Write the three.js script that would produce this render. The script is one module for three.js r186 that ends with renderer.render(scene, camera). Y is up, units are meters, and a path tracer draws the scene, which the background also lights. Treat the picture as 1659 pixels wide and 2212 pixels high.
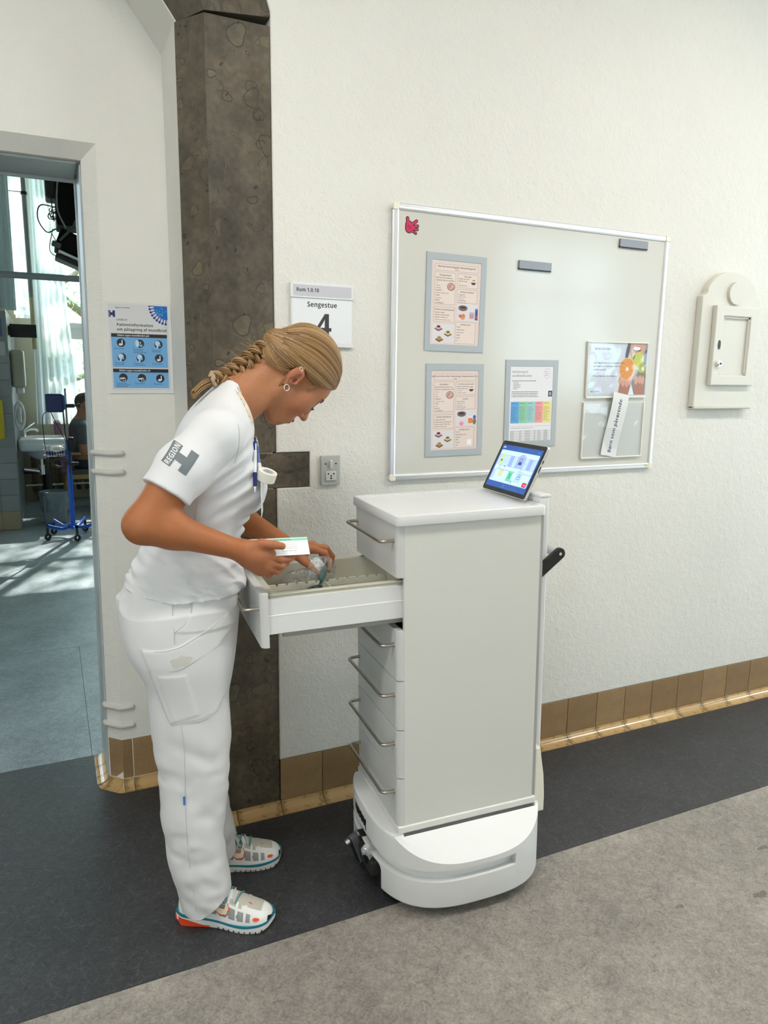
import * as THREE from 'three';
import { RoundedBoxGeometry } from 'three/addons/geometries/RoundedBoxGeometry.js';
import { mergeGeometries, mergeVertices, toCreasedNormals } from 'three/addons/utils/BufferGeometryUtils.js';
import { RectAreaLightUniformsLib } from 'three/addons/lights/RectAreaLightUniformsLib.js';
import { Brush, Evaluator, SUBTRACTION, INTERSECTION } from 'three-bvh-csg';

// ---------------------------------------------------------------- camera, sky, light, exposure
const scene = new THREE.Scene();
const camera = new THREE.PerspectiveCamera(2 * Math.atan(1106 / 1562.97) * 180 / Math.PI, 1659 / 2212, 0.05, 120);
camera.position.set(0, 1.482, 2.2324);
camera.rotation.set(-0.1818, -0.4325, 0.0139, 'YXZ');
scene.add(camera);

const renderer = new THREE.WebGLRenderer({ antialias: true });
renderer.toneMapping = THREE.LinearToneMapping;
renderer.toneMappingExposure = 1.7;
renderer.shadowMap.enabled = true;
RectAreaLightUniformsLib.init();

scene.background = new THREE.Color().setRGB(3.3, 4.25, 4.75);           // bright hazy daylight outside
const sun = new THREE.DirectionalLight(new THREE.Color().setRGB(1, 0.96, 0.88), 9);
sun.position.set(3.2, 7.6, -13.5); sun.target.position.set(0.1, 0, -4.9);
sun.castShadow = true; sun.shadow.radius = 1;
sun.shadow.mapSize.set(2048, 2048);
Object.assign(sun.shadow.camera, { left: -9, right: 9, top: 9, bottom: -9, near: 0.5, far: 40 });
scene.add(sun, sun.target);

const LAMP = { color: new THREE.Color().setRGB(1, 0.958, 0.895), intensity: 9.5, w: 1.25, d: 0.3, y: 3.2 };
// ---------------------------------------------------------------- helpers
const V2 = (x, y) => new THREE.Vector2(x, y), V3 = (x, y, z) => new THREE.Vector3(x, y, z);
const lin = (r, g, b) => new THREE.Color().setRGB(r, g, b);
const css = (c) => new THREE.Color(c);
let seed = 7;
const rnd = () => { seed = (seed * 1664525 + 1013904223) >>> 0; return seed / 4294967296; };
const reseed = (s) => { seed = s >>> 0; };
const clamp = (x, a = 0, b = 1) => Math.min(b, Math.max(a, x));
const mixv = (a, b, t) => a + (b - a) * t;
const smooth = (a, b, x) => { const t = clamp((x - a) / (b - a)); return t * t * (3 - 2 * t); };
const names = new Map();
function numbered(name) { const n = names.get(name) ?? 0; names.set(name, n + 1); return n ? `${name}_${String(n).padStart(3, '0')}` : name; }
function mat(o) { const { clearcoat, sheen, transmission, anisotropy } = o; return new (clearcoat !== undefined || sheen !== undefined || transmission !== undefined || anisotropy !== undefined || o.specularIntensity !== undefined ? THREE.MeshPhysicalMaterial : THREE.MeshStandardMaterial)({ roughness: 0.6, ...o }); }
function put(name, geo, m, parent = scene) {
  const o = new THREE.Mesh(geo, m); o.castShadow = o.receiveShadow = true;
  o.name = parent === scene ? numbered(name) : name; parent.add(o); return o;
}
function tag(o, label, category, group) { o.userData.label = label; o.userData.category = category; if (group) o.userData.group = group; return o; }
function thing(name, label, category, pos = [0, 0, 0], turn = 0, group) {
  const g = new THREE.Group(); g.name = numbered(name); g.position.set(...pos); g.rotation.y = turn; scene.add(g);
  return tag(g, label, category, group);
}
function struct(name, label) { const g = new THREE.Group(); g.name = numbered(name); g.userData.kind = 'structure'; if (label) g.userData.label = label; scene.add(g); return g; }
function part(name, parent) { const g = new THREE.Group(); g.name = name; parent.add(g); return g; }
// uv in metres by the dominant axis of each face's normal (object axes)
function boxUV(geo, s = 1, ox = 0, oy = 0) {
  let g = geo.index ? geo.toNonIndexed() : geo;
  const p = g.attributes.position, n = p.count, uv = new Float32Array(n * 2), a = V3(), b = V3(), c = V3();
  for (let i = 0; i < n; i += 3) {
    a.fromBufferAttribute(p, i); b.fromBufferAttribute(p, i + 1); c.fromBufferAttribute(p, i + 2);
    const nn = b.clone().sub(a).cross(c.clone().sub(a)), ax = Math.abs(nn.x), ay = Math.abs(nn.y), az = Math.abs(nn.z);
    [a, b, c].forEach((v, k) => {
      const [u, w] = az >= ax && az >= ay ? [v.x, v.y] : ax >= ay ? [v.z, v.y] : [v.x, v.z];
      uv[(i + k) * 2] = u * s + ox; uv[(i + k) * 2 + 1] = w * s + oy;
    });
  }
  g.setAttribute('uv', new THREE.BufferAttribute(uv, 2));
  return g;
}
const bx = (w, h, d, x = 0, y = 0, z = 0) => new THREE.BoxGeometry(w, h, d).translate(x, y, z);
const rb = (w, h, d, r, x = 0, y = 0, z = 0, seg = 3) => new RoundedBoxGeometry(w, h, d, seg, Math.min(r, w / 2.01, h / 2.01, d / 2.01)).translate(x, y, z);
const cyl = (r, h, x = 0, y = 0, z = 0, n = 24, r2 = r) => new THREE.CylinderGeometry(r2, r, h, n).translate(x, y, z);
const cylX = (r, h, x = 0, y = 0, z = 0, n = 24) => new THREE.CylinderGeometry(r, r, h, n).rotateZ(Math.PI / 2).translate(x, y, z);
const cylZ = (r, h, x = 0, y = 0, z = 0, n = 24) => new THREE.CylinderGeometry(r, r, h, n).rotateX(Math.PI / 2).translate(x, y, z);
const sph = (r, x = 0, y = 0, z = 0, sx = 1, sy = 1, sz = 1, n = 20) => new THREE.SphereGeometry(r, n, Math.round(n * 0.7)).scale(sx, sy, sz).translate(x, y, z);
const merge = (list) => mergeGeometries(list.map((g) => { const q = g.index ? g.toNonIndexed() : g; for (const k of Object.keys(q.attributes)) if (!['position', 'normal', 'uv'].includes(k)) q.deleteAttribute(k); return q; }));
function tube(pts, r, seg = 40, n = 10, closed = false) { return new THREE.TubeGeometry(new THREE.CatmullRomCurve3(pts.map((p) => V3(...p)), closed, 'catmullrom', 0.5), seg, r, n, closed); }
function lathe(pts, n = 40) { return new THREE.LatheGeometry(pts.map((p) => V2(...p)), n); }
function shapeOf(pts) { const s = new THREE.Shape(); pts.forEach(([x, y], i) => (i ? s.lineTo(x, y) : s.moveTo(x, y))); s.closePath(); return s; }
function roundRect(w, h, r, x = 0, y = 0) {
  const s = new THREE.Shape(), x0 = x - w / 2, y0 = y - h / 2, x1 = x + w / 2, y1 = y + h / 2;
  s.moveTo(x0 + r, y0); s.lineTo(x1 - r, y0); s.absarc(x1 - r, y0 + r, r, -Math.PI / 2, 0); s.lineTo(x1, y1 - r); s.absarc(x1 - r, y1 - r, r, 0, Math.PI / 2);
  s.lineTo(x0 + r, y1); s.absarc(x0 + r, y1 - r, r, Math.PI / 2, Math.PI); s.lineTo(x0, y0 + r); s.absarc(x0 + r, y0 + r, r, Math.PI, Math.PI * 1.5); return s;
}
const ext = (shape, depth, bevel = 0, seg = 2, curve = 12) => new THREE.ExtrudeGeometry(shape, { depth: depth - 2 * bevel, bevelEnabled: bevel > 0, bevelSize: bevel, bevelThickness: bevel, bevelOffset: -bevel, bevelSegments: seg, curveSegments: curve }).translate(0, 0, bevel);
const csg = new Evaluator(); csg.attributes = ['position', 'normal', 'uv']; csg.useGroups = false;
function cut(a, b, op = SUBTRACTION) { const A = new Brush(a), B = new Brush(b); A.updateMatrixWorld(); B.updateMatrixWorld(); return csg.evaluate(A, B, op).geometry; }
// periodic value noise
function noiseGrid(n, s) { const st = seed; reseed(s); const g = new Float32Array(n * n); for (let i = 0; i < g.length; i++) g[i] = rnd(); seed = st; return (x, y) => { x = ((x % n) + n) % n; y = ((y % n) + n) % n; const x0 = Math.floor(x), y0 = Math.floor(y), fx = x - x0, fy = y - y0, u = fx * fx * (3 - 2 * fx), v = fy * fy * (3 - 2 * fy), x1 = (x0 + 1) % n, y1 = (y0 + 1) % n; return mixv(mixv(g[y0 * n + x0], g[y0 * n + x1], u), mixv(g[y1 * n + x0], g[y1 * n + x1], u), v); }; }
function fbm(base, oct, s) { const L = []; for (let o = 0; o < oct; o++) L.push([noiseGrid(base << o, s + o * 31), base << o, 0.5 ** o]); const tot = L.reduce((a, l) => a + l[2], 0); return (u, v) => { let r = 0; for (const [f, n, w] of L) r += f(u * n, v * n) * w; return r / tot; }; }
function dataTex(n, fn, srgb = true, rep = 1, m = n) {
  const d = new Uint8Array(n * m * 4);
  for (let y = 0; y < m; y++) for (let x = 0; x < n; x++) { const c = fn(x / n, y / m, x, y), i = (y * n + x) * 4; if (typeof c === 'number') d[i] = d[i + 1] = d[i + 2] = clamp(c) * 255; else { d[i] = clamp(c[0]) * 255; d[i + 1] = clamp(c[1]) * 255; d[i + 2] = clamp(c[2]) * 255; } d[i + 3] = 255; }
  const t = new THREE.DataTexture(d, n, m); t.wrapS = t.wrapT = THREE.RepeatWrapping; t.magFilter = THREE.LinearFilter; t.minFilter = THREE.LinearMipmapLinearFilter; t.generateMipmaps = true;
  if (srgb) t.colorSpace = THREE.SRGBColorSpace; t.repeat.set(rep, rep); t.needsUpdate = true; return t;
}
function canvasTex(w, h, draw, srgb = true) {
  const c = document.createElement('canvas'); c.width = w; c.height = h; const k = c.getContext('2d'); draw(k, w, h);
  const t = new THREE.CanvasTexture(c); if (srgb) t.colorSpace = THREE.SRGBColorSpace; t.wrapS = t.wrapT = THREE.RepeatWrapping; t.anisotropy = 8; return t;
}
// ---------------------------------------------------------------- shared materials
const plasterBump = (() => { const a = fbm(24, 4, 11), b = fbm(6, 3, 5), c = noiseGrid(120, 77); return dataTex(512, (u, v) => clamp(a(u, v) * 0.62 + b(u, v) * 0.3 + Math.pow(c(u * 120, v * 120), 3) * 0.25), false, 1 / 0.55); })();
const plasterTone = (() => { const a = fbm(3, 5, 91); return dataTex(256, (u, v) => { const t = a(u, v), k = 0.955 + 0.06 * (t - 0.5); return [k, k * 0.994, k * 0.978]; }, true, 1 / 2.3); })();
const M = {
  plaster: mat({ color: lin(0.80, 0.785, 0.75), map: plasterTone, bumpMap: plasterBump, bumpScale: 0.0032, roughness: 0.62 }),
  plasterSmooth: mat({ color: lin(0.80, 0.785, 0.75), map: plasterTone, bumpMap: plasterBump, bumpScale: 0.0022, roughness: 0.55 }),
  white: mat({ color: lin(0.80, 0.80, 0.785), roughness: 0.42 }),
  cartGrey: mat({ color: lin(0.66, 0.655, 0.61), roughness: 0.45 }),
  cartWhite: mat({ color: lin(0.74, 0.74, 0.735), roughness: 0.38 }),
  drawer: mat({ color: lin(0.62, 0.62, 0.605), roughness: 0.4 }),
  steel: mat({ color: lin(0.46, 0.43, 0.39), roughness: 0.32, metalness: 1 }),
  chrome: mat({ color: lin(0.8, 0.8, 0.8), roughness: 0.15, metalness: 1 }),
  alu: mat({ color: lin(0.75, 0.76, 0.78), roughness: 0.36, metalness: 0.85 }),
  black: mat({ color: lin(0.008, 0.008, 0.009), roughness: 0.4 }),
  blackMatte: mat({ color: lin(0.012, 0.012, 0.013), roughness: 0.8 }),
  greyPlastic: mat({ color: lin(0.30, 0.31, 0.32), roughness: 0.5 }),
  beige: mat({ color: lin(0.56, 0.54, 0.44), roughness: 0.45 }),
  cream: mat({ color: lin(0.78, 0.75, 0.64), roughness: 0.5 }),
  paper: mat({ color: lin(0.80, 0.80, 0.81), roughness: 0.35 }),
};
// ---------------------------------------------------------------- floor
const linoTex = (base, dark, light, s, nd, nl) => canvasTex(1024, 1024, (k, W, H) => { const a = fbm(5, 5, s), d = fbm(170, 2, s + 4), e = fbm(40, 3, s + 7), im = k.createImageData(W, H);
  for (let y = 0; y < H; y++) for (let x = 0; x < W; x++) { const u = x / W, v = y / H, q = 1 + (a(u, v) - 0.5) * 0.24 + (d(u, v) - 0.5) * 0.26 + (e(u, v) - 0.5) * 0.2, i = (y * W + x) * 4; for (let c = 0; c < 3; c++) im.data[i + c] = clamp(base[c] * q, 0, 255); im.data[i + 3] = 255; }
  k.putImageData(im, 0, 0); reseed(s * 7 + 1); k.lineCap = 'round';
  const marks = (n, col, w0, w1, l0, l1, al) => { for (let i = 0; i < n; i++) { const x = rnd() * W, y = rnd() * H, t = rnd() * 6.283, l = l0 + rnd() * rnd() * (l1 - l0), b = (rnd() - 0.5) * 1.6; k.strokeStyle = `rgba(${col},${al * (0.3 + rnd() * 0.7)})`; k.lineWidth = w0 + rnd() * (w1 - w0); for (const [ox, oy] of [[0, 0], [-W, 0], [0, -H], [W, 0], [0, H]]) { if (x + ox < -l || y + oy < -l || x + ox > W + l || y + oy > H + l) continue; k.beginPath(); k.moveTo(x + ox, y + oy); k.quadraticCurveTo(x + ox + Math.cos(t) * l * 0.5, y + oy + Math.sin(t) * l * 0.5, x + ox + Math.cos(t + b) * l, y + oy + Math.sin(t + b) * l); k.stroke(); } } };
  marks(nd, dark, 1.5, 7, 8, 46, 0.3); marks(nl, light, 1.5, 7, 8, 46, 0.26); marks(nd / 4, dark, 0.8, 1.8, 14, 80, 0.55); marks(nl / 4, light, 0.8, 1.8, 10, 50, 0.4); });
const linoBump = (() => { const a = fbm(90, 3, 71); return dataTex(512, (u, v) => a(u, v), false, 1 / 0.3); })();
const linoDarkTex = linoTex([53, 53, 56], '18,18,20', '112,112,116', 21, 2200, 2600), linoGreyTex = linoTex([143, 136, 129], '84,75,66', '176,170,162', 43, 1100, 1300), linoRoomTex = linoTex([140, 152, 160], '104,114,120', '160,172,180', 61, 700, 900);
for (const t of [linoDarkTex, linoGreyTex, linoRoomTex]) t.repeat.set(1 / 0.75, 1 / 0.75);
const linoDark = mat({ map: linoDarkTex, roughness: 0.44, bumpMap: linoBump, bumpScale: 0.0006 });
const linoGrey = mat({ map: linoGreyTex, roughness: 0.4, bumpMap: linoBump, bumpScale: 0.0006 });
const linoRoom = mat({ map: linoRoomTex, roughness: 0.36, bumpMap: linoBump, bumpScale: 0.0006 });
const floor = struct('floor', 'linoleum floor of dark, grey and blue-grey sheets with welded seams');
const sheet = (name, x0, x1, z0, z1, m) => put(name, boxUV(bx(x1 - x0 - 0.0016, 0.02, z1 - z0 - 0.0016, (x0 + x1) / 2, -0.01, (z0 + z1) / 2)), m, floor);
put('subfloor', bx(13.2, 0.06, 11.6, 2.2, -0.052, -2.1), mat({ color: lin(0.03, 0.03, 0.032), roughness: 0.9 }), floor);
sheet('dark_linoleum', -4, 8.6, -0.642, 0.581, linoDark);
sheet('grey_linoleum', -4, 8.6, 0.581, 3.4, linoGrey);
sheet('room_linoleum', -3.2, 0.07, -1.927, -0.642, linoRoom);
sheet('room_linoleum', 0.07, 2.8, -1.927, -0.642, linoRoom);
sheet('room_linoleum', -3.2, 2.8, -7.7, -1.927, linoRoom);
// brown stains that soaked into the grey sheet
const stainMat = mat({ color: lin(0.17, 0.145, 0.115), roughness: 0.45, transparent: true, opacity: 0.42 });
function blot(x, z, r, k, s) { reseed(s); const pts = [], ph = [rnd() * 6, rnd() * 6, rnd() * 6]; for (let i = 0; i < 40; i++) { const a = i / 40 * Math.PI * 2, q = r * (1 + 0.18 * Math.sin(2 * a + ph[0]) + 0.16 * Math.sin(3 * a + ph[1]) + 0.1 * Math.sin(7 * a + ph[2])); pts.push([x + Math.cos(a) * q, -(z + Math.sin(a) * q * k)]); }
  put('floor_stain', new THREE.ShapeGeometry(shapeOf(pts)).rotateX(-Math.PI / 2).translate(0, 0.0004, 0), stainMat, floor); }
// ---------------------------------------------------------------- corridor walls
const XM = -0.43, mx = (x) => 2 * XM - x;
const wallN = struct('wall_north', 'white plastered corridor wall with tan tile base');
{
  const r = [[0.649, 0.1853], [8.5, 0.1853], [8.5, 3.3], [-4, 3.3], [-4, 0.1853], [mx(0.649), 0.1853]];
  const side = [[0.651, 1.131], [0.762, 1.131], [0.762, 1.246], [0.651, 1.246], [0.649, 2.515], [0.640, 2.545], [0.612, 2.60], [0.45, 2.85], [0.2, 3.02], [XM, 3.1]];
  const poly = [...r, ...side.map(([x, y]) => [mx(x), y]), ...side.slice(0, -1).reverse()];
  put('plaster', boxUV(ext(shapeOf(poly), 0.1, 0.004, 2).translate(0, 0, -0.1)), M.plaster, wallN);
}
// stone frame of the arch: jamb blocks and voussoirs of fossil limestone
const stoneTex = (() => { const a = fbm(7, 6, 301), b = fbm(60, 2, 313), c = fbm(3, 3, 320);
  return canvasTex(1024, 1024, (k, W, H) => {
    const im = k.createImageData(W, H);
    for (let y = 0; y < H; y++) for (let x = 0; x < W; x++) { const u = x / W, v = y / H, t = a(u, v) - 0.5, g = b(u, v) - 0.5, w = c(u, v) - 0.5, s = a(u * 3 % 1, v * 0.5) - 0.5, i = (y * W + x) * 4, q = 1 + t * 0.75 + g * 0.32 + s * 0.35;
      im.data[i] = clamp((79 + 10 * w) * q, 0, 255); im.data[i + 1] = clamp((71 + 4 * w) * q, 0, 255); im.data[i + 2] = clamp((59 - 6 * w) * q, 0, 255); im.data[i + 3] = 255; }
    k.putImageData(im, 0, 0); reseed(5151);
    for (let n = 0; n < 150; n++) { const x = rnd() * W, y = rnd() * H, r = 6 + rnd() * rnd() * 42, e = 0.5 + rnd() * 0.6, ro = rnd() * 3, p = [rnd() * 6, rnd() * 6], open = rnd() < 0.3;
      k.beginPath(); const m = open ? 4 + rnd() * 2 : Math.PI * 2; for (let i = 0; i <= 30; i++) { const t = i / 30 * m, q = r * (1 + 0.16 * Math.sin(2 * t + p[0]) + 0.12 * Math.sin(3 * t + p[1])), X = Math.cos(t) * q, Y = Math.sin(t) * q * e; const xx = x + X * Math.cos(ro) - Y * Math.sin(ro), yy = y + X * Math.sin(ro) + Y * Math.cos(ro); i ? k.lineTo(xx, yy) : k.moveTo(xx, yy); }
      if (!open && rnd() < 0.65) { k.fillStyle = rnd() < 0.25 ? 'rgba(35,28,22,0.5)' : `rgba(${120 + rnd() * 20},${112 + rnd() * 15},90,0.28)`; k.fill(); }
      k.strokeStyle = `rgba(34,27,20,${0.35 + rnd() * 0.45})`; k.lineWidth = 1.2 + rnd() * 2.4; k.stroke(); }
    for (let n = 0; n < 70; n++) { k.fillStyle = 'rgba(30,24,18,0.55)'; k.beginPath(); k.ellipse(rnd() * W, rnd() * H, 2 + rnd() * 9, 1.5 + rnd() * 4, rnd() * 3, 0, 7); k.fill(); }
    for (let n = 0; n < 60; n++) { k.strokeStyle = `rgba(190,180,160,${0.06 + rnd() * 0.16})`; k.lineWidth = 0.8 + rnd(); const x = rnd() * W, y = rnd() * H; k.beginPath(); k.moveTo(x, y); k.lineTo(x + (rnd() - 0.5) * 60, y + (rnd() - 0.3) * 240); k.stroke(); }
  }); })();
stoneTex.repeat.set(1 / 0.8, 1 / 0.8);
const stoneBump = (() => { const a = fbm(40, 4, 404), b = fbm(4, 3, 33); return dataTex(512, (u, v) => a(u, v) * 0.6 + b(u, v) * 0.4, false, 1 / 0.5); })();
const stone = mat({ map: stoneTex, roughness: 0.42, bumpMap: stoneBump, bumpScale: 0.0016 });
const mortar = mat({ color: lin(0.34, 0.29, 0.2), roughness: 0.9 });
const archStone = struct('trim_1', 'dark brown fossil limestone frame around the arched door recess');
for (const s of [1, -1]) {
  const X = (x) => (s > 0 ? x : mx(x));
  const plan = (xr) => [[0.395, -0.099], [0.46, -0.003], [xr, -0.003], [xr, -0.099]].map(([x, z]) => [X(x), -z]);
  const block = (y0, y1, xr, k) => put('stone_block', boxUV(ext(shapeOf(plan(xr)), y1 - y0 - 0.003, 0.0015, 1).rotateX(-Math.PI / 2).translate(0, y0 + 0.0015, 0), 1, k * 0.37, k * 0.21), stone, archStone);
  block(0, 1.131, 0.647, 1); block(1.131, 1.246, 0.7605, 2); block(1.246, 2.478, 0.647, 3);
  put('mortar', boxUV(ext(shapeOf([[0.40, 0.094], [0.462, 0.005], [0.64, 0.005], [0.64, 0.094]].map(([x, z]) => [X(x), z])), 2.47).rotateX(-Math.PI / 2)), mortar, archStone);
  // arch ring: stations of inner edge (z -0.1), arris (z 0), outer edge (z 0)
  const st = [[[0.402, 2.478], [0.461, 2.482], [0.651, 2.50]], [[0.29, 2.63], [0.405, 2.615], [0.612, 2.602]], [[0.12, 2.78], [0.262, 2.785], [0.452, 2.852]], [[-0.12, 2.87], [0.03, 2.90], [0.2, 3.022]], [[XM, 2.9], [XM, 2.96], [XM, 3.1]]];
  for (let i = 0; i < 4; i++) { const A = st[i], B = st[i + 1], P = (q) => [[X(q[0][0]), q[0][1], -0.1], [X(q[1][0]), q[1][1], -0.003], [X(q[2][0]), q[2][1], -0.003], [X(q[2][0]), q[2][1], -0.1]], a = P(A), b = P(B), v = [];
    const quad = (p, q, r, t) => v.push(...p, ...q, ...r, ...p, ...r, ...t);
    for (let e = 0; e < 4; e++) { const f = (e + 1) % 4; s > 0 ? quad(a[e], a[f], b[f], b[e]) : quad(a[f], a[e], b[e], b[f]); }
    quad(a[0], a[3], a[2], a[1]); quad(b[0], b[1], b[2], b[3]);
    const g = new THREE.BufferGeometry(); g.setAttribute('position', new THREE.Float32BufferAttribute(v, 3)); g.computeVertexNormals();
    put('stone_block', boxUV(g, 1, 0.13 * i, 0.3), stone, archStone); }
}
reseed(64); { const p = []; for (let i = 0; i <= 26; i++) p.push([0.575 + i * 0.0071, 1.186 + (rnd() - 0.5) * 0.008 + (i > 20 ? (i - 20) * 0.002 : 0) + (i > 14 && i < 18 ? -0.006 : 0), -0.0032]); put('crack', tube(p, 0.0009, 80, 5), M.blackMatte, archStone); }
// plastered reveal of the arched recess
const wallRec = struct('wall_recess', 'plastered door recess behind the stone arch');
{
  const side = [[0.396, -0.02], [0.396, 2.482], [0.29, 2.625], [0.12, 2.78], [-0.12, 2.87], [XM, 2.9]];
  const sh = shapeOf([[0.9, -0.02], [0.9, 3.3], [-1.75, 3.3], [-1.75, -0.02], ...side.slice(0, -1).map(([x, y]) => [mx(x), y]), ...[...side].reverse()]);
  put('reveal', boxUV(ext(sh, 0.259).translate(0, 0, -0.359)), M.plasterSmooth, wallRec);
  // wall with the doorway, chamfered round the opening
  const DX = 0.1195, DT = 0.1415, DH = 2.15, DL = -0.98;
  const w2 = shapeOf([[0.9, -0.1], [0.9, 3.3], [-1.75, 3.3], [-1.75, -0.1], [DL, -0.1], [DL, DH], [DT, DH], [DX, -0.02], [DX, -0.1]]);
  put('door_wall', boxUV(ext(w2, 0.282, 0.044, 1).translate(0, 0, -0.642)), M.plasterSmooth, wallRec);
  // half-round beads on the jamb corner, in pairs
  for (const y of [1.223, 1.158, 0.308, 0.238]) {
    const q = 0.0102 * y - 0.002, p = [[0.116 + q, y, -0.42], [0.118 + q, y, -0.404], [0.1605 + q, y, -0.361], [0.170 + q, y, -0.357], [0.205 + q, y, -0.357]];
    const c = new THREE.CurvePath(); for (let i = 0; i < p.length - 1; i++) c.add(new THREE.LineCurve3(V3(...p[i]), V3(...p[i + 1])));
    put('bead_moulding', merge([new THREE.TubeGeometry(c, 24, 0.0095, 10, false), sph(0.0095, 0.205 + q, y, -0.357, 1, 1, 1, 10), sph(0.0095, 0.116 + q, y, -0.42, 1, 1, 1, 10)]), M.plasterSmooth, wallRec);
  }
}
const doorFrame = struct('door_1', 'grey painted steel frame of the open doorway');
const frameMat = mat({ color: lin(0.40, 0.44, 0.45), roughness: 0.35 });
for (const x of [0.128, -0.9775]) { const o = put('frame_jamb', rb(0.006, 2.12, 0.212, 0.002, 0, 0, 0), frameMat, doorFrame); o.position.set(x, 1.085, -0.531); if (x > 0) o.rotation.z = -0.0102; }
put('frame_head', rb(1.10, 0.008, 0.212, 0.003, -0.42, 2.146, -0.531), frameMat, doorFrame);
for (const x of [0.1235, -0.973]) put('frame_rim', rb(0.008, 2.12, 0.012, 0.003, 0, 0, 0).rotateZ(x > 0 ? -0.0102 : 0).translate(x, 1.085, -0.634), frameMat, doorFrame);
put('frame_rim', rb(1.10, 0.012, 0.014, 0.004, -0.42, 2.137, -0.634), frameMat, doorFrame);

// ---------------------------------------------------------------- tan tile base with cove tiles
const tileGrain = (() => { const a = fbm(8, 4, 801), b = fbm(90, 2, 812); return dataTex(256, (u, v) => { const k = 0.94 + 0.1 * (a(u, v) - 0.5) + 0.12 * (b(u, v) - 0.5); return [k, k, k]; }, true, 1 / 0.3); })();
const tileMats = [[0.33, 0.205, 0.098], [0.36, 0.228, 0.112], [0.305, 0.19, 0.092], [0.345, 0.22, 0.115]].map((c) => mat({ color: lin(...c), map: tileGrain, roughness: 0.3 }));
const coveWear = (() => { const a = fbm(10, 5, 871), b = fbm(50, 3, 872); return dataTex(512, (u, v) => { const t = a(u, v), s = smooth(0.56, 0.72, t * 0.7 + b(u, v) * 0.4), k = 1 - 0.22 * s; return [k, k * 0.98, k * 0.95]; }, true, 1 / 0.55); })();
const coveMats = [[0.50, 0.335, 0.155], [0.54, 0.37, 0.18], [0.47, 0.31, 0.14]].map((c) => mat({ color: lin(...c), map: coveWear, roughness: 0.16 }));
const grout = mat({ color: lin(0.05, 0.035, 0.02), roughness: 0.9 });
const coveGeo = (w) => { const s = new THREE.Shape(); s.moveTo(0.012, 0.0005); s.lineTo(-0.041, 0.0005); s.lineTo(-0.041, 0.0025); s.absarc(-0.0365 - 0.0, 0.0365, 0.034, -Math.PI / 2, 0, false); s.lineTo(-0.0005, 0.0310); s.lineTo(0.012, 0.0310); s.closePath();
  const q = new THREE.Shape(); const pts = [[0.012, 0.0004], [-0.041, 0.0004], [-0.041, 0.0028]]; for (let i = 0; i <= 10; i++) { const t = i / 10 * Math.PI / 2; pts.push([-0.040 + 0.0385 * Math.sin(t), 0.0031 + 0.028 * (1 - Math.cos(t))]); } pts.push([0.012, 0.0311]);
  return boxUV(new THREE.ExtrudeGeometry(shapeOf(pts), { depth: w, bevelEnabled: false }).rotateY(Math.PI / 2)); };
const tileGeoCache = new Map();
function tileRun(parent, ax, az, bx_, bz, joints, withTile = true, s0 = 1) {
  const L = Math.hypot(bx_ - ax, bz - az), th = Math.atan2(-(bz - az), bx_ - ax), g = new THREE.Group(); reseed(s0 * 977 + 13);
  const at = (o, t) => { o.position.set(ax + (bx_ - ax) * t / L, 0, az + (bz - az) * t / L); o.rotation.y = th; };
  const e = [0, ...joints, L].sort((p, q) => p - q);
  for (let i = 0; i < e.length - 1; i++) { const w = e[i + 1] - e[i]; if (w < 0.004) continue; const k = w.toFixed(3);
    if (!tileGeoCache.has(k)) tileGeoCache.set(k, [boxUV(rb(w - 0.0022, 0.1515, 0.012, 0.0015, w / 2, 0.1085, -0.008, 2)), coveGeo(w - 0.0024).translate(0.0012, 0, 0)]);
    const [tg, cg] = tileGeoCache.get(k);
    if (withTile) at(put('wall_tile', tg, tileMats[Math.floor(rnd() * 4)], parent), e[i]);
    at(put('cove_tile', cg, coveMats[Math.floor(rnd() * 3)], parent), e[i]); }
  const o = put('grout', bx(L, withTile ? 0.183 : 0.03, 0.012, L / 2, withTile ? 0.0917 : 0.0152, -0.0125), grout, parent); at(o, 0);
}
const TW = 0.1547, steps = (L, off) => { const r = []; for (let t = off; t < L; t += TW) if (t > 0.003) r.push(t); return r; };
tileRun(wallN, 0.6497, 0.001, 8.5, 0.001, steps(7.85, TW), true, 3);
tileRun(wallN, 0.462, 0.001, 0.6497, 0.001, [0.6497 - TW - 0.462], false, 4);
tileRun(wallRec, 0.397, -0.102, 0.461, 0, [], false, 9);
tileRun(wallRec, 0.397, -0.357, 0.397, -0.102, [0.1], true, 5);
tileRun(wallRec, 0.1645, -0.357, 0.397, -0.357, [0.036, 0.036 + TW], true, 6);
tileRun(wallRec, 0.1205, -0.4005, 0.1645, -0.357, [], true, 7);
{ const prof = [[0, 0.0311]]; for (let i = 10; i >= 0; i--) { const t = i / 10 * Math.PI / 2; prof.push([0.040 - 0.0385 * Math.sin(t), 0.0031 + 0.028 * (1 - Math.cos(t))]); } prof.push([0.041, 0.0028], [0.041, 0.0004]); const turn = (x, z, a, b) => { const g = new THREE.LatheGeometry([...prof].reverse().map((p) => V2(...p)), 14, a, b - a); const m = coveMats[1].clone(); m.side = THREE.DoubleSide; const o = put('cove_tile', g, m, wallRec); o.position.set(x, 0, z); };
  turn(0.1645, -0.357, -Math.PI / 4, 0); turn(0.1205, -0.4005, -Math.PI / 2, -Math.PI / 4); turn(0.4615, 0, -1.01, 0); }
tileRun(wallRec, 0.1175, -0.63, 0.1175, -0.41, [0.09, 0.165], false, 8);
tileRun(wallN, -4, 0.001, mx(0.649), 0.001, steps(2.49, 0.09), true, 10);
tileRun(wallRec, mx(0.397), -0.102, mx(0.397), -0.357, [0.1], true, 12);
tileRun(wallRec, mx(0.397), -0.357, mx(0.1645), -0.357, [0.04], true, 11);

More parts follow.
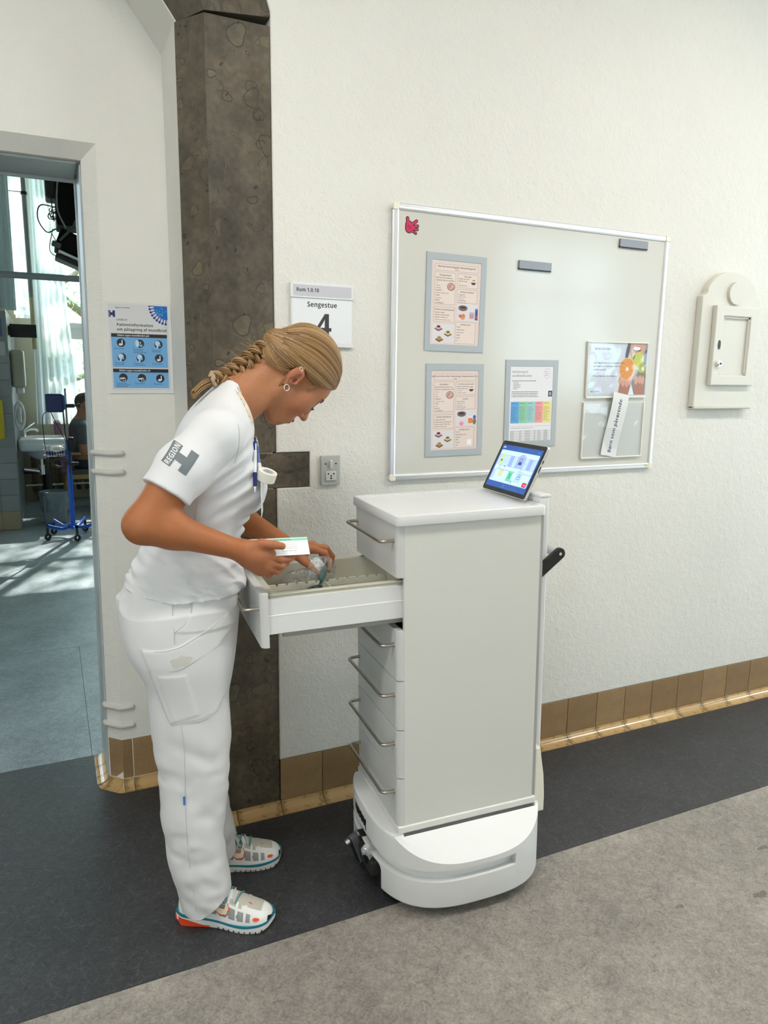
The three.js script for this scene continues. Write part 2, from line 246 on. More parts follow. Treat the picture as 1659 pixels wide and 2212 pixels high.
// ---------------------------------------------------------------- rest of the corridor, outside the frame
function holedWall(name, label, rect, holes, depth, place, m = M.plaster) { const w = struct(name, label), s = shapeOf([[rect[0], rect[1]], [rect[2], rect[1]], [rect[2], rect[3]], [rect[0], rect[3]]]); holes.forEach(([a, b, c, d]) => { const h = new THREE.Path(); h.moveTo(a, b); h.lineTo(c, b); h.lineTo(c, d); h.lineTo(a, d); h.closePath(); s.holes.push(h); }); const o = put('wall_face', boxUV(ext(s, depth)), m, w); place(o); return w; }
const winS = [[-2.6, 1.0, -1.2, 2.75], [3.75, 1.3, 5.15, 2.8], [6.1, 1.0, 7.5, 2.75]];
const wallS = holedWall('wall_south', 'white wall opposite with tall windows', [-4.2, 0, 8.7, 3.3], winS, 0.3, (o) => o.position.set(0, 0, 3.4));
const frameWhite = mat({ color: lin(0.75, 0.75, 0.74), roughness: 0.4 });
const pane = mat({ color: lin(0.97, 0.98, 0.98), transmission: 1, thickness: 0, roughness: 0.02, ior: 1.45 });
winS.forEach(([a, b, c, d], i) => { const w = struct('window_' + (i + 1), 'white framed corridor window with small panes'), z = 3.55; const mxx = (a + c) / 2, H = d - b;
  put('window_frame', merge([bx(0.06, H, 0.07, a + 0.03, (b + d) / 2, z), bx(0.06, H, 0.07, c - 0.03, (b + d) / 2, z), bx(0.07, H, 0.07, mxx, (b + d) / 2, z), bx(c - a, 0.06, 0.07, mxx, b + 0.03, z), bx(c - a, 0.06, 0.07, mxx, d - 0.03, z), bx(c - a, 0.06, 0.07, mxx, b + H * 0.64, z)]), frameWhite, w);
  put('window_pane', bx(c - a - 0.08, H - 0.08, 0.004, mxx, (b + d) / 2, z), pane, w);
  put('window_sill', rb(c - a + 0.1, 0.03, 0.16, 0.008, mxx, b - 0.015, 3.42), frameWhite, w); });
holedWall('wall_east', 'white end wall of the corridor with a window', [-3.6, 0, 0.1, 3.3], [[-2.7, 0.5, -0.5, 2.7]], 0.25, (o) => { o.rotation.y = Math.PI / 2; o.position.set(8.5, 0, 0); });
holedWall('wall_west', 'white end wall of the corridor', [-3.6, 0, 0.1, 3.3], [], 0.2, (o) => { o.rotation.y = Math.PI / 2; o.position.set(-4.2, 0, 0); });
const ceil = struct('ceiling', 'white corridor ceiling'); put('ceiling_face', boxUV(bx(12.9, 0.15, 3.9, 2.25, 3.375, 1.75)), M.plasterSmooth, ceil);
const lampGlow = mat({ color: lin(0.9, 0.9, 0.9), emissive: LAMP.color.clone(), emissiveIntensity: 6, roughness: 0.6 });
[-2.6, -0.1, 2.4, 4.9, 7.2].forEach((x) => {
  const t = thing('ceiling_lamp', 'long white ceiling lamp over the corridor, out of view', 'lamp', [x, LAMP.y, 1.5], 0, 'corridor ceiling lamps');
  put('housing', rb(LAMP.w + 0.06, 0.07, LAMP.d + 0.06, 0.012, 0, 0.062, 0), M.white, t);
  put('diffuser', rb(LAMP.w, 0.024, LAMP.d, 0.008, 0, 0.017, 0), lampGlow, t);
  const l = new THREE.RectAreaLight(LAMP.color, LAMP.intensity, LAMP.w, LAMP.d); l.position.set(0, -0.002, 0); l.rotation.x = -Math.PI / 2; t.add(l);
});
for (const [x, z, r, k, s] of [[1.82, 0.98, 0.022, 0.6, 3], [1.845, 1.0, 0.017, 0.7, 8], [1.80, 1.06, 0.02, 0.55, 4], [0.565, 1.075, 0.009, 0.8, 5], [0.583, 1.085, 0.006, 0.9, 15], [2.02, 0.83, 0.018, 0.5, 6], [1.56, 0.92, 0.012, 0.6, 7], [1.2, 1.28, 0.025, 0.5, 9]]) blot(x, z, r, k, s);
// ---------------------------------------------------------------- whiteboard and what hangs on it
const WB = { x0: 1.041, x1: 2.226, y0: 1.1393, y1: 2.0393 };
{
  const t = thing('whiteboard', 'large white magnetic board with aluminium frame on the plaster wall', 'whiteboard', [(WB.x0 + WB.x1) / 2, WB.y0, 0]), W = WB.x1 - WB.x0, H = 0.9;
  put('board_panel', bx(W - 0.03, H - 0.03, 0.008, 0, H / 2, 0.008), mat({ color: lin(0.60, 0.58, 0.52), roughness: 0.3, clearcoat: 0.6, clearcoatRoughness: 0.12 }), t);
  const rail = (len) => { const s = shapeOf([[0.002, 0], [0.018, 0], [0.0225, 0.004], [0.0225, 0.012], [0.021, 0.0155], [0.016, 0.0175], [0.0125, 0.0165], [0.009, 0.0175], [0.004, 0.0165], [0.0, 0.012], [0, 0.003]]); return new THREE.ExtrudeGeometry(s, { depth: len, bevelEnabled: false }).translate(0, 0, -len / 2); };
  const prof = (len) => { const g = rail(len); const p = g.attributes.position; for (let i = 0; i < p.count; i++) { const a = p.getX(i), b = p.getY(i), c = p.getZ(i); p.setXYZ(i, c, -a, b); } g.computeVertexNormals(); const idx = []; for (let i = 0; i < p.count; i += 3) { const q = [p.getX(i + 1), p.getY(i + 1), p.getZ(i + 1)], r = [p.getX(i + 2), p.getY(i + 2), p.getZ(i + 2)]; p.setXYZ(i + 1, ...r); p.setXYZ(i + 2, ...q); } g.computeVertexNormals(); return toCreasedNormals(g, 0.6); };
  const gh = prof(W - 0.036), gv = prof(H - 0.036);
  const rails = [[gh, 0, 0, H], [gh, Math.PI, 0, 0], [gv, Math.PI / 2, -W / 2, H / 2], [gv, -Math.PI / 2, W / 2, H / 2]];
  for (const [g, a, x, y] of rails) { const o = put('frame_rail', g, M.alu, t); o.rotation.z = a; o.position.set(x, y, 0); }
  for (const [x, y, a] of [[-1, 1, 0], [1, 1, -Math.PI / 2], [1, 0, Math.PI], [-1, 0, Math.PI / 2]]) {
    const s = new THREE.Shape(); s.moveTo(0, -0.008); s.absarc(0.008, -0.008, 0.008, Math.PI, Math.PI / 2, true); s.lineTo(0.022, 0); s.lineTo(0.022, -0.0165); s.lineTo(0.0205, -0.018); s.lineTo(0.0185, -0.0205); s.lineTo(0.0165, -0.0222); s.lineTo(0, -0.0222); s.closePath();
    const c = put('corner_cap', ext(s, 0.0195, 0.001, 1), M.cream, t); c.rotation.z = a; c.position.set(x * W / 2, y ? H : 0, 0);
  }
  put('yellow_label', bx(0.012, 0.006, 0.001, W / 2 - 0.034, 0.013, 0.018), mat({ color: lin(0.5, 0.42, 0.02) }), t);
}
const printMat = (w, h, draw, extra = {}) => mat({ map: canvasTex(w, h, draw), roughness: 0.45, ...extra });
function card(name, w, h, d, m, parent, x = 0, y = 0, z = 0, edge = M.paper) { return put(name, bx(w, h, d, x, y, z), [edge, edge, edge, edge, m, edge], parent); }
const lines = (k, x, y, w, n, lh, px, col = '#333', sd = 5, min = 0.45) => { reseed(sd); k.fillStyle = col; for (let i = 0; i < n; i++) { let xx = x; const end = x + w * (min + (1 - min) * rnd()); while (xx < end - px) { const l = px * (1.2 + rnd() * 3.4); k.fillRect(xx, y + i * lh, Math.min(l, end - xx), px); xx += l + px * 0.7; } } };
const txt = (k, s, x, y, px, col = '#222', al = 'left', w = 'bold', fam = 'sans-serif', max) => { k.fillStyle = col; k.font = `${w} ${px}px ${fam}`; k.textAlign = al; k.textBaseline = 'alphabetic'; max ? k.fillText(s, x, y, max) : k.fillText(s, x, y); };
// menu posters
function menu(k, W, H, o) {
  k.fillStyle = '#d9c7bf'; k.fillRect(0, 0, W, H); k.fillStyle = '#e9e3de'; k.fillRect(0, H - 22, W, 22);
  const box = (x, y, w, h) => { k.fillStyle = 'rgba(225,208,200,0.6)'; k.fillRect(x, y, w, h); k.strokeStyle = '#8d7a76'; k.lineWidth = 3; k.strokeRect(x, y, w, h); };
  const head = (s, x, y, p = 26) => txt(k, s, x, y, p, '#2a1d1d', 'center', 'bold', 'serif');
  const item = (a, x, y, p = 20, f = 1.0, st = 34) => a.forEach((s, i) => txt(k, s, x, y + i * st, s.startsWith('·') ? p * 0.72 : p, '#4a3b39', 'left', 'bold', 'serif'));
  box(66, 84, 600, 84); head(o.title, 366, 126, 30); head('menu', 366, 154, 18);
  box(62, 196, 286, 430); head(o.h1, 205, 240); item(o.b1, 76, 276, 21);
  box(380, 196, 288, 186); head(o.h2, 524, 236, 24); item(o.b2, 394, 268, 20, 1, 30);
  box(378, 410, 288, 180); head(o.h3, 522, 450, 24); item(o.b3, 392, 486, 19, 1, 27);
  box(62, 668, 288, 200); head(o.h4, 206, 708, 25); item(o.b4, 76, 746, 20, 1, 33);
  box(374, 858, 284, 300); head('Drikkevarer', 516, 900, 24); item(o.b5, 388, 934, 20, 1, 38);
  const E = (x, y, a, b, c, r = 0) => { k.fillStyle = c; k.beginPath(); k.ellipse(x, y, a, b, r, 0, 7); k.fill(); };
  k.fillStyle = '#d6d0d2'; k.fillRect(390, 604, 290, 230); k.fillRect(50, 900, 300, 250);
  // porridge bowl, dessert bowl
  E(290, 382, 54, 54, '#7d5346'); E(290, 380, 46, 45, '#d3a79b'); reseed(3); for (let i = 0; i < 26; i++) E(290 + (rnd() - 0.5) * 66, 380 + (rnd() - 0.5) * 66, 6, 4, rnd() < 0.5 ? '#5a3030' : '#c9907f', rnd() * 3);
  k.fillStyle = '#3c2c30'; k.beginPath(); k.arc(606, 300, 34, 0, Math.PI); k.fill(); k.fillStyle = '#e6d8c4'; k.fillRect(572, 276, 68, 24); E(596, 272, 12, 9, '#c88a52'); E(618, 272, 12, 9, '#b06a40');
  E(470, 662, 66, 40, '#4e4340'); E(470, 652, 66, 30, '#8a7a70'); E(470, 654, 50, 20, '#3f222a');
  if (o.juice) { E(470, 800, 30, 34, '#d98aa6'); E(470, 772, 30, 14, '#eeb0c6'); k.fillStyle = 'rgba(220,225,230,0.9)'; k.fillRect(566, 700, 76, 96); k.fillStyle = '#d8763a'; k.fillRect(570, 724, 68, 76); E(664, 712, 22, 30, '#3b55b4'); E(664, 776, 26, 46, '#5c7a3c'); k.fillStyle = '#b44f88'; k.fillRect(642, 738, 44, 12); }
  else { E(440, 776, 30, 22, '#c06a48', 0.4); E(480, 770, 26, 30, '#cf7a55', -0.5); E(472, 806, 30, 18, '#d98f6a'); k.fillStyle = '#b9a3ad'; k.fillRect(566, 712, 66, 90); k.fillStyle = '#b98a96'; k.fillRect(570, 742, 58, 58); k.fillStyle = '#2d4a86'; k.fillRect(646, 680, 40, 140); E(666, 676, 20, 18, '#3463b8'); k.fillStyle = '#a34a5c'; k.fillRect(650, 760, 32, 36); }
  const sand = (x, y, c, t) => { k.fillStyle = '#4a3628'; k.beginPath(); k.moveTo(x - 60, y + 8); k.lineTo(x, y - 22); k.lineTo(x + 60, y + 8); k.lineTo(x, y + 40); k.fill(); k.fillStyle = c; k.beginPath(); k.moveTo(x - 54, y - 4); k.lineTo(x, y - 34); k.lineTo(x + 54, y - 4); k.lineTo(x, y + 22); k.fill(); E(x, y - 26, 26, 16, t); };
  sand(136, 960, '#cf93a0', '#3d2c30'); sand(270, 1030, '#d9b36a', '#4d6436'); sand(150, 1110, '#b9793f', '#8a8a3e');
  if (o.juice) { k.fillStyle = 'rgba(235,235,240,0.9)'; k.fillRect(560, 1040, 66, 80); }
}
const magnetGrey = mat({ color: lin(0.40, 0.43, 0.455), roughness: 0.35 });
function magnetFrame(name, label, cx, cy, w, h, tilt, m) {
  const t = thing(name, label, 'poster', [cx, cy, 0.0125], 0); t.rotation.z = tilt;
  card('paper', w - 0.03, h - 0.03, 0.001, m, t, 0, 0, 0.001);
  const rc = (a, b) => [[-a / 2, -b / 2], [a / 2, -b / 2], [a / 2, b / 2], [-a / 2, b / 2]].map(([x, y]) => V2(x, y)); const s = new THREE.Shape(rc(w, h)); s.holes.push(new THREE.Path(rc(w - 0.042, h - 0.046)));
  put('magnetic_frame', ext(s, 0.003, 0.0006, 1), magnetGrey, t); return t;
}
magnetFrame('menu_poster', 'pink Danish food menu in grey magnetic frame, above the English menu', 1.2825, 1.7375, 0.233, 0.32, -0.008, printMat(732, 1214, (k, W, H) => menu(k, W, H, { title: 'Mad på neurologisk slutmodtagelse', h1: 'Morgenmad', b1: ['Brød (lyst franskbrød,', 'rugbrød eller grovbolle)', '·Ost', '·Syltetøj', '·Honning', 'Yoghurt', '·jordbær, hindbær, vilje', 'Frugt', '·Havregryn', 'Müsli', 'Cornflakes'], h2: 'Det søde', b2: ['Dagens dessert', 'Dagens kage', '·Is', '·tilføj chokolade'], h3: 'Mellem måltider', b3: ['Frugtgrød', '·pakket m. fløde', '·evt. med is', 'Proteindrik', '·forskellige smage'], h4: 'Frokost og aftensmad', b4: ['Dagens suppe', 'Dagens smørrebrød', 'Dagens varme ret', '·bilag og dessert dagens menu'], b5: ['Vand', 'Danskvand', 'Saftevand', 'Mælk', 'Kaffe', 'Te'], juice: false })));
magnetFrame('menu_poster', 'pink English food menu in grey magnetic frame, with orange juice picture', 1.291, 1.3775, 0.23, 0.319, 0.012, printMat(732, 1214, (k, W, H) => menu(k, W, H, { title: 'Food served at the Neurology Department N 1 2', h1: 'Breakfast', b1: ['Bread (white bread, rye', 'bread or wholemeal roll)', '·Cheese', '·Jam', '·Honey', 'Yoghurt', '·strawberry, vilje', 'Fruit', '·Oats', 'Muesli', 'Cornflakes'], h2: 'For the sweet tooth', b2: ['Dessert of the day', 'Cake of the day', '·Ice cream', '·vanilla, chocolate'], h3: 'Snacks', b3: ['Stewed fruit', '·rhubarb or apple', '·with cream', 'Protein drinks', '·apple, raspberry'], h4: 'Lunch and dinner', b4: ['Soup of the day', 'Danish open sandwiches', 'Warm meal of the day', 'Quiche of the day'], b5: ['Water', 'Sparkling water', 'Squash', 'Milk', 'Coffee', 'Tea'], juice: true })));
magnetFrame('notice_poster', 'white notice with five coloured columns in grey magnetic frame', 1.614, 1.3995, 0.231, 0.316, 0.014, printMat(720, 1010, (k, W, H) => {
  k.fillStyle = '#e2dfe2'; k.fillRect(0, 0, W, H); txt(k, 'Henvisning til', 46, 112, 40, '#55555f', 'left', 'normal'); txt(k, 'sundhedshusene', 46, 160, 40, '#55555f', 'left', 'normal');
  k.strokeStyle = '#777'; k.lineWidth = 2; k.beginPath(); k.ellipse(600, 118, 52, 62, 0, 0, 7); k.stroke(); lines(k, 566, 92, 70, 3, 24, 5, '#777', 2);
  lines(k, 46, 208, 400, 1, 20, 7, '#444', 3, 0.95); lines(k, 66, 232, 150, 5, 19, 6, '#555', 4); lines(k, 46, 346, 470, 4, 21, 7, '#444', 6, 0.85);
  k.fillStyle = '#1c1c24'; k.fillRect(628, 340, 64, 74); k.fillStyle = '#b8b8c2'; k.beginPath(); k.ellipse(660, 378, 18, 24, 0, 0, 7); k.fill(); k.fillStyle = '#1c1c24'; k.fillRect(652, 372, 16, 14);
  ['#5b9fd6', '#8cc5a3', '#98c6c6', '#e79a98', '#e3d483'].forEach((c, i) => { k.fillStyle = c; k.fillRect(40 + i * 128, 476, 128, 276); lines(k, 48 + i * 128, 494, 106, 1, 14, 7, 'rgba(40,50,70,0.55)', 20 + i, 0.7); lines(k, 48 + i * 128, 540, 108, 13, 14.5, 5, 'rgba(50,55,70,0.42)', 31 + i, 0.5); });
  k.fillStyle = '#b08f93'; k.fillRect(40, 792, 640, 3); lines(k, 40, 812, 380, 1, 10, 5, '#777', 8, 0.95);
  for (let r = 0; r < 8; r++) { k.fillStyle = r % 2 ? '#d8d5d6' : '#ceccce'; k.fillRect(40, 846 + r * 17, 640, 17); [[44, 90], [186, 50], [276, 120], [420, 40], [478, 80], [580, 90]].forEach(([x, w], c) => lines(k, x, 852 + r * 17, w, 1, 8, 5, c === 5 ? '#333' : '#666', 60 + r * 7 + c, 0.6)); }
}));
for (const [lab, x, y, w, tl] of [['grey magnetic bar on the board beside the Danish menu', 1.6, 1.884, 0.138, -0.004], ['grey magnetic bar tucked under the upper frame of the board', 2.045, 1.995, 0.136, -0.002]]) {
  const t = thing('magnet_bar', lab, 'magnet', [x, y, 0.0125]); t.rotation.z = tl; put('bar', rb(w, 0.028, 0.008, 0.001, 0, 0, 0.004), mat({ color: lin(0.25, 0.25, 0.27), roughness: 0.35, metalness: 0.4 }), t); put('magnet_strip', bx(w + 0.001, 0.006, 0.006, 0, -0.0142, 0.003), M.black, t); }
{ // hand-shaped sticker
  const t = thing('hand_sticker', 'small pink hand sticker with black outline in the board corner', 'sticker', [1.108, 1.972, 0.0122]);
  const finger = (x0, y0, x1, y1, r) => { const a = Math.atan2(y1 - y0, x1 - x0), s = new THREE.Shape(); s.absarc(x1, y1, r, a - Math.PI / 2, a + Math.PI / 2); s.absarc(x0, y0, r, a + Math.PI / 2, a + 1.5 * Math.PI); s.closePath(); return s; };
  const set = (e) => [finger(-0.012, 0.006, -0.0135, 0.023, 0.0042 + e), finger(0.002, 0.004, 0.019, 0.0165, 0.0038 + e), finger(0.004, -0.003, 0.0235, 0.002, 0.0036 + e), finger(0.004, -0.008, 0.0225, -0.009, 0.0034 + e), finger(0.002, -0.014, 0.017, -0.0215, 0.003 + e), finger(-0.0075, 0.002, -0.0075, -0.009, 0.0125 + e)];
  put('outline', merge(set(0.0018).map((s, i) => ext(s, 0.0006).translate(0, 0, i * 1e-5))), M.black, t);
  put('print', merge(set(-0.0006).map((s, i) => ext(s, 0.0004).translate(0, 0, 0.0007 + i * 1e-5))), mat({ color: lin(0.55, 0.01, 0.09), roughness: 0.4 }), t);
  put('lettering', new THREE.PlaneGeometry(0.019, 0.012).rotateZ(-0.6).translate(-0.0075, -0.004, 0.0013), mat({ map: canvasTex(190, 120, (k) => { k.fillStyle = '#c20a4a'; k.fillRect(0, 0, 190, 120); txt(k, 'FRI!', 95, 84, 70, '#5a0a2a', 'center'); }), roughness: 0.4 }), t);
}
// document pockets
const pocketFilm = mat({ color: lin(0.95, 0.96, 0.97), transmission: 1, thickness: 0, roughness: 0.06, ior: 1.5 });
function film(w, h, s) { const g = new THREE.PlaneGeometry(w, h, 28, 20), p = g.attributes.position, n = fbm(4, 3, s); for (let i = 0; i < p.count; i++) { const u = p.getX(i) / w + 0.5, v = p.getY(i) / h + 0.5; p.setZ(i, 0.005 * Math.sin(Math.PI * clamp(u)) * Math.sin(Math.PI * clamp(v)) + 0.006 * (n(u * 0.9, v * 0.9) - 0.5)); } g.computeVertexNormals(); return g; }
{
  const t = thing('document_pocket', 'clear plastic pocket with photo flyer of an orange and apple', 'document pocket', [2.007, 1.528, 0.0125]); t.rotation.z = 0.014;
  put('back_sheet', rb(0.298, 0.212, 0.004, 0.001, 0, 0, 0.002), mat({ color: lin(0.72, 0.72, 0.66), roughness: 0.5 }), t);
  card('flyer', 0.285, 0.198, 0.001, printMat(860, 600, (k, W, H) => {
    k.fillStyle = '#d2d5dc'; k.fillRect(0, 0, W, H); reseed(9); for (let i = 0; i < 40; i++) { k.fillStyle = `rgba(${190 + rnd() * 50},${196 + rnd() * 45},${210 + rnd() * 40},0.25)`; k.beginPath(); k.ellipse(rnd() * 520, rnd() * H, 30 + rnd() * 60, 60 + rnd() * 130, 0.2, 0, 7); k.fill(); }
    const E = (x, y, a, b, c, r = 0) => { k.fillStyle = c; k.beginPath(); k.ellipse(x, y, a, b, r, 0, 7); k.fill(); };
    k.fillStyle = '#8a7f86'; k.fillRect(560, 0, 300, H); E(560, 200, 60, 200, '#c9ccd6'); E(705, 40, 130, 170, '#cf9a86'); E(700, 70, 62, 34, '#6b2f30'); E(700, 62, 54, 22, '#f1ebe6'); E(700, 108, 62, 16, '#c98473'); E(562, 90, 26, 120, '#3b4656', 0.2);
    E(842, 160, 26, 90, '#4a4c55'); E(706, 210, 100, 100, '#b9bf3e'); E(740, 190, 70, 90, '#c6c94a'); E(660, 160, 10, 30, '#5d5a1c', 0.4); E(800, 330, 74, 92, '#7d6a3d'); E(792, 290, 60, 54, '#a9b24e'); E(806, 296, 20, 26, '#ecebc0');
    E(566, 300, 120, 132, '#e9b46a'); E(566, 300, 108, 120, '#e28a1e'); k.strokeStyle = 'rgba(245,190,100,0.75)'; k.lineWidth = 5; for (let i = 0; i < 10; i++) { const a = i / 10 * 6.283; k.beginPath(); k.moveTo(566 + 14 * Math.cos(a), 300 + 14 * Math.sin(a)); k.lineTo(566 + 102 * Math.cos(a), 300 + 114 * Math.sin(a)); k.stroke(); } E(566, 300, 22, 22, '#f3e8d0');
    k.fillStyle = '#b0705a'; k.beginPath(); k.moveTo(440, 600); k.lineTo(470, 430); k.lineTo(640, 440); k.lineTo(600, 600); k.fill(); k.beginPath(); k.moveTo(690, 600); k.lineTo(700, 440); k.lineTo(830, 430); k.lineTo(850, 600); k.fill();
    for (const [x, y] of [[470, 430], [520, 455], [575, 460], [622, 440], [716, 430], [768, 420], [812, 430]]) E(x, y, 26, 50, '#d79c86', 0.1);
    k.fillStyle = '#e9eef4'; k.beginPath(); k.moveTo(600, 600); k.lineTo(640, 470); k.lineTo(690, 600); k.fill();
    txt(k, 'ER DU SULTEN?', 70, 84, 32, '#4b5058', 'left', 'bold'); ['Vær ikke bange for at spørge efter', 'en ekstra portion mad eller et', 'mellemmåltid.'].forEach((s, i) => txt(k, s, 66, 240 + i * 38, 27, '#4b5365', 'left', 'bold')); txt(k, 'Vi har fokus på din ernæring', 64, 390, 26, '#4b5365', 'left', 'bold'); txt(k, 'Mvh. N12A', 36, 566, 26, '#55555a', 'left', 'bold');
  }), t, 0.004, 0.004, 0.0048);
  put('film_cover', film(0.294, 0.206, 17).translate(0, 0, 0.0085), pocketFilm, t);
  put('film_edge', merge([rb(0.298, 0.004, 0.009, 0.001, 0, 0.104, 0.0055), rb(0.298, 0.005, 0.009, 0.001, 0, -0.1035, 0.0055), rb(0.004, 0.21, 0.009, 0.001, -0.147, 0, 0.0055)]), mat({ color: lin(0.82, 0.80, 0.72), roughness: 0.3 }), t);
}
{
  const t = thing('document_pocket', 'empty clear plastic pocket on the board under the flyer', 'document pocket', [2.005, 1.297, 0.0125]); t.rotation.z = 0.004;
  put('back_sheet', rb(0.303, 0.216, 0.004, 0.001, 0, 0, 0.002), mat({ color: lin(0.60, 0.60, 0.57), roughness: 0.35 }), t);
  put('film_cover', film(0.299, 0.208, 29).translate(0, 0, 0.009), pocketFilm, t);
  put('film_edge', merge([rb(0.303, 0.005, 0.009, 0.001, 0, -0.1055, 0.0055), rb(0.004, 0.214, 0.009, 0.001, -0.1495, 0, 0.0055), rb(0.004, 0.214, 0.009, 0.001, 0.1495, 0, 0.0055)]), mat({ color: lin(0.80, 0.78, 0.70), roughness: 0.3 }), t);
  const s = thing('paper_strip', 'slanted white paper strip lettered in dark blue between the two pockets', 'paper', [2.005, 1.318, 0.0285]); s.rotation.z = -0.175;
  const m = printMat(220, 700, (k, W, H) => { k.fillStyle = '#dcdbd8'; k.fillRect(0, 0, W, H); k.save(); k.translate(100, 662); k.rotate(-Math.PI / 2); txt(k, 'Børn som pårørende', 0, 34, 62, '#241f5c', 'left', 'bold', 'sans-serif', 600); k.restore(); });
  const g = new THREE.PlaneGeometry(0.078, 0.246, 4, 30); { const p = g.attributes.position; for (let i = 0; i < p.count; i++) { const v = p.getY(i) / 0.246; p.setZ(i, 0.004 * Math.sin(v * 5) + (v > 0.3 ? -0.03 * (v - 0.3) * (v - 0.3) : 0)); } g.computeVertexNormals(); }
  m.side = THREE.DoubleSide; put('paper', g, m, s);
}
// ---------------------------------------------------------------- room sign
{
  const t = thing('room_sign', 'white room sign with black number four beside the stone pillar', 'sign', [0.803, 1.579, 0]);
  put('back_plate', rb(0.206, 0.19, 0.006, 0.0015, 0, 0.095, 0.004), M.cartWhite, t);
  put('header_rail', rb(0.208, 0.045, 0.010, 0.0015, 0, 0.1705, 0.006), M.cartWhite, t);
  card('header_print', 0.193, 0.033, 0.001, printMat(780, 134, (k, W, H) => { k.fillStyle = '#c3c1c8'; k.fillRect(0, 0, W, H); txt(k, 'Rum 1.0.18', 38, 84, 62, '#17161c', 'left', 'bold', 'sans-serif', 300); }), t, 0.001, 0.1705, 0.0113);
  put('bottom_rail', rb(0.208, 0.012, 0.010, 0.0015, 0, 0.006, 0.006), M.cartWhite, t);
  card('number_print', 0.198, 0.135, 0.001, printMat(792, 540, (k, W, H) => { k.fillStyle = '#e3e4e6'; k.fillRect(0, 0, W, H); txt(k, 'Sengestue', 396, 102, 84, '#242228', 'center', 'bold', 'sans-serif', 400); txt(k, '4', 420, 452, 380, '#38383a', 'center', 'bold'); }), t, 0, 0.08, 0.0076);
}
// ---------------------------------------------------------------- socket with switch
{
  const t = thing('wall_socket', 'grey wall socket with rocker switch right of the stone block', 'socket', [0.830, 1.184, 0]), gm = mat({ color: lin(0.42, 0.43, 0.40), roughness: 0.4 });
  put('cover_plate', rb(0.066, 0.098, 0.012, 0.002, 0, 0, 0.006), gm, t);
  put('rocker', rb(0.0085, 0.026, 0.012, 0.001, 0, 0.022, 0.013).rotateX(0.12), mat({ color: lin(0.62, 0.61, 0.56), roughness: 0.35 }), t);
  const o = put('outlet', cut(rb(0.036, 0.031, 0.006, 0.002, 0, -0.018, 0.0135), merge([cylZ(0.0028, 0.02, -0.0095, -0.011, 0.016, 14), cylZ(0.0028, 0.02, 0.0095, -0.011, 0.016, 14), cylZ(0.0028, 0.02, 0, -0.018, 0.016, 14), rb(0.007, 0.006, 0.02, 0.0025, 0, -0.0255, 0.016)])), mat({ color: lin(0.56, 0.56, 0.51), roughness: 0.35 }), t);
  put('outlet_well', bx(0.03, 0.026, 0.001, 0, -0.018, 0.0126), M.black, t);
  for (const s of [-1, 1]) put('screw', merge([cylZ(0.0026, 0.002, s * 0.018, 0.022, 0.0125, 12), bx(0.004, 0.0006, 0.0006, s * 0.018, 0.022, 0.0136)]), M.black, t);
}
// ---------------------------------------------------------------- old painted cupboard door
{
  const t = thing('wall_cabinet', 'small cream painted arched wooden cabinet set on the wall', 'cabinet', [2.578, 1.379, 0]);
  const pm = mat({ color: lin(0.66, 0.635, 0.565), roughness: 0.42, bumpMap: plasterBump, bumpScale: 0.0006 });
  const s = new THREE.Shape(); s.moveTo(-0.167, 0); s.lineTo(0.167, 0); s.lineTo(0.167, 0.448); s.lineTo(0.158, 0.452); s.quadraticCurveTo(0.141, 0.457, 0.141, 0.474); s.lineTo(0.139, 0.482); s.quadraticCurveTo(0.10, 0.549, 0, 0.551); s.quadraticCurveTo(-0.10, 0.549, -0.139, 0.482); s.lineTo(-0.141, 0.474); s.quadraticCurveTo(-0.141, 0.457, -0.158, 0.452); s.lineTo(-0.167, 0.448); s.closePath();
  put('back_board', boxUV(ext(s, 0.03, 0.004, 2, 16)), pm, t);
  put('base_moulding', rb(0.334, 0.016, 0.036, 0.006, 0, 0.006, 0.018), pm, t);
  put('disc', new THREE.CylinderGeometry(0.044, 0.046, 0.012, 48).rotateX(Math.PI / 2).translate(0.012, 0.466, 0.036), pm, t);
  const d = part('door', t); d.userData.label = 'panelled cabinet door'; d.position.set(0.017, 0.255, 0.030);
  const rc = (w, h) => [[-w / 2, -h / 2], [w / 2, -h / 2], [w / 2, h / 2], [-w / 2, h / 2]].map(([x, y]) => V2(x, y)); const ds = new THREE.Shape(rc(0.246, 0.318)); ds.holes.push(new THREE.Path(rc(0.154, 0.237)));
  put('door_frame', boxUV(ext(ds, 0.022, 0.004, 2)), pm, d);
  put('door_panel', bx(0.16, 0.243, 0.006, 0, 0, 0.005), pm, d);
  put('panel_bead', merge([bx(0.157, 0.008, 0.01, 0, 0.1155, 0.011).rotateX(0), bx(0.157, 0.008, 0.01, 0, -0.1155, 0.011), bx(0.008, 0.237, 0.01, 0.0735, 0, 0.011), bx(0.008, 0.237, 0.01, -0.0735, 0, 0.011)]), pm, d);
  const esc = shapeOf([[-0.006, -0.014], [0, -0.019], [0.006, -0.014], [0.0075, 0], [0.006, 0.014], [0, 0.019], [-0.006, 0.014], [-0.0075, 0]]);
  put('keyhole_plate', ext(esc, 0.003, 0.0006, 1).translate(-0.094, 0.004, 0.021), M.black, d);
  put('lock', merge([cylZ(0.012, 0.014, -0.094, -0.072, 0.027, 28), cylZ(0.009, 0.004, -0.094, -0.072, 0.036, 24)]), M.chrome, d);
  put('lock_core', cylZ(0.0055, 0.002, -0.0935, -0.072, 0.0385, 20), M.black, d);
  for (const y of [0.095, -0.115]) put('hinge', merge([cyl(0.004, 0.05, 0.128, y, 0.012, 12), cyl(0.0048, 0.004, 0.128, y + 0.027, 0.012, 12), cyl(0.0048, 0.004, 0.128, y - 0.027, 0.012, 12)]), pm, d);
}
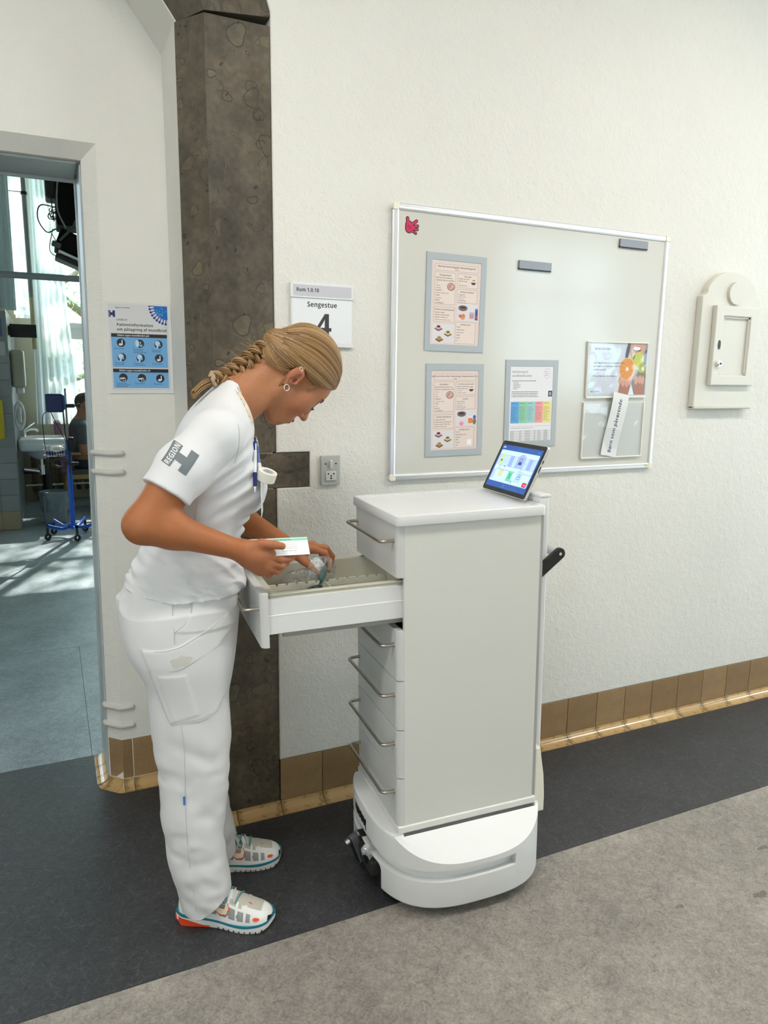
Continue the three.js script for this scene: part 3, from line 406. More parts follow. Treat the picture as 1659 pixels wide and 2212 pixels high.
// ---------------------------------------------------------------- mask notice on the recess wall
{
  const t = thing('notice_poster', 'laminated blue and white face mask instruction sheet on the recess wall', 'poster', [0.2905, 1.5705, -0.358]); t.rotation.z = 0.004;
  const m = printMat(840, 1180, (k, W, H) => {
    k.fillStyle = '#d8d6d2'; k.fillRect(0, 0, W, H); k.fillStyle = '#c9c9cd'; k.fillRect(40, 26, 760, 1110); k.fillStyle = '#cfced0'; k.fillRect(44, 30, 700, 400);
    txt(k, 'Region Hovedstaden', 130, 76, 19, '#444', 'left', 'bold'); k.fillStyle = '#1c2c5e'; k.fillRect(42, 110, 26, 82); k.fillRect(68, 134, 28, 36); k.fillRect(94, 110, 30, 82); k.fillStyle = '#8f99b8'; k.fillRect(48, 118, 8, 66);
    txt(k, 'COVID-19', 136, 236, 30, '#333', 'left', 'bold'); txt(k, 'Patientinformation', 136, 304, 50, '#2c2a30', 'left', 'bold', 'sans-serif', 470); txt(k, 'om påtagning af mundbind', 136, 364, 50, '#2c2a30', 'left', 'bold', 'sans-serif', 640);
    const E = (x, y, a, b, c, r = 0) => { k.fillStyle = c; k.beginPath(); k.ellipse(x, y, a, b, r, 0, 7); k.fill(); };
    k.save(); k.beginPath(); k.rect(40, 30, 754, 300); k.clip(); k.fillStyle = '#1d3f86'; for (let i = 0; i < 10; i++) { const a = Math.PI * (0.48 + i * 0.058); const X = 794 + Math.cos(a) * 230, Y = 34 + Math.sin(a) * 230; k.strokeStyle = '#1d3f86'; k.lineWidth = 12; k.beginPath(); k.moveTo(794, 34); k.lineTo(X, Y); k.stroke(); E(X, Y, 16, 16, '#1d3f86'); } E(794, 34, 176, 176, '#1f66b4'); reseed(4); for (let i = 0; i < 14; i++) E(650 + rnd() * 140, 46 + rnd() * 130, 10, 10, '#3f8fd6'); k.restore();
    const bar = (y, s) => { k.fillStyle = '#26242a'; k.fillRect(60, y, 716, 46); txt(k, s, 136, y + 33, 30, '#d9d9dd', 'left', 'bold'); };
    bar(400, 'Sådan tages mundbindet på:'); k.fillStyle = '#6fa6d4'; k.fillRect(60, 446, 716, 392); bar(856, 'Sådan tages mundbindet af:'); k.fillStyle = '#6fa6d4'; k.fillRect(60, 902, 716, 206);
    const ic = (x, y, kind) => { E(x, y, 54, 54, '#2a292f'); if (kind === 0) { E(x - 10, y + 22, 20, 16, '#cfd9e2'); k.fillStyle = '#cfd9e2'; k.fillRect(x + 6, y - 36, 14, 66); k.fillRect(x - 26, y + 10, 40, 22); } else if (kind === 1) { E(x - 12, y - 12, 34, 34, '#b9d2e8'); k.fillStyle = '#b9d2e8'; k.fillRect(x - 26, y + 10, 22, 44); k.fillStyle = '#5fa4d8'; k.fillRect(x + 2, y + 2, 26, 26); } else if (kind === 2) { E(x - 34, y, 26, 46, '#b9d2e8'); k.fillStyle = '#6db2e2'; k.fillRect(x - 4, y + 10, 34, 30); E(x + 8, y - 12, 9, 9, '#fff'); } else { k.fillStyle = '#cfd9e2'; k.beginPath(); k.moveTo(x - 50, y + 4); k.lineTo(x + 14, y - 4); k.lineTo(x + 20, y + 10); k.lineTo(x - 40, y + 24); k.fill(); k.strokeStyle = '#cfd9e2'; k.lineWidth = 5; k.strokeRect(x - 8, y + 14, 34, 26); } };
    [[180, 520, 0], [420, 526, 2], [660, 530, 1], [180, 706, 1], [420, 712, 1], [660, 714, 0], [186, 972, 3], [424, 976, 3], [664, 980, 0]].forEach(([x, y, q], i) => { ic(x, y, q); txt(k, String(i % 6 + 1), x - 90, y + 62, 18, '#24446a'); lines(k, x - 90, y + 72, 180, [1, 3, 2, 2, 2, 1, 3, 1, 1][i], 20, 8, '#3f688f', 40 + i, 0.6); });
  }, { roughness: 0.22 });
  card('laminated_sheet', 0.208, 0.295, 0.0014, m, t);
}
// ---------------------------------------------------------------- drawer cart on a wheeled robot base
const cart = thing('robot_cart', 'white hospital drawer cart on a rounded robot base, second drawer pulled open', 'cart', [0.8372, 0, 0.5954]);
cart.rotation.set(-0.0054, -0.0725, 0.0181, 'YXZ'); cart.updateMatrixWorld(true);
{
  const CX = 0.2, CZ = -0.174, sup = (a, b, n = 2.85, N = 120) => { const p = []; for (let i = 0; i < N; i++) { const t = i / N * Math.PI * 2, c = Math.cos(t), s = Math.sin(t); p.push([CX + a * Math.sign(c) * Math.abs(c) ** (2 / n), -(CZ + b * Math.sign(s) * Math.abs(s) ** (2 / n))].map((q) => q)); } return p; };
  const slab = (pts, y0, y1, bev = 0) => ext(shapeOf(pts), y1 - y0, bev, 3).rotateX(-Math.PI / 2).translate(0, y0, 0);
  let g = slab(sup(0.264, 0.271).reverse(), 0.030, 0.229, 0.006);
  const wedge = (s) => { const z0 = s > 0 ? 0.003 : -0.351, w = bx(0.9, 0.3, 0.4, 0, 0.15, 0.2); const a = 0.6; w.rotateX(s * a); if (s < 0) { w.scale(1, 1, 1); } return s > 0 ? w.translate(CX, 0.2265, z0) : bx(0.9, 0.3, 0.4, 0, 0.15, -0.2).rotateX(-a).translate(CX, 0.2265, z0); };
  g = cut(g, wedge(1)); g = cut(g, wedge(-1));
  // recessed band round the front
  const ring = shapeOf(sup(0.40, 0.40)); const hole = new THREE.Path(); sup(0.243, 0.25).reverse().forEach(([x, y], i) => (i ? hole.lineTo(x, y) : hole.moveTo(x, y))); hole.closePath(); ring.holes.push(hole);
  let band = ext(ring, 0.034).rotateX(-Math.PI / 2).translate(0, 0.112, 0);
  band = cut(band, bx(0.5, 0.2, 1.2, 0.309 + 0.25, 0.13, CZ));
  g = cut(g, band);
  g = cut(g, rb(0.12, 0.1, 0.26, 0.02, -0.06, 0.058, -0.178));
  g = cut(g, bx(0.424, 0.04, 0.06, 0.208, 0.229, -0.0215));
  put('base_shell', toCreasedNormals(boxUV(g), 0.55), M.cartWhite, cart);
  put('sensor_recess', rb(0.03, 0.085, 0.235, 0.008, 0.005, 0.064, -0.178), M.blackMatte, cart);
  put('sensor_mount', merge([rb(0.05, 0.05, 0.16, 0.01, -0.05, 0.075, -0.155), rb(0.03, 0.03, 0.04, 0.006, -0.06, 0.10, -0.205)]), M.blackMatte, cart);
  put('underbody', slab(sup(0.235, 0.24).reverse(), 0.016, 0.034), M.blackMatte, cart);
  for (const [x, z, w] of [[0.30, 0.03, 0], [0.09, 0.02, 0], [0.30, -0.37, 0], [0.09, -0.37, 0]]) { const dy = 0.0181 * x; put('caster_wheel', merge([new THREE.TorusGeometry(0.018, 0.009, 10, 28).translate(x, 0.027 - dy, z), cylZ(0.02, 0.012, x, 0.027 - dy, z, 24)]), mat({ color: lin(0.05, 0.05, 0.055), roughness: 0.6 }), cart); }
  // front sensors
  const pill = (L, H, D) => { const s = roundRect(H, L, H / 2.02); return ext(s, D, 0.003, 2).translate(0, 0, -D); };
  const cam1 = part('depth_camera', cart); cam1.position.set(-0.077, 0.089, -0.104); cam1.rotation.set(0.2, -0.93, 0.13, 'YXZ');
  put('camera_body', pill(0.092, 0.026, 0.024), mat({ color: lin(0.72, 0.73, 0.73), roughness: 0.25, metalness: 0.5 }), cam1);
  put('camera_glass', ext(roundRect(0.0205, 0.066, 0.0102), 0.001).translate(0, -0.010, -0.0002), M.black, cam1);
  put('camera_lens', cylZ(0.0062, 0.002, 0, -0.016, 0.0005, 24), mat({ color: lin(0.03, 0.06, 0.05), roughness: 0.08 }), cam1);
  put('camera_led', cylZ(0.004, 0.002, 0, 0.034, 0.0, 20), mat({ color: lin(0.45, 0.62, 0.57), roughness: 0.3 }), cam1);
  const cam2 = part('depth_camera', cart); cam2.position.set(-0.089, 0.072, -0.188); cam2.rotation.set(0.22, -1.25, 0.32, 'YXZ');
  put('camera_body', pill(0.092, 0.028, 0.03), mat({ color: lin(0.08, 0.08, 0.085), roughness: 0.4 }), cam2);
  put('camera_glass', ext(roundRect(0.021, 0.082, 0.0104), 0.001).translate(0, 0, -0.0002), M.black, cam2);
  put('lidar', merge([cylX(0.0135, 0.03, 0, 0, 0, 24), cylX(0.0098, 0.02, -0.022, 0, 0, 24)]).rotateZ(0.5).translate(-0.08, 0.104, -0.205), mat({ color: lin(0.5, 0.5, 0.5), roughness: 0.3, metalness: 0.9 }), cart);
  // black scrawled patch and line printed on the front
  const fx = (z, y) => { const u = Math.abs((z - CZ) / 0.271); return CX - 0.264 * Math.max(0, 1 - u ** 2.85) ** (1 / 2.85) - 0.0008; };
  const scr = [[-0.252, 0.203], [-0.246, 0.193], [-0.238, 0.197], [-0.226, 0.192], [-0.216, 0.196], [-0.204, 0.191], [-0.192, 0.196], [-0.18, 0.190], [-0.168, 0.194], [-0.158, 0.188], [-0.150, 0.195], [-0.142, 0.190], [-0.147, 0.176], [-0.146, 0.158], [-0.151, 0.157], [-0.153, 0.170], [-0.163, 0.165], [-0.172, 0.170], [-0.184, 0.165], [-0.196, 0.171], [-0.206, 0.166], [-0.218, 0.170], [-0.229, 0.166], [-0.240, 0.172], [-0.251, 0.175]];
  const dec = new THREE.ShapeGeometry(shapeOf(scr), 1); { const p = dec.attributes.position; for (let i = 0; i < p.count; i++) p.setXYZ(i, fx(p.getX(i)), p.getY(i) + 0.0, p.getX(i)); dec.computeVertexNormals(); }
  const decMat = M.black.clone(); decMat.side = THREE.DoubleSide; put('black_marking', dec, decMat, cart);
  const ln = new THREE.PlaneGeometry(0.092, 0.0022, 24, 1); { const p = ln.attributes.position; for (let i = 0; i < p.count; i++) { const z = p.getX(i) - 0.147, y = p.getY(i) + 0.1475; p.setXYZ(i, fx(z), y, z); } ln.computeVertexNormals(); } put('black_line', ln, decMat, cart);
  // cabinet
  const Y0 = 0.25, Y1 = 1.109, hs = (1.111 - 0.25) / 6, L = 0.412;
  put('plinth', rb(L + 0.032, 0.022, 0.356, 0.004, L / 2 - 0.004, 0.2395, -0.174), mat({ color: lin(0.76, 0.755, 0.72), roughness: 0.4 }), cart);
  put('side_panel', rb(L, Y1 - Y0, 0.012, 0.0012, L / 2, (Y0 + Y1) / 2, -0.006, 2), M.cartGrey, cart);
  put('side_panel', rb(L, Y1 - Y0, 0.012, 0.0012, L / 2, (Y0 + Y1) / 2, -0.342, 2), M.cartGrey, cart);
  put('back_panel', bx(0.01, Y1 - Y0, 0.324, L - 0.008, (Y0 + Y1) / 2, -0.174), M.cartGrey, cart);
  put('inner_liner', merge([bx(0.385, Y1 - Y0 - 0.004, 0.002, 0.206, (Y0 + Y1) / 2, -0.0135), bx(0.385, Y1 - Y0 - 0.004, 0.002, 0.206, (Y0 + Y1) / 2, -0.3345), bx(0.002, Y1 - Y0 - 0.004, 0.318, 0.3975, (Y0 + Y1) / 2, -0.174)]), M.blackMatte, cart);
  put('corner_profile', merge([rb(0.012, Y1 - Y0, 0.012, 0.002, L + 0.006, (Y0 + Y1) / 2, -0.0095), rb(0.012, Y1 - Y0, 0.012, 0.002, L + 0.006, (Y0 + Y1) / 2, -0.3385)]), mat({ color: lin(0.36, 0.36, 0.35), roughness: 0.4 }), cart);
  // top tray
  let tr = ext(roundRect(0.447, 0.366, 0.012, 0.1975, 0.170), 0.0285, 0.004, 3).rotateX(-Math.PI / 2).translate(0, 1.109, 0);
  tr = cut(tr, ext(roundRect(0.405, 0.324, 0.014, 0.1975, 0.170), 0.03, 0).rotateX(-Math.PI / 2).translate(0, 1.1325, 0));
  tr = cut(tr, (() => { const s = roundRect(0.417, 0.336, 0.016, 0.1975, 0.170); return ext(s, 0.02, 0.0).rotateX(-Math.PI / 2).translate(0, 1.1352, 0); })());
  put('top_tray', toCreasedNormals(boxUV(tr), 0.5), M.cartWhite, cart);
  // drawers
  const frontGeo = (h) => { const s = new THREE.Shape(), r = 0.014; s.moveTo(0, 0.001); s.lineTo(0, 0.347); s.lineTo(-0.02 + r, 0.347); s.absarc(-0.02 + r, 0.347 - r, r, Math.PI / 2, Math.PI, false); s.lineTo(-0.02, 0.001 + r); s.absarc(-0.02 + r, 0.001 + r, r, Math.PI, 1.5 * Math.PI, false); s.closePath(); return ext(s, h, 0.0012, 2, 10).rotateX(-Math.PI / 2); };
  const fg = frontGeo(hs - 0.0022);
  const hg = (() => { const p = []; const c = new THREE.CurvePath(), A = [-0.02, -0.024], B = [-0.055, -0.024], r = 0.014; const q = [[-0.019, 0, -0.0235], [-0.042, 0, -0.0235], [-0.0525, 0, -0.028], [-0.0565, 0, -0.039], [-0.0565, 0, -0.06], [-0.0565, 0, -0.17], [-0.0565, 0, -0.284], [-0.0565, 0, -0.305], [-0.0525, 0, -0.3165], [-0.042, 0, -0.321], [-0.019, 0, -0.321]]; return merge([tube(q, 0.0047, 90, 12), cylX(0.0058, 0.002, -0.0203, 0, -0.0235, 16), cylX(0.0058, 0.002, -0.0203, 0, -0.321, 16)]); })();
  const boxGeo = merge([bx(0.37, 0.09, 0.012, 0.19, 0.075, -0.024), bx(0.37, 0.09, 0.012, 0.19, 0.075, -0.324), bx(0.37, 0.004, 0.29, 0.19, 0.032, -0.174), bx(0.01, 0.09, 0.29, 0.37, 0.075, -0.174)]);
  const tell = ['top drawer, closed', 'drawer pulled open with beige divided basket', 'closed drawer just below the open one', 'closed drawer', 'closed drawer', 'lowest drawer, closed'];
  for (let i = 0; i < 6; i++) {
    const d = part('drawer', cart); d.position.set(i === 1 ? -0.3605 : 0, 1.111 - (i + 1) * hs + 0.0011, 0); if (i < 3 || i === 5) d.userData.label = tell[i];
    put('drawer_front', fg, M.drawer, d); put('handle', hg.clone().translate(0, hs - 0.046, 0), M.steel, d);
    if (i !== 1) { put('drawer_box', boxGeo, M.drawer, d); continue; }
    const side = (z, s) => { const sh = shapeOf([[0, 0.030], [0.011, 0.030], [0.011, 0.0745], [0.0085, 0.0775], [0.0085, 0.121], [0, 0.121]].map(([x, y]) => [x * s, y])); return ext(sh, 0.40, 0).rotateY(-Math.PI / 2).translate(0.40, 0, z); };
    // profile runs along x; across is z
    const prof = (z, s) => { const g = merge([bx(0.40, 0.0455, 0.012, 0.20, 0.0535, z), bx(0.40, 0.044, 0.009, 0.20, 0.098, z - 0.0012 * s), rb(0.40, 0.004, 0.0125, 0.0015, 0.20, 0.0772, z)]); return g; };
    put('side_rail', prof(-0.021, 1), M.cartWhite, d); put('side_rail', prof(-0.327, -1), M.cartWhite, d);
    put('bottom_plate', bx(0.40, 0.004, 0.30, 0.20, 0.0285, -0.174), mat({ color: lin(0.55, 0.55, 0.53), roughness: 0.5 }), d);
    put('back_wall', bx(0.012, 0.09, 0.30, 0.394, 0.075, -0.174), M.cartWhite, d);
    put('runner', merge([bx(0.42, 0.012, 0.012, 0.25, 0.022, -0.03), bx(0.42, 0.012, 0.012, 0.25, 0.022, -0.318), bx(0.02, 0.008, 0.06, 0.13, 0.022, -0.06)]), mat({ color: lin(0.35, 0.35, 0.34), roughness: 0.4, metalness: 0.5 }), d);
    // beige basket
    const k = part('basket', d); k.userData.label = 'beige plastic basket with notched dividers'; const X0 = 0.006, X1 = 0.382, Z0 = -0.322, Z1 = -0.024;
    let b = rb(X1 - X0, 0.088, Z1 - Z0, 0.006, (X0 + X1) / 2, 0.085, (Z0 + Z1) / 2);
    b = cut(b, rb(X1 - X0 - 0.034, 0.12, Z1 - Z0 - 0.026, 0.008, (X0 + X1) / 2, 0.105 + 0.0, (Z0 + Z1) / 2));
    put('basket_shell', toCreasedNormals(boxUV(b), 0.6), M.beige, k);
    put('basket_rim', (() => { const s = roundRect(X1 - X0 + 0.004, Z1 - Z0 + 0.006, 0.008, (X0 + X1) / 2, -(Z0 + Z1) / 2); s.holes.push(new THREE.Path(roundRect(X1 - X0 - 0.033, Z1 - Z0 - 0.024, 0.008, (X0 + X1) / 2, -(Z0 + Z1) / 2).getPoints())); return ext(s, 0.005, 0.0015, 2).rotateX(-Math.PI / 2).translate(0, 0.127, 0); })(), M.beige, k);
    put('basket_paper', bx(0.32, 0.0008, 0.07, 0.19, 0.0462, -0.075), mat({ color: lin(0.7, 0.71, 0.74) }), k);
    const ZD = -0.150, XD = 0.19, n = 6;
    const div = (x0, x1) => { const s = new THREE.Shape(), w = (x1 - x0) / n; s.moveTo(x0, 0.046); s.lineTo(x1, 0.046); s.lineTo(x1, 0.114); for (let i = n; i > 0; i--) { const xr = x0 + i * w, xl = xr - w; s.lineTo(xr - 0.003, 0.119); s.lineTo(xl + 0.006, 0.119); s.lineTo(xl + 0.004, 0.114); s.lineTo(xl + 0.0012, 0.112); s.lineTo(xl, 0.1135); } s.closePath(); return s; };
    for (const [a, c] of [[X0 + 0.018, XD - 0.002], [XD + 0.002, X1 - 0.018]]) { const o = [ext(div(a, c), 0.003, 0.0006, 1).translate(0, 0, ZD)]; const w = (c - a) / n; for (let i = 0; i < n; i++) { o.push(bx(w * 0.62, 0.0012, 0.0012, a + (i + 0.5) * w, 0.1025, ZD + 0.0034)); if (i) o.push(bx(0.0009, 0.058, 0.001, a + i * w, 0.078, ZD + 0.0033)); } put('divider', merge(o), M.beige, k); }
    put('cross_divider', rb(0.003, 0.066, Z1 - Z0 - 0.026, 0.001, XD, 0.079, (Z0 + Z1) / 2), M.beige, k);
  }
  // back column, fairing and push bar
  put('back_column', rb(0.030, 0.94, 0.30, 0.006, L + 0.026, 0.685, -0.174), M.cartWhite, cart);
  put('column_fairing', ext(shapeOf([[L + 0.012, 0.19], [0.459, 0.19], [0.4595, 0.24], [0.455, 0.31], [0.445, 0.37], [0.4405, 0.40], [L + 0.012, 0.40]]), 0.34, 0.004, 2).translate(0, 0, -0.344), mat({ color: lin(0.78, 0.75, 0.65), roughness: 0.42 }), cart);
  put('tablet_bracket', merge([ext(shapeOf([[0.432, 1.15], [0.470, 1.15], [0.4585, 1.232], [0.4545, 1.240], [0.4475, 1.236]]), 0.07, 0.002, 1).translate(0, 0, -0.205), rb(0.02, 0.03, 0.12, 0.003, 0.424, 1.150, -0.150)]), M.cream, cart);
  put('column_cap', rb(0.036, 0.008, 0.304, 0.003, L + 0.027, 1.157, -0.174), M.cartWhite, cart);
  const arm = (() => { const s = new THREE.Shape(), a = 0.64, dx = Math.cos(a), dy = Math.sin(a), r = 0.017, l = 0.086; s.absarc(l * dx, l * dy, r, a - Math.PI / 2, a + Math.PI / 2); s.absarc(-0.01 * dx, -0.01 * dy, r, a + Math.PI / 2, a + 1.5 * Math.PI); s.closePath(); return ext(s, 0.012, 0.0015, 2); })();
  for (const z of [-0.024, -0.336]) put('push_bar_arm', arm.clone().translate(0.418, 0.936, z), M.black, cart);
  put('push_bar', cylZ(0.013, 0.31, 0.487, 0.9875, -0.174, 24), mat({ color: lin(0.5, 0.51, 0.51), roughness: 0.4 }), cart);
  put('bar_screw', cylZ(0.0045, 0.002, 0.487, 0.9875, -0.0115, 20), M.chrome, cart);
}
// ---------------------------------------------------------------- tablet
{
  const t = thing('tablet_computer', 'tablet showing a blue floor plan, propped on the cart top', 'tablet'); const p = cart.localToWorld(V3(0.397, 1.1385, -0.184));
  t.position.copy(p); const q = cart.getWorldQuaternion(new THREE.Quaternion()); const e = new THREE.Quaternion().setFromEuler(new THREE.Euler(0, -Math.PI / 2, 0, 'YXZ')), tl = new THREE.Quaternion().setFromAxisAngle(V3(0, 0, 1), -0.466), yw = new THREE.Quaternion().setFromAxisAngle(V3(0, 1, 0), -0.02);
  t.quaternion.copy(q).multiply(yw).multiply(tl).multiply(e); const w = 0.261, h = 0.168;
  put('housing', ext(roundRect(w, h, 0.009, 0, h / 2), 0.008, 0.002, 3), mat({ color: lin(0.62, 0.63, 0.64), roughness: 0.3, metalness: 0.6 }), t);
  put('bezel', ext(roundRect(w - 0.004, h - 0.004, 0.008, 0, h / 2), 0.0006).translate(0, 0, 0.0078), mat({ color: lin(0.006, 0.006, 0.007), roughness: 0.12 }), t);
  const scr = canvasTex(1000, 640, (k, W, H) => {
    k.fillStyle = '#0d4a98'; k.fillRect(0, 0, W, H); k.fillStyle = '#b9d3f8'; k.beginPath(); k.roundRect ? k.roundRect(26, 78, 948, 478, 18) : k.rect(26, 78, 948, 478); k.fill();
    txt(k, 'UVD', 24, 50, 34, '#e8eefc'); txt(k, '81%', 950, 50, 24, '#7f93c8', 'right'); txt(k, '↯', 880, 50, 26, '#3fae6a');
    const R = (x, y, w, h, c) => { k.fillStyle = c; k.fillRect(x, y, w, h); k.strokeStyle = '#5d7fbd'; k.lineWidth = 2.5; k.strokeRect(x, y, w, h); };
    R(26, 150, 900, 150, '#aecdfb'); R(26, 150, 70, 120, '#a9c2f4'); R(96, 142, 64, 172, '#c3cd76'); R(160, 150, 160, 160, '#a6c9fb'); R(330, 150, 84, 160, '#8f9fd2'); R(416, 150, 92, 160, '#a9ccfb'); R(700, 150, 88, 160, '#a9ccfb'); R(792, 150, 80, 160, '#8f9fd2'); R(876, 150, 98, 160, '#a9c2f8');
    k.fillStyle = '#96a5d6'; k.beginPath(); k.moveTo(512, 310); k.lineTo(512, 150); k.quadraticCurveTo(600, 60, 690, 150); k.lineTo(690, 310); k.closePath(); k.fill(); k.strokeStyle = '#5a6fa8'; k.stroke();
    k.strokeStyle = '#23407c'; k.lineWidth = 8; k.strokeRect(568, 164, 62, 44); k.fillStyle = '#1d3c80'; k.fillRect(560, 218, 80, 40);
    ['4', '2', '3'].forEach((s, i) => txt(k, s, [238, 462, 744][i], 242, 34, '#4a69ad', 'center', 'normal')); k.fillStyle = '#1d2f50'; k.fillRect(112, 220, 30, 30); k.fillStyle = '#1a4ea8'; k.fillRect(252, 308, 24, 18);
    k.strokeStyle = '#3b5a96'; k.lineWidth = 4; k.beginPath(); k.moveTo(90, 372); k.lineTo(500, 372); k.lineTo(590, 372); k.moveTo(760, 372); k.lineTo(974, 372); k.stroke(); R(26, 392, 68, 130, '#a6bdf2'); R(204, 376, 80, 86, '#c8c97e'); R(430, 370, 110, 148, '#57c39a'); R(640, 352, 130, 150, '#a8caf8'); k.strokeStyle = '#1f5a4a'; k.lineWidth = 10; k.beginPath(); k.moveTo(462, 400); k.lineTo(510, 480); k.moveTo(510, 400); k.lineTo(462, 480); k.stroke(); k.strokeStyle = '#2c5ca8'; k.lineWidth = 7; k.strokeRect(684, 388, 50, 26); k.strokeRect(676, 428, 66, 34);
    k.strokeStyle = '#3b5a96'; k.lineWidth = 3; k.beginPath(); k.moveTo(540, 372); k.lineTo(540, 556); k.moveTo(636, 500); k.lineTo(600, 500); k.lineTo(600, 556); k.stroke(); k.strokeStyle = '#4f9a60'; k.lineWidth = 5; for (const [x, y] of [[150, 342], [690, 330]]) { k.beginPath(); k.ellipse(x, y, 16, 24, 0.3, 0, 7); k.stroke(); }
    k.fillStyle = '#16305c'; k.beginPath(); k.moveTo(560, 500); k.lineTo(584, 500); k.lineTo(572, 540); k.fill(); k.fillStyle = '#c01b38'; k.beginPath(); k.roundRect ? k.roundRect(856, 482, 100, 66, 16) : k.rect(856, 482, 100, 66); k.fill(); txt(k, '● Stop', 906, 524, 24, '#f0d8dc', 'center'); k.fillStyle = '#245fae'; k.fillRect(420, 572, 60, 56); txt(k, '⌂', 450, 612, 30, '#b8cef0', 'center'); txt(k, '☰', 540, 612, 30, '#b8cef0', 'center');
  });
  put('screen', new THREE.PlaneGeometry(w - 0.026, h - 0.030).translate(0, h / 2, 0.0087), mat({ color: lin(0.02, 0.02, 0.02), emissive: lin(1, 1, 1), emissiveMap: scr, emissiveIntensity: 0.85, roughness: 0.12 }), t);
  const sl = new THREE.RectAreaLight(lin(0.6, 0.75, 1), 0.25, w - 0.026, h - 0.03); sl.position.set(0, h / 2, 0.0095); sl.rotation.y = Math.PI; t.add(sl);
  put('camera_dot', cylZ(0.0016, 0.0004, 0.01, h - 0.008, 0.0086, 12), mat({ color: lin(0.02, 0.03, 0.05), roughness: 0.1 }), t);
  put('side_buttons', merge([rb(0.0012, 0.010, 0.003, 0.0005, w / 2 + 0.0003, h * 0.72, 0.004), rb(0.0012, 0.018, 0.003, 0.0005, w / 2 + 0.0003, h * 0.58, 0.004)]), M.black, t);
  put('back_clamp', rb(0.03, 0.07, 0.012, 0.004, 0.085, 0.055, -0.007), M.black, t);
}
// ---------------------------------------------------------------- distance fields and their meshes
const smin = (a, b, k) => { const h = Math.max(k - Math.abs(a - b), 0) / k; return Math.min(a, b) - h * h * k * 0.25; };
const smax = (a, b, k) => -smin(-a, -b, k);
const cap = (a, b, ra, rb_) => { const [ax, ay, az] = a, dx = b[0] - ax, dy = b[1] - ay, dz = b[2] - az, q = 1 / (dx * dx + dy * dy + dz * dz + 1e-12); return (x, y, z) => { const px = x - ax, py = y - ay, pz = z - az, t = Math.min(1, Math.max(0, (px * dx + py * dy + pz * dz) * q)), ex = px - dx * t, ey = py - dy * t, ez = pz - dz * t; return Math.sqrt(ex * ex + ey * ey + ez * ez) - (ra + (rb_ - ra) * t); }; };
const ell = (c, r) => (x, y, z) => { const a = (x - c[0]) / r[0], b = (y - c[1]) / r[1], d = (z - c[2]) / r[2], k = Math.sqrt(a * a + b * b + d * d), m = Math.sqrt((a / r[0]) ** 2 + (b / r[1]) ** 2 + (d / r[2]) ** 2); return k * (k - 1) / (m + 1e-9); };
const spl = (tab) => { const n = tab.length, xs = tab.map((t) => t[0]), cols = tab[0].length - 1; return (x, out) => { let i = 0; while (i < n - 2 && x > xs[i + 1]) i++; const t = clamp((x - xs[i]) / (xs[i + 1] - xs[i])), t2 = t * t, t3 = t2 * t, a = tab[Math.max(0, i - 1)], b = tab[i], c = tab[i + 1], d = tab[Math.min(n - 1, i + 2)]; for (let k = 1; k <= cols; k++) { const m0 = i > 0 ? (c[k] - a[k]) * (c[0] - b[0]) / (c[0] - a[0]) : c[k] - b[k], m1 = i < n - 2 ? (d[k] - b[k]) * (c[0] - b[0]) / (d[0] - b[0]) : c[k] - b[k]; out[k - 1] = (2 * t3 - 3 * t2 + 1) * b[k] + (t3 - 2 * t2 + t) * m0 + (-2 * t3 + 3 * t2) * c[k] + (t3 - t2) * m1; } }; };
// a body whose level slices are superellipses: rows [y, xBack, xFront, zCentre, zHalf]
const slices = (tab, e = 2.3) => { const s = spl(tab), o = [0, 0, 0, 0], y0 = tab[0][0], y1 = tab[tab.length - 1][0]; return (x, y, z) => { s(clamp(y, y0, y1), o); const rx = (o[1] - o[0]) / 2, a = Math.abs(x - (o[0] + o[1]) / 2) / rx, b = Math.abs(z - o[2]) / o[3], k = (a ** e + b ** e) ** (1 / e), d = (k - 1) * Math.min(rx, o[3]) * 0.92; return Math.max(d, y0 - y, y - y1); }; };
const h3 = (() => { const n = 64, g = new Float32Array(n * n * n); reseed(2024); for (let i = 0; i < g.length; i++) g[i] = rnd(); return (x, y, z) => { const xi = Math.floor(x), yi = Math.floor(y), zi = Math.floor(z), fx = x - xi, fy = y - yi, fz = z - zi, u = fx * fx * (3 - 2 * fx), v = fy * fy * (3 - 2 * fy), w = fz * fz * (3 - 2 * fz), X = xi & 63, Y = yi & 63, Z = zi & 63, X1 = (X + 1) & 63, Y1 = (Y + 1) & 63, Z1 = (Z + 1) & 63, f = (a, b, c) => g[(c * n + b) * n + a]; return mixv(mixv(mixv(f(X, Y, Z), f(X1, Y, Z), u), mixv(f(X, Y1, Z), f(X1, Y1, Z), u), v), mixv(mixv(f(X, Y, Z1), f(X1, Y, Z1), u), mixv(f(X, Y1, Z1), f(X1, Y1, Z1), u), v), w) * 2 - 1; }; })();
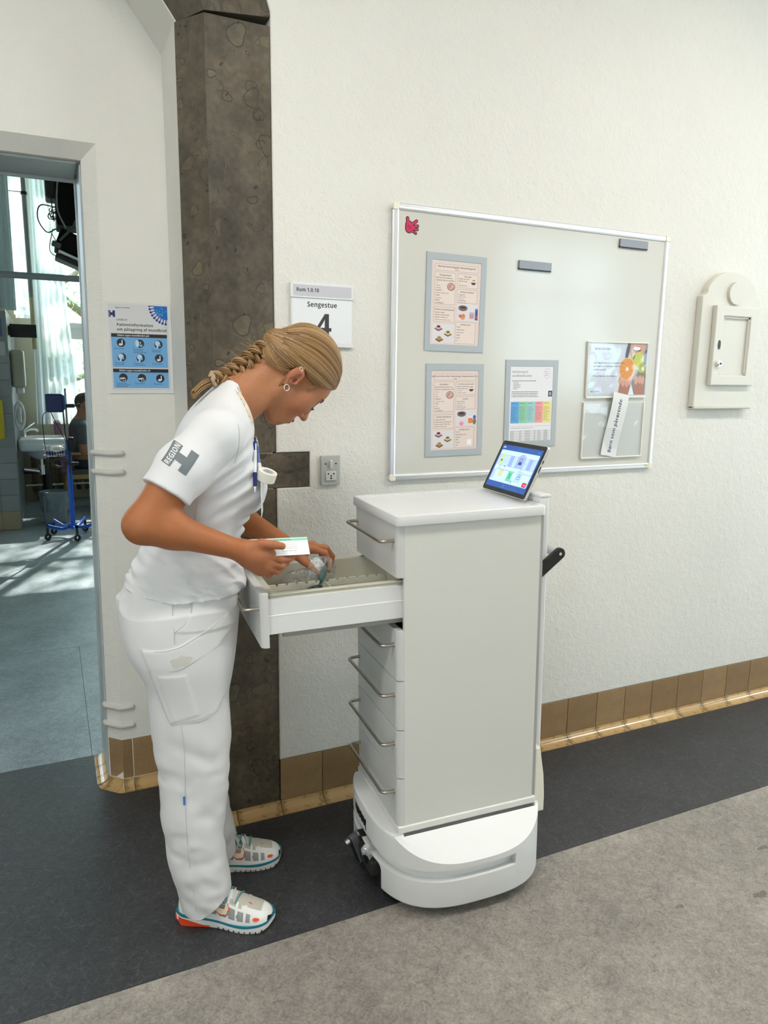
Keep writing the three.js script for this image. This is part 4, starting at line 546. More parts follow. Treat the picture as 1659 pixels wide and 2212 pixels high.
// surface nets
function netMesh(f, lo, hi, c, colorOf, keep) {
  const nx = Math.ceil((hi[0] - lo[0]) / c) + 1, ny = Math.ceil((hi[1] - lo[1]) / c) + 1, nz = Math.ceil((hi[2] - lo[2]) / c) + 1, F = new Float32Array(nx * ny * nz), at = (i, j, k) => (k * ny + j) * nx + i;
  // coarse skip: sample every third cell and fill far blocks without evaluating
  const S = 4; for (let k = 0; k < nz; k += S) for (let j = 0; j < ny; j += S) for (let i = 0; i < nx; i += S) { const v = f(lo[0] + (i + S / 2) * c, lo[1] + (j + S / 2) * c, lo[2] + (k + S / 2) * c), far = Math.abs(v) > S * c * 2.2; for (let kk = k; kk < Math.min(k + S, nz); kk++) for (let jj = j; jj < Math.min(j + S, ny); jj++) for (let ii = i; ii < Math.min(i + S, nx); ii++) F[at(ii, jj, kk)] = far ? v : f(lo[0] + ii * c, lo[1] + jj * c, lo[2] + kk * c); }
  const id = new Int32Array(nx * ny * nz).fill(-1), P = [], I = [];
  for (let k = 0; k < nz - 1; k++) for (let j = 0; j < ny - 1; j++) for (let i = 0; i < nx - 1; i++) {
    let m = 0, sx = 0, sy = 0, sz = 0, n = 0; const v = []; for (let q = 0; q < 8; q++) { const w = F[at(i + (q & 1), j + ((q >> 1) & 1), k + (q >> 2))]; v.push(w); if (w < 0) m |= 1 << q; }
    if (m === 0 || m === 255) continue;
    for (let q = 0; q < 8; q++) for (let b = 0; b < 3; b++) { const r = q | (1 << b); if (r === q || (v[q] < 0) === (v[r] < 0)) continue; const t = v[q] / (v[q] - v[r]); sx += (q & 1) + (b === 0 ? t : 0); sy += ((q >> 1) & 1) + (b === 1 ? t : 0); sz += (q >> 2) + (b === 2 ? t : 0); n++; }
    id[at(i, j, k)] = P.length / 3; P.push(lo[0] + (i + sx / n) * c, lo[1] + (j + sy / n) * c, lo[2] + (k + sz / n) * c);
  }
  const quad = (a, b, d, e, flip) => { if (a < 0 || b < 0 || d < 0 || e < 0) return; flip ? I.push(a, d, b, a, e, d) : I.push(a, b, d, a, d, e); };
  for (let k = 1; k < nz - 1; k++) for (let j = 1; j < ny - 1; j++) for (let i = 1; i < nx - 1; i++) { const s = F[at(i, j, k)] < 0;
    if (s !== F[at(i + 1, j, k)] < 0) quad(id[at(i, j - 1, k - 1)], id[at(i, j, k - 1)], id[at(i, j, k)], id[at(i, j - 1, k)], !s);
    if (s !== F[at(i, j + 1, k)] < 0) quad(id[at(i - 1, j, k - 1)], id[at(i - 1, j, k)], id[at(i, j, k)], id[at(i, j, k - 1)], !s);
    if (s !== F[at(i, j, k + 1)] < 0) quad(id[at(i - 1, j - 1, k)], id[at(i, j - 1, k)], id[at(i, j, k)], id[at(i - 1, j, k)], !s); }
  let J = I; if (keep) { J = []; for (let t = 0; t < I.length; t += 3) { const x = (P[I[t] * 3] + P[I[t + 1] * 3] + P[I[t + 2] * 3]) / 3, y = (P[I[t] * 3 + 1] + P[I[t + 1] * 3 + 1] + P[I[t + 2] * 3 + 1]) / 3, z = (P[I[t] * 3 + 2] + P[I[t + 1] * 3 + 2] + P[I[t + 2] * 3 + 2]) / 3; if (keep(x, y, z)) J.push(I[t], I[t + 1], I[t + 2]); } }
  const N = new Float32Array(P.length), e = c * 0.6, C = colorOf ? new Float32Array(P.length) : null;
  for (let q = 0; q < P.length; q += 3) { const x = P[q], y = P[q + 1], z = P[q + 2]; let a = f(x + e, y, z) - f(x - e, y, z), b = f(x, y + e, z) - f(x, y - e, z), d = f(x, y, z + e) - f(x, y, z - e); const l = Math.hypot(a, b, d) || 1; N[q] = a / l; N[q + 1] = b / l; N[q + 2] = d / l; if (C) { const w = colorOf(x, y, z); C[q] = w[0]; C[q + 1] = w[1]; C[q + 2] = w[2]; } }
  const g = new THREE.BufferGeometry(); g.setAttribute('position', new THREE.Float32BufferAttribute(P, 3)); g.setAttribute('normal', new THREE.BufferAttribute(N, 3)); if (C) g.setAttribute('color', new THREE.BufferAttribute(C, 3)); g.setIndex(J);
  return g;
}
const joinNets = (list) => { const P = [], N = [], C = [], I = []; let o = 0; for (const g of list) { P.push(g.attributes.position.array); N.push(g.attributes.normal.array); C.push(g.attributes.color.array); const ix = g.index.array; for (let i = 0; i < ix.length; i++) I.push(ix[i] + o); o += g.attributes.position.count; } const cat = (l) => { const r = new Float32Array(l.reduce((a, b) => a + b.length, 0)); let q = 0; for (const a of l) { r.set(a, q); q += a.length; } return r; }; const g = new THREE.BufferGeometry(); g.setAttribute('position', new THREE.BufferAttribute(cat(P), 3)); g.setAttribute('normal', new THREE.BufferAttribute(cat(N), 3)); g.setAttribute('color', new THREE.BufferAttribute(cat(C), 3)); g.setIndex(I); return g; };
// a point of the field's surface met when coming from p along d
const meet = (f, p, d, far = 0.6) => { let t = 0; for (let i = 0; i < 90 && t < far; i++) { const v = f(p[0] + d[0] * t, p[1] + d[1] * t, p[2] + d[2] * t); if (v < 0.0002) break; t += Math.max(v * 0.7, 0.0004); } return [p[0] + d[0] * t, p[1] + d[1] * t, p[2] + d[2] * t]; };
// ---------------------------------------------------------------- nurse bending over the open drawer
const nurse = thing('person', 'person in white hospital clothes with blond braid, bending over the open drawer', 'person', [0.31, 0, 0.34]);
const PO = [0.31, 0, 0.34];
const local = (g) => g.translate(-PO[0], -PO[1], -PO[2]);
const ZC = 0.34;
// head axes: origin between the ears
const HO = V3(0.600, 1.487, 0.345), hu = V3(0.882, 0.471, 0), hf0 = V3(0.471, -0.882, 0), YAW = 0.11;
const hf = hf0.clone().multiplyScalar(Math.cos(YAW)).add(V3(0, 0, -Math.sin(YAW))), hr = V3(0, 0, 1).multiplyScalar(Math.cos(YAW)).add(hf0.clone().multiplyScalar(Math.sin(YAW)));
const toHead = (x, y, z) => { x -= HO.x; y -= HO.y; z -= HO.z; return [x * hf.x + y * hf.y + z * hf.z, x * hu.x + y * hu.y + z * hu.z, x * hr.x + y * hr.y + z * hr.z]; };
const fromHead = (f, u, r) => [HO.x + hf.x * f + hu.x * u + hr.x * r, HO.y + hf.y * f + hu.y * u + hr.y * r, HO.z + hf.z * f + hu.z * u + hr.z * r];
const headParts = {
  skull: ell([-0.008, 0.048, 0], [0.090, 0.078, 0.070]), brow: ell([0.058, 0.030, 0], [0.036, 0.042, 0.056]), face: ell([0.040, -0.028, 0], [0.050, 0.074, 0.055]),
  chin: ell([0.071, -0.095, 0], [0.022, 0.018, 0.024]), jawR: cap([0.004, -0.058, 0.047], [0.066, -0.096, 0.016], 0.016, 0.014), jawL: cap([0.004, -0.058, -0.047], [0.066, -0.096, -0.016], 0.016, 0.014),
  cheekR: ell([0.056, -0.024, 0.033], [0.033, 0.032, 0.026]), cheekL: ell([0.056, -0.024, -0.033], [0.033, 0.032, 0.026]), mouth: ell([0.075, -0.065, 0], [0.029, 0.024, 0.029]),
  bridge: cap([0.085, 0.022, 0], [0.110, -0.020, 0], 0.0085, 0.0082), tip: ell([0.1135, -0.0255, 0], [0.0105, 0.0088, 0.0092]), wingR: ell([0.096, -0.033, 0.0105], [0.0105, 0.0075, 0.0068]), wingL: ell([0.096, -0.033, -0.0105], [0.0105, 0.0075, 0.0068]),
  lipU: ell([0.1015, -0.0585, 0], [0.0078, 0.0050, 0.0178]), lipD: ell([0.0985, -0.0690, 0], [0.0082, 0.0058, 0.0158]), lidR: ell([0.0735, 0.008, 0.031], [0.0135, 0.0105, 0.0155]), lidL: ell([0.0735, 0.008, -0.031], [0.0135, 0.0105, 0.0155]),
  sockR: ell([0.098, 0.014, 0.030], [0.016, 0.010, 0.017]), sockL: ell([0.098, 0.014, -0.030], [0.016, 0.010, 0.017]), slit: ell([0.112, -0.0638, 0], [0.011, 0.0014, 0.019]), nosR: ell([0.101, -0.0405, 0.0065], [0.006, 0.005, 0.0038]), nosL: ell([0.101, -0.0405, -0.0065], [0.006, 0.005, 0.0038]),
};
const headSdf = (x, y, z) => { const [f, u, r] = toHead(x, y, z), H = headParts; let d = smin(H.skull(f, u, r), H.brow(f, u, r), 0.03); d = smin(d, H.face(f, u, r), 0.03); d = smin(d, Math.min(H.jawR(f, u, r), H.jawL(f, u, r)), 0.03); d = smin(d, H.chin(f, u, r), 0.026); d = smin(d, Math.min(H.cheekR(f, u, r), H.cheekL(f, u, r)), 0.03); d = smin(d, H.mouth(f, u, r), 0.02);
  if (f > 0.04) { d = smax(d, -Math.min(H.sockR(f, u, r), H.sockL(f, u, r)), 0.012); d = smin(d, Math.min(H.lidR(f, u, r), H.lidL(f, u, r)), 0.006); d = smin(d, H.bridge(f, u, r), 0.016); d = smin(d, H.tip(f, u, r), 0.010); d = smin(d, Math.min(H.wingR(f, u, r), H.wingL(f, u, r)), 0.007); d = smin(d, H.lipU(f, u, r), 0.005); d = smin(d, H.lipD(f, u, r), 0.005); d = smax(d, -H.slit(f, u, r), 0.003); d = smax(d, -Math.min(H.nosR(f, u, r), H.nosL(f, u, r)), 0.003); }
  return d; };
// ears: a dished oval with a rolled rim and lobe
const earAt = (s) => { const c = [-0.014, -0.020, s * 0.074]; const dish = ell([c[0] - 0.004, c[1] + 0.004, c[2]], [0.0185, 0.0265, 0.010]), lobe = ell([c[0] + 0.003, c[1] - 0.024, c[2] - s * 0.002], [0.009, 0.011, 0.006]), hollow = ell([c[0] + 0.001, c[1] + 0.001, c[2] + s * 0.010], [0.0085, 0.017, 0.009]), canal = ell([c[0] + 0.006, c[1] - 0.006, c[2] + s * 0.006], [0.005, 0.007, 0.012]), anti = cap([c[0] - 0.009, c[1] - 0.012, c[2] + s * 0.005], [c[0] - 0.004, c[1] + 0.016, c[2] + s * 0.005], 0.003, 0.003), trag = ell([c[0] + 0.0135, c[1] - 0.006, c[2] + s * 0.003], [0.004, 0.007, 0.004]);
  const tw = 0.22; return (f, u, r) => { const rr = r - (f < c[0] ? s * (c[0] - f) * tw : 0); let d = smin(dish(f, u, rr), lobe(f, u, rr), 0.008); d = smax(d, -hollow(f, u, rr), 0.004); d = smin(d, anti(f, u, rr), 0.004); d = smax(d, -canal(f, u, rr), 0.003); return smin(d, trag(f, u, rr), 0.004); }; };
const earR = earAt(1), earL = earAt(-1);
const neckSdf = (() => { const a = cap(fromHead(-0.034, -0.040, 0), [0.452, 1.432, ZC], 0.053, 0.054), b = cap([0.452, 1.432, ZC], [0.405, 1.365, ZC], 0.056, 0.058), s = cap(fromHead(0.0, -0.06, 0.045), [0.462, 1.385, ZC + 0.03], 0.016, 0.012); return (x, y, z) => smin(smin(a(x, y, z), b(x, y, z), 0.04), s(x, y, z), 0.03); })();
const headAll = (x, y, z) => { let d = smin(headSdf(x, y, z), neckSdf(x, y, z), 0.022); const h = toHead(x, y, z); if (Math.abs(h[2]) > 0.045 && Math.abs(h[0]) < 0.07 && Math.abs(h[1]) < 0.08) d = smin(d, h[2] > 0 ? earR(...h) : earL(...h), 0.004); return d; };
// arms
const RS = [0.345, 1.352, 0.495], RE = [0.178, 1.150, 0.545], RW = [0.391, 1.076, 0.560], LS = [0.36, 1.352, 0.187], LE = [0.428, 1.118, 0.165], LW = [0.583, 1.018, 0.352];
const along = (a, b, t, dy = 0, dz = 0) => [mixv(a[0], b[0], t), mixv(a[1], b[1], t) + dy, mixv(a[2], b[2], t) + dz];
const chain = (l, k = 0.02) => { const fs = l.map((q) => cap(...q)); return (x, y, z) => { let d = fs[0](x, y, z); for (let i = 1; i < fs.length; i++) d = smin(d, fs[i](x, y, z), k); return d; }; };
const armR = chain([[[0.36, 1.345, 0.49], along(RS, RE, 0.55), 0.050, 0.049], [along(RS, RE, 0.55), RE, 0.049, 0.0425], [RE, along(RE, RW, 0.3, 0.004), 0.041, 0.0395], [along(RE, RW, 0.3, 0.004), RW, 0.0395, 0.0245]], 0.025);
const armL = chain([[[0.392, 1.325, 0.20], along(LS, LE, 0.5), 0.050, 0.048], [along(LS, LE, 0.5), LE, 0.048, 0.041], [LE, along(LE, LW, 0.3), 0.041, 0.039], [along(LE, LW, 0.3), LW, 0.039, 0.0245]], 0.025);
// hands: palm block of capsules, then fingers as their own chains
const finger = (pts, r0, r1) => { const n = pts.length - 1, fs = []; for (let i = 0; i < n; i++) fs.push(cap(pts[i], pts[i + 1], mixv(r0, r1, i / n), mixv(r0, r1, (i + 1) / n))); return (x, y, z) => { let d = fs[0](x, y, z); for (let i = 1; i < n; i++) d = smin(d, fs[i](x, y, z), 0.004); return d; }; };
const handOf = (palm, fingers, thumb) => (x, y, z) => { let d = palm[0](x, y, z); for (let i = 1; i < palm.length; i++) d = smin(d, palm[i](x, y, z), 0.014); let m = 1; for (const g of fingers) m = Math.min(m, g(x, y, z)); d = smin(d, m, 0.007); return smin(d, thumb(x, y, z), 0.012); };
// right hand: back of the hand towards the corridor, box clamped between thumb and curled fingers
const handR = handOf([cap(RW, [0.432, 1.060, 0.568], 0.0245, 0.025), cap([0.405, 1.075, 0.562], [0.466, 1.058, 0.570], 0.021, 0.0175), cap([0.408, 1.057, 0.560], [0.458, 1.033, 0.566], 0.022, 0.019), cap([0.42, 1.045, 0.556], [0.445, 1.022, 0.556], 0.02, 0.017)],
  [finger([[0.462, 1.056, 0.570], [0.488, 1.049, 0.578], [0.512, 1.046, 0.572], [0.527, 1.047, 0.558]], 0.0105, 0.0082), finger([[0.462, 1.043, 0.572], [0.492, 1.031, 0.574], [0.509, 1.033, 0.556], [0.503, 1.042, 0.541]], 0.0105, 0.0085), finger([[0.455, 1.030, 0.568], [0.482, 1.016, 0.567], [0.497, 1.021, 0.549], [0.488, 1.032, 0.537]], 0.0100, 0.0082), finger([[0.445, 1.019, 0.560], [0.466, 1.006, 0.556], [0.480, 1.011, 0.541], [0.472, 1.022, 0.531]], 0.0088, 0.0072)],
  finger([[0.412, 1.082, 0.566], [0.442, 1.091, 0.580], [0.470, 1.088, 0.590], [0.489, 1.0835, 0.592]], 0.0135, 0.0088));
// left hand: palm down over the basket, thumb and index pinching the plastic bag
const handL = handOf([cap(LW, [0.612, 1.014, 0.366], 0.0235, 0.021), cap([0.595, 1.017, 0.368], [0.640, 1.020, 0.388], 0.019, 0.0145), cap([0.598, 1.016, 0.352], [0.646, 1.022, 0.362], 0.018, 0.014), cap([0.600, 1.012, 0.338], [0.642, 1.015, 0.337], 0.017, 0.0135)],
  [finger([[0.638, 1.019, 0.392], [0.668, 1.008, 0.400], [0.681, 0.984, 0.402], [0.679, 0.958, 0.404]], 0.0098, 0.0074), finger([[0.646, 1.021, 0.372], [0.681, 1.014, 0.374], [0.699, 0.989, 0.372], [0.696, 0.960, 0.374]], 0.0099, 0.0075), finger([[0.645, 1.018, 0.352], [0.680, 1.012, 0.349], [0.699, 0.989, 0.347], [0.697, 0.962, 0.350]], 0.0095, 0.0072), finger([[0.640, 1.010, 0.334], [0.669, 1.004, 0.327], [0.686, 0.985, 0.325], [0.686, 0.963, 0.328]], 0.0085, 0.0066)],
  finger([[0.592, 1.004, 0.372], [0.611, 0.988, 0.392], [0.632, 0.968, 0.405], [0.650, 0.950, 0.409]], 0.0135, 0.0085));
// torso under the clothes
const torsoTab = [[0.915, 0.141, 0.444, ZC, 0.183], [0.962, 0.156, 0.445, ZC, 0.174], [1.0, 0.173, 0.442, ZC, 0.162], [1.047, 0.198, 0.442, ZC, 0.147], [1.10, 0.216, 0.452, ZC, 0.141], [1.151, 0.233, 0.481, ZC, 0.148], [1.207, 0.250, 0.494, ZC, 0.158], [1.26, 0.267, 0.488, ZC, 0.165], [1.316, 0.286, 0.478, ZC, 0.166], [1.36, 0.306, 0.472, ZC, 0.158], [1.40, 0.333, 0.466, ZC, 0.130], [1.435, 0.367, 0.461, ZC, 0.092], [1.462, 0.396, 0.456, ZC, 0.066], [1.475, 0.41, 0.45, ZC, 0.05]];
const torso = slices(torsoTab, 2.25);
const core = slices(torsoTab.map(([y, a, b, z, h]) => [y, a + 0.014, b - 0.014, z, h - 0.014]), 2.25);
const legCore = chain([[[0.29, 0.9, ZC + 0.085], [0.285, 0.5, 0.43], 0.075, 0.05], [[0.285, 0.5, 0.43], [0.29, 0.07, 0.415], 0.05, 0.036], [[0.29, 0.9, ZC - 0.085], [0.30, 0.5, 0.25], 0.075, 0.05], [[0.30, 0.5, 0.25], [0.355, 0.07, 0.20], 0.05, 0.036]], 0.03);
const skinAll = (x, y, z) => { if (y < 0.88) return Math.min(legCore(x, y, z), y < 0.8 ? 1 : core(x, y, z)); let d = smin(core(x, y, z), y > 1.2 ? headAll(x, y, z) : 1, 0.02); d = Math.min(d, legCore(x, y, z)); let a = Math.min(armR(x, y, z), armL(x, y, z)); d = smin(d, a, 0.012); if (y < 1.13) { if (x > 0.37 && z > 0.48) d = smin(d, handR(x, y, z), 0.010); if (x > 0.55) d = smin(d, handL(x, y, z), 0.010); } return d; };
const skinTone = (x, y, z) => { const n = h3(x * 160, y * 160, z * 160) * 0.045 + h3(x * 35, y * 35, z * 35) * 0.05, k = 1 + n; let c = [0.365, 0.130, 0.050];
  if (y > 1.3 && x > 0.4) { const [f, u, r] = toHead(x, y, z); c = [0.40, 0.170, 0.082]; const red = Math.exp(-((f - 0.062) ** 2 + (u + 0.03) ** 2 + (Math.abs(r) - 0.045) ** 2) / 0.0012), ear = smooth(0.066, 0.074, Math.abs(r)) * (Math.abs(f + 0.012) < 0.03 ? 1 : 0), lip = smooth(0.0035, -0.0005, Math.min(headParts.lipU(f, u, r), headParts.lipD(f, u, r))); const q = clamp(red * 0.55 + ear * 0.6); c = [mixv(c[0], 0.41, q), mixv(c[1], 0.13, q), mixv(c[2], 0.075, q)]; c = [mixv(c[0], 0.34, lip), mixv(c[1], 0.10, lip), mixv(c[2], 0.085, lip)]; }
  else if (y < 1.13 && (x > 0.40 && z > 0.5 || x > 0.6)) c = [0.39, 0.145, 0.066];
  return [c[0] * k, c[1] * k, c[2] * k]; };
const skinMat = mat({ vertexColors: true, color: 0xffffff, roughness: 0.5, specularIntensity: 0.6 });
const inB = (b) => (x, y, z) => x > b[0] && x < b[3] && y > b[1] && y < b[4] && z > b[2] && z < b[5];
const bHead = [0.432, 1.30, 0.235, 0.80, 1.66, 0.455], bHR = [0.384, 0.985, 0.51, 0.56, 1.115, 0.62], bHL = [0.572, 0.92, 0.29, 0.73, 1.05, 0.44], iH = inB(bHead), iR = inB(bHR), iL = inB(bHL);
const grid = (b, c, e = 2) => netMesh(skinAll, [b[0] - c * e, b[1] - c * e, b[2] - c * e], [b[3] + c * e, b[4] + c * e, b[5] + c * e], c, skinTone, (x, y, z) => inB([b[0] - 0.003, b[1] - 0.003, b[2] - 0.003, b[3] + 0.003, b[4] + 0.003, b[5] + 0.003])(x, y, z));
const body = put('body', local(joinNets([
  netMesh(skinAll, [0.08, 0.02, 0.08], [0.62, 1.52, 0.64], 0.0075, skinTone, (x, y, z) => !iH(x, y, z) && !iR(x, y, z) && !iL(x, y, z)),
  grid(bHead, 0.0026), grid(bHR, 0.0023), grid(bHL, 0.0023)])), skinMat, nurse); body.userData.label = 'skin of head, neck, arms and hands';
// ---------------------------------------------------------------- clothes
const cloth = (() => { const a = fbm(128, 2, 611); return dataTex(256, (u, v) => a(u, v) * 0.5 + 0.25 * ((Math.floor(u * 256) + Math.floor(v * 256)) % 2), false, 1); })();
const shirtMat = mat({ color: lin(0.70, 0.695, 0.71), roughness: 0.85 }), pantsMat = mat({ color: lin(0.69, 0.68, 0.685), roughness: 0.8 });
const seamMat = mat({ color: lin(0.50, 0.50, 0.52), roughness: 0.85 });
const sleeveR = chain([[[0.362, 1.345, 0.492], along(RS, RE, 0.42), 0.060, 0.062], [along(RS, RE, 0.42), along(RS, RE, 0.72), 0.062, 0.0595], [[0.405, 1.365, 0.42], [0.362, 1.345, 0.492], 0.055, 0.060]], 0.02), sleeveL = chain([[[0.392, 1.325, 0.20], along(LS, LE, 0.62), 0.058, 0.057], [[0.42, 1.36, 0.27], [0.392, 1.325, 0.20], 0.052, 0.056]], 0.02);
const plane = (p, n) => { const l = Math.hypot(...n); return (x, y, z) => ((x - p[0]) * n[0] + (y - p[1]) * n[1] + (z - p[2]) * n[2]) / l; };
const hemR = plane([0.2285, 1.2195, 0.528], [RE[0] - RS[0] - 0.01, RE[1] - RS[1] - 0.035, RE[2] - RS[2]]), hemL = plane(along(LS, LE, 0.58), [LE[0] - LS[0], LE[1] - LS[1], LE[2] - LS[2]]);
const neckHole = (() => { const a = cap([0.405, 1.36, ZC], fromHead(-0.03, -0.03, 0), 0.066, 0.085); const v = cap([0.455, 1.40, ZC], [0.512, 1.318, ZC], 0.064, 0.012); return (x, y, z) => smin(smax(a(x, y, z), plane([0.425, 1.42, ZC], [0.75, 0.66, 0])(x, y, z) * -1 - 0.012, 0.02), v(x, y, z), 0.02); })();
const shirtTop = slices(torsoTab.map(([y, a, b, z, h]) => [y, a, b, z, h]), 2.25);
const shirt = (x, y, z) => {
  let t = torso(x, y, z); const sr = y > 1.12 ? smax(sleeveR(x, y, z), hemR(x, y, z), 0.004) : 1, sl = y > 1.12 ? smax(sleeveL(x, y, z), hemL(x, y, z), 0.004) : 1;
  // bust
  t = smin(t, bust(x, y, z), 0.03);
  let d = smin(t, Math.min(sr, sl), 0.03);
  // folds: rings of slack cloth at the waist, pulls from the armpit and across the back
  if (d < 0.04) {
    const wst = smooth(1.12, 1.02, y) * smooth(0.915, 0.945, y), w = h3(x * 9 + 3, y * 26 + x * 22 - z * 4, z * 9), w2 = h3(x * 6, y * 40 + x * 46 + 9, z * 6);
    d += wst * (0.0075 * (1 - Math.abs(w) * 2.2) * -0.5 + 0.004 * w2);
    for (const [y0, sl, w0, A] of [[0.985, -0.16, 0.006, 0.0052], [0.962, -0.06, 0.006, 0.0045], [1.008, 0.10, 0.007, 0.0040], [0.944, 0.04, 0.005, 0.0035], [1.035, -0.10, 0.008, 0.0030], [1.062, 0.14, 0.008, 0.0022]]) { const q = (y - y0 - sl * (x - 0.3) - 0.006 * h3(x * 11 + y0 * 90, 2, z * 11)) / w0; if (q * q < 9) d -= A * Math.exp(-q * q) * (0.55 + 0.45 * h3(x * 13 + y0 * 50, 5, z * 13)); }
    const fr = smooth(0.40, 0.45, x) * smooth(1.17, 1.12, y) * smooth(0.98, 1.02, y); d -= fr * 0.004 * Math.sin(y * 210 + 2 * h3(x * 20, y * 10, z * 10));
    const ap = Math.exp(-((x - 0.40) ** 2 + (y - 1.235) ** 2) / 0.006); d += ap * 0.005 * Math.sin((y - 1.22 - (x - 0.36) * 0.55) * 150) * (sr > 0.004 ? 1 : 0.25);
    d += 0.0022 * h3(x * 14, y * 14, z * 14);
    const slv = smooth(0.02, 0.0, sr) ; d += slv * 0.0025 * h3(x * 22 + y * 20, y * 9 - x * 12, z * 12);
  }
  d = Math.max(d, 0.931 + 0.012 * Math.sin((x - 0.15) * 9) - (x < 0.25 ? (0.25 - x) * 0.22 : 0) * -1 - y);
  return smax(d, -neckHole(x, y, z), 0.006);
};
const bust = (() => { const a = ell([0.447, 1.205, ZC + 0.062], [0.058, 0.068, 0.070]), b = ell([0.447, 1.205, ZC - 0.062], [0.058, 0.068, 0.070]); return (x, y, z) => Math.min(a(x, y, z), b(x, y, z)); })();
const sh = put('shirt', local(netMesh(shirt, [0.09, 0.90, 0.10], [0.55, 1.50, 0.64], 0.0045)), shirtMat, nurse); sh.userData.label = 'white short-sleeved top with grey print on the sleeve';
// trousers
const legR = slices([[0.05, 0.243, 0.381, 0.428, 0.070], [0.106, 0.232, 0.376, 0.428, 0.071], [0.183, 0.218, 0.369, 0.428, 0.072], [0.252, 0.209, 0.364, 0.428, 0.073], [0.324, 0.203, 0.367, 0.428, 0.075], [0.43, 0.200, 0.377, 0.428, 0.078], [0.522, 0.192, 0.384, 0.427, 0.081], [0.60, 0.187, 0.385, 0.427, 0.084], [0.654, 0.184, 0.386, 0.426, 0.087], [0.715, 0.178, 0.390, 0.424, 0.090], [0.76, 0.162, 0.393, 0.422, 0.093], [0.82, 0.142, 0.40, 0.418, 0.096], [0.90, 0.14, 0.41, 0.41, 0.10]], 2.4);
const legL = slices([[0.045, 0.318, 0.452, 0.212, 0.068], [0.106, 0.305, 0.444, 0.215, 0.069], [0.2, 0.285, 0.424, 0.220, 0.071], [0.294, 0.262, 0.413, 0.226, 0.073], [0.43, 0.232, 0.404, 0.236, 0.077], [0.522, 0.214, 0.402, 0.244, 0.081], [0.654, 0.196, 0.400, 0.252, 0.087], [0.715, 0.185, 0.398, 0.256, 0.090], [0.76, 0.170, 0.398, 0.258, 0.093], [0.82, 0.148, 0.402, 0.262, 0.096], [0.90, 0.142, 0.41, 0.27, 0.10]], 2.4);
const pelvis = slices([[0.62, 0.235, 0.34, ZC, 0.09], [0.66, 0.222, 0.358, ZC, 0.115], [0.70, 0.198, 0.383, ZC, 0.146], [0.74, 0.174, 0.399, ZC, 0.167], [0.78, 0.150, 0.408, ZC, 0.178], [0.82, 0.138, 0.413, ZC, 0.180], [0.87, 0.133, 0.419, ZC, 0.179], [0.91, 0.138, 0.425, ZC, 0.174], [0.95, 0.150, 0.430, ZC, 0.164], [0.985, 0.165, 0.432, ZC, 0.154]], 2.5);
const inPoly = (poly) => (x, y) => { let s = 1e9, c = false; for (let i = 0, j = poly.length - 1; i < poly.length; j = i++) { const [xi, yi] = poly[i], [xj, yj] = poly[j], ex = xj - xi, ey = yj - yi, wx = x - xi, wy = y - yi, t = clamp((wx * ex + wy * ey) / (ex * ex + ey * ey)), bx2 = wx - ex * t, by = wy - ey * t; s = Math.min(s, bx2 * bx2 + by * by); if ((yi > y) !== (yj > y) && x < (xj - xi) * (y - yi) / (yj - yi) + xi) c = !c; } return (c ? -1 : 1) * Math.sqrt(s); };
const pkFlap = inPoly([[0.163, 0.835], [0.205, 0.832], [0.248, 0.839], [0.287, 0.857], [0.328, 0.878], [0.375, 0.905], [0.40, 0.87], [0.345, 0.829], [0.285, 0.802], [0.235, 0.783], [0.180, 0.785]]), pkBody = inPoly([[0.178, 0.785], [0.235, 0.783], [0.285, 0.802], [0.345, 0.829], [0.385, 0.80], [0.385, 0.72], [0.361, 0.685], [0.338, 0.651], [0.295, 0.634], [0.230, 0.634], [0.222, 0.640], [0.197, 0.72]]), phone = inPoly([[0.198, 0.767], [0.262, 0.767], [0.291, 0.650], [0.232, 0.639]]), slash = inPoly([[0.289, 0.97], [0.283, 0.92], [0.267, 0.896], [0.240, 0.876], [0.400, 0.86], [0.42, 0.97]]);
const pantsRaw = (x, y, z) => {
  let d = smin(legR(x, y, z), legL(x, y, z), y > 0.6 ? 0.03 : 0.008); d = smin(d, pelvis(x, y, z), 0.035);
  if (d < 0.03) {
    const side = z > 0.40 ? 1 : 0, kn = smooth(0.62, 0.5, y) * smooth(0.02, 0.10, y);
    d += 0.0034 * h3(x * 12 + y * 9, y * 11, z * 12) * smooth(0.85, 0.6, y) + 0.0026 * kn * h3(x * 24 + y * 30, y * 22 - x * 16, z * 18);
    d -= 0.0028 * Math.exp(-(((y - 0.10 - 0.35 * (x - 0.3)) / 0.022) ** 2)) * (0.4 + h3(x * 18, 3, z * 18) * 0.9) + 0.0022 * Math.exp(-(((y - 0.17 + 0.3 * (x - 0.3)) / 0.018) ** 2)) * (0.3 + h3(x * 16, 9, z * 16));
    if (side && y > 0.6) { const f = smooth(0.0035, -0.0035, pkFlap(x, y)), b = smooth(0.0035, -0.0035, pkBody(x, y)), p = smooth(0.004, -0.004, phone(x, y)); d -= 0.0022 * f + 0.0018 * b + 0.0016 * p; const s = slash(x, y); if (y > 0.87) d -= 0.002 * smooth(0.003, -0.003, s); }
    d += 0.004 * smooth(0.86, 0.95, y) * h3(x * 30, y * 5, z * 30);
  }
  return d; };
const hemA = plane([0.276, 0.044, 0.46], [0.62, -1, 0.12]), hemB = plane([0.276, 0.044, 0.46], [-0.5, -1, 0.12]), hemPR = (x, y, z) => Math.max(hemA(x, y, z), hemB(x, y, z)), hemC = plane([0.38, 0.042, 0.24], [0.42, -1, 0]), hemD = plane([0.38, 0.042, 0.24], [-0.2, -1, 0]), hemPL = (x, y, z) => Math.max(hemC(x, y, z), hemD(x, y, z));
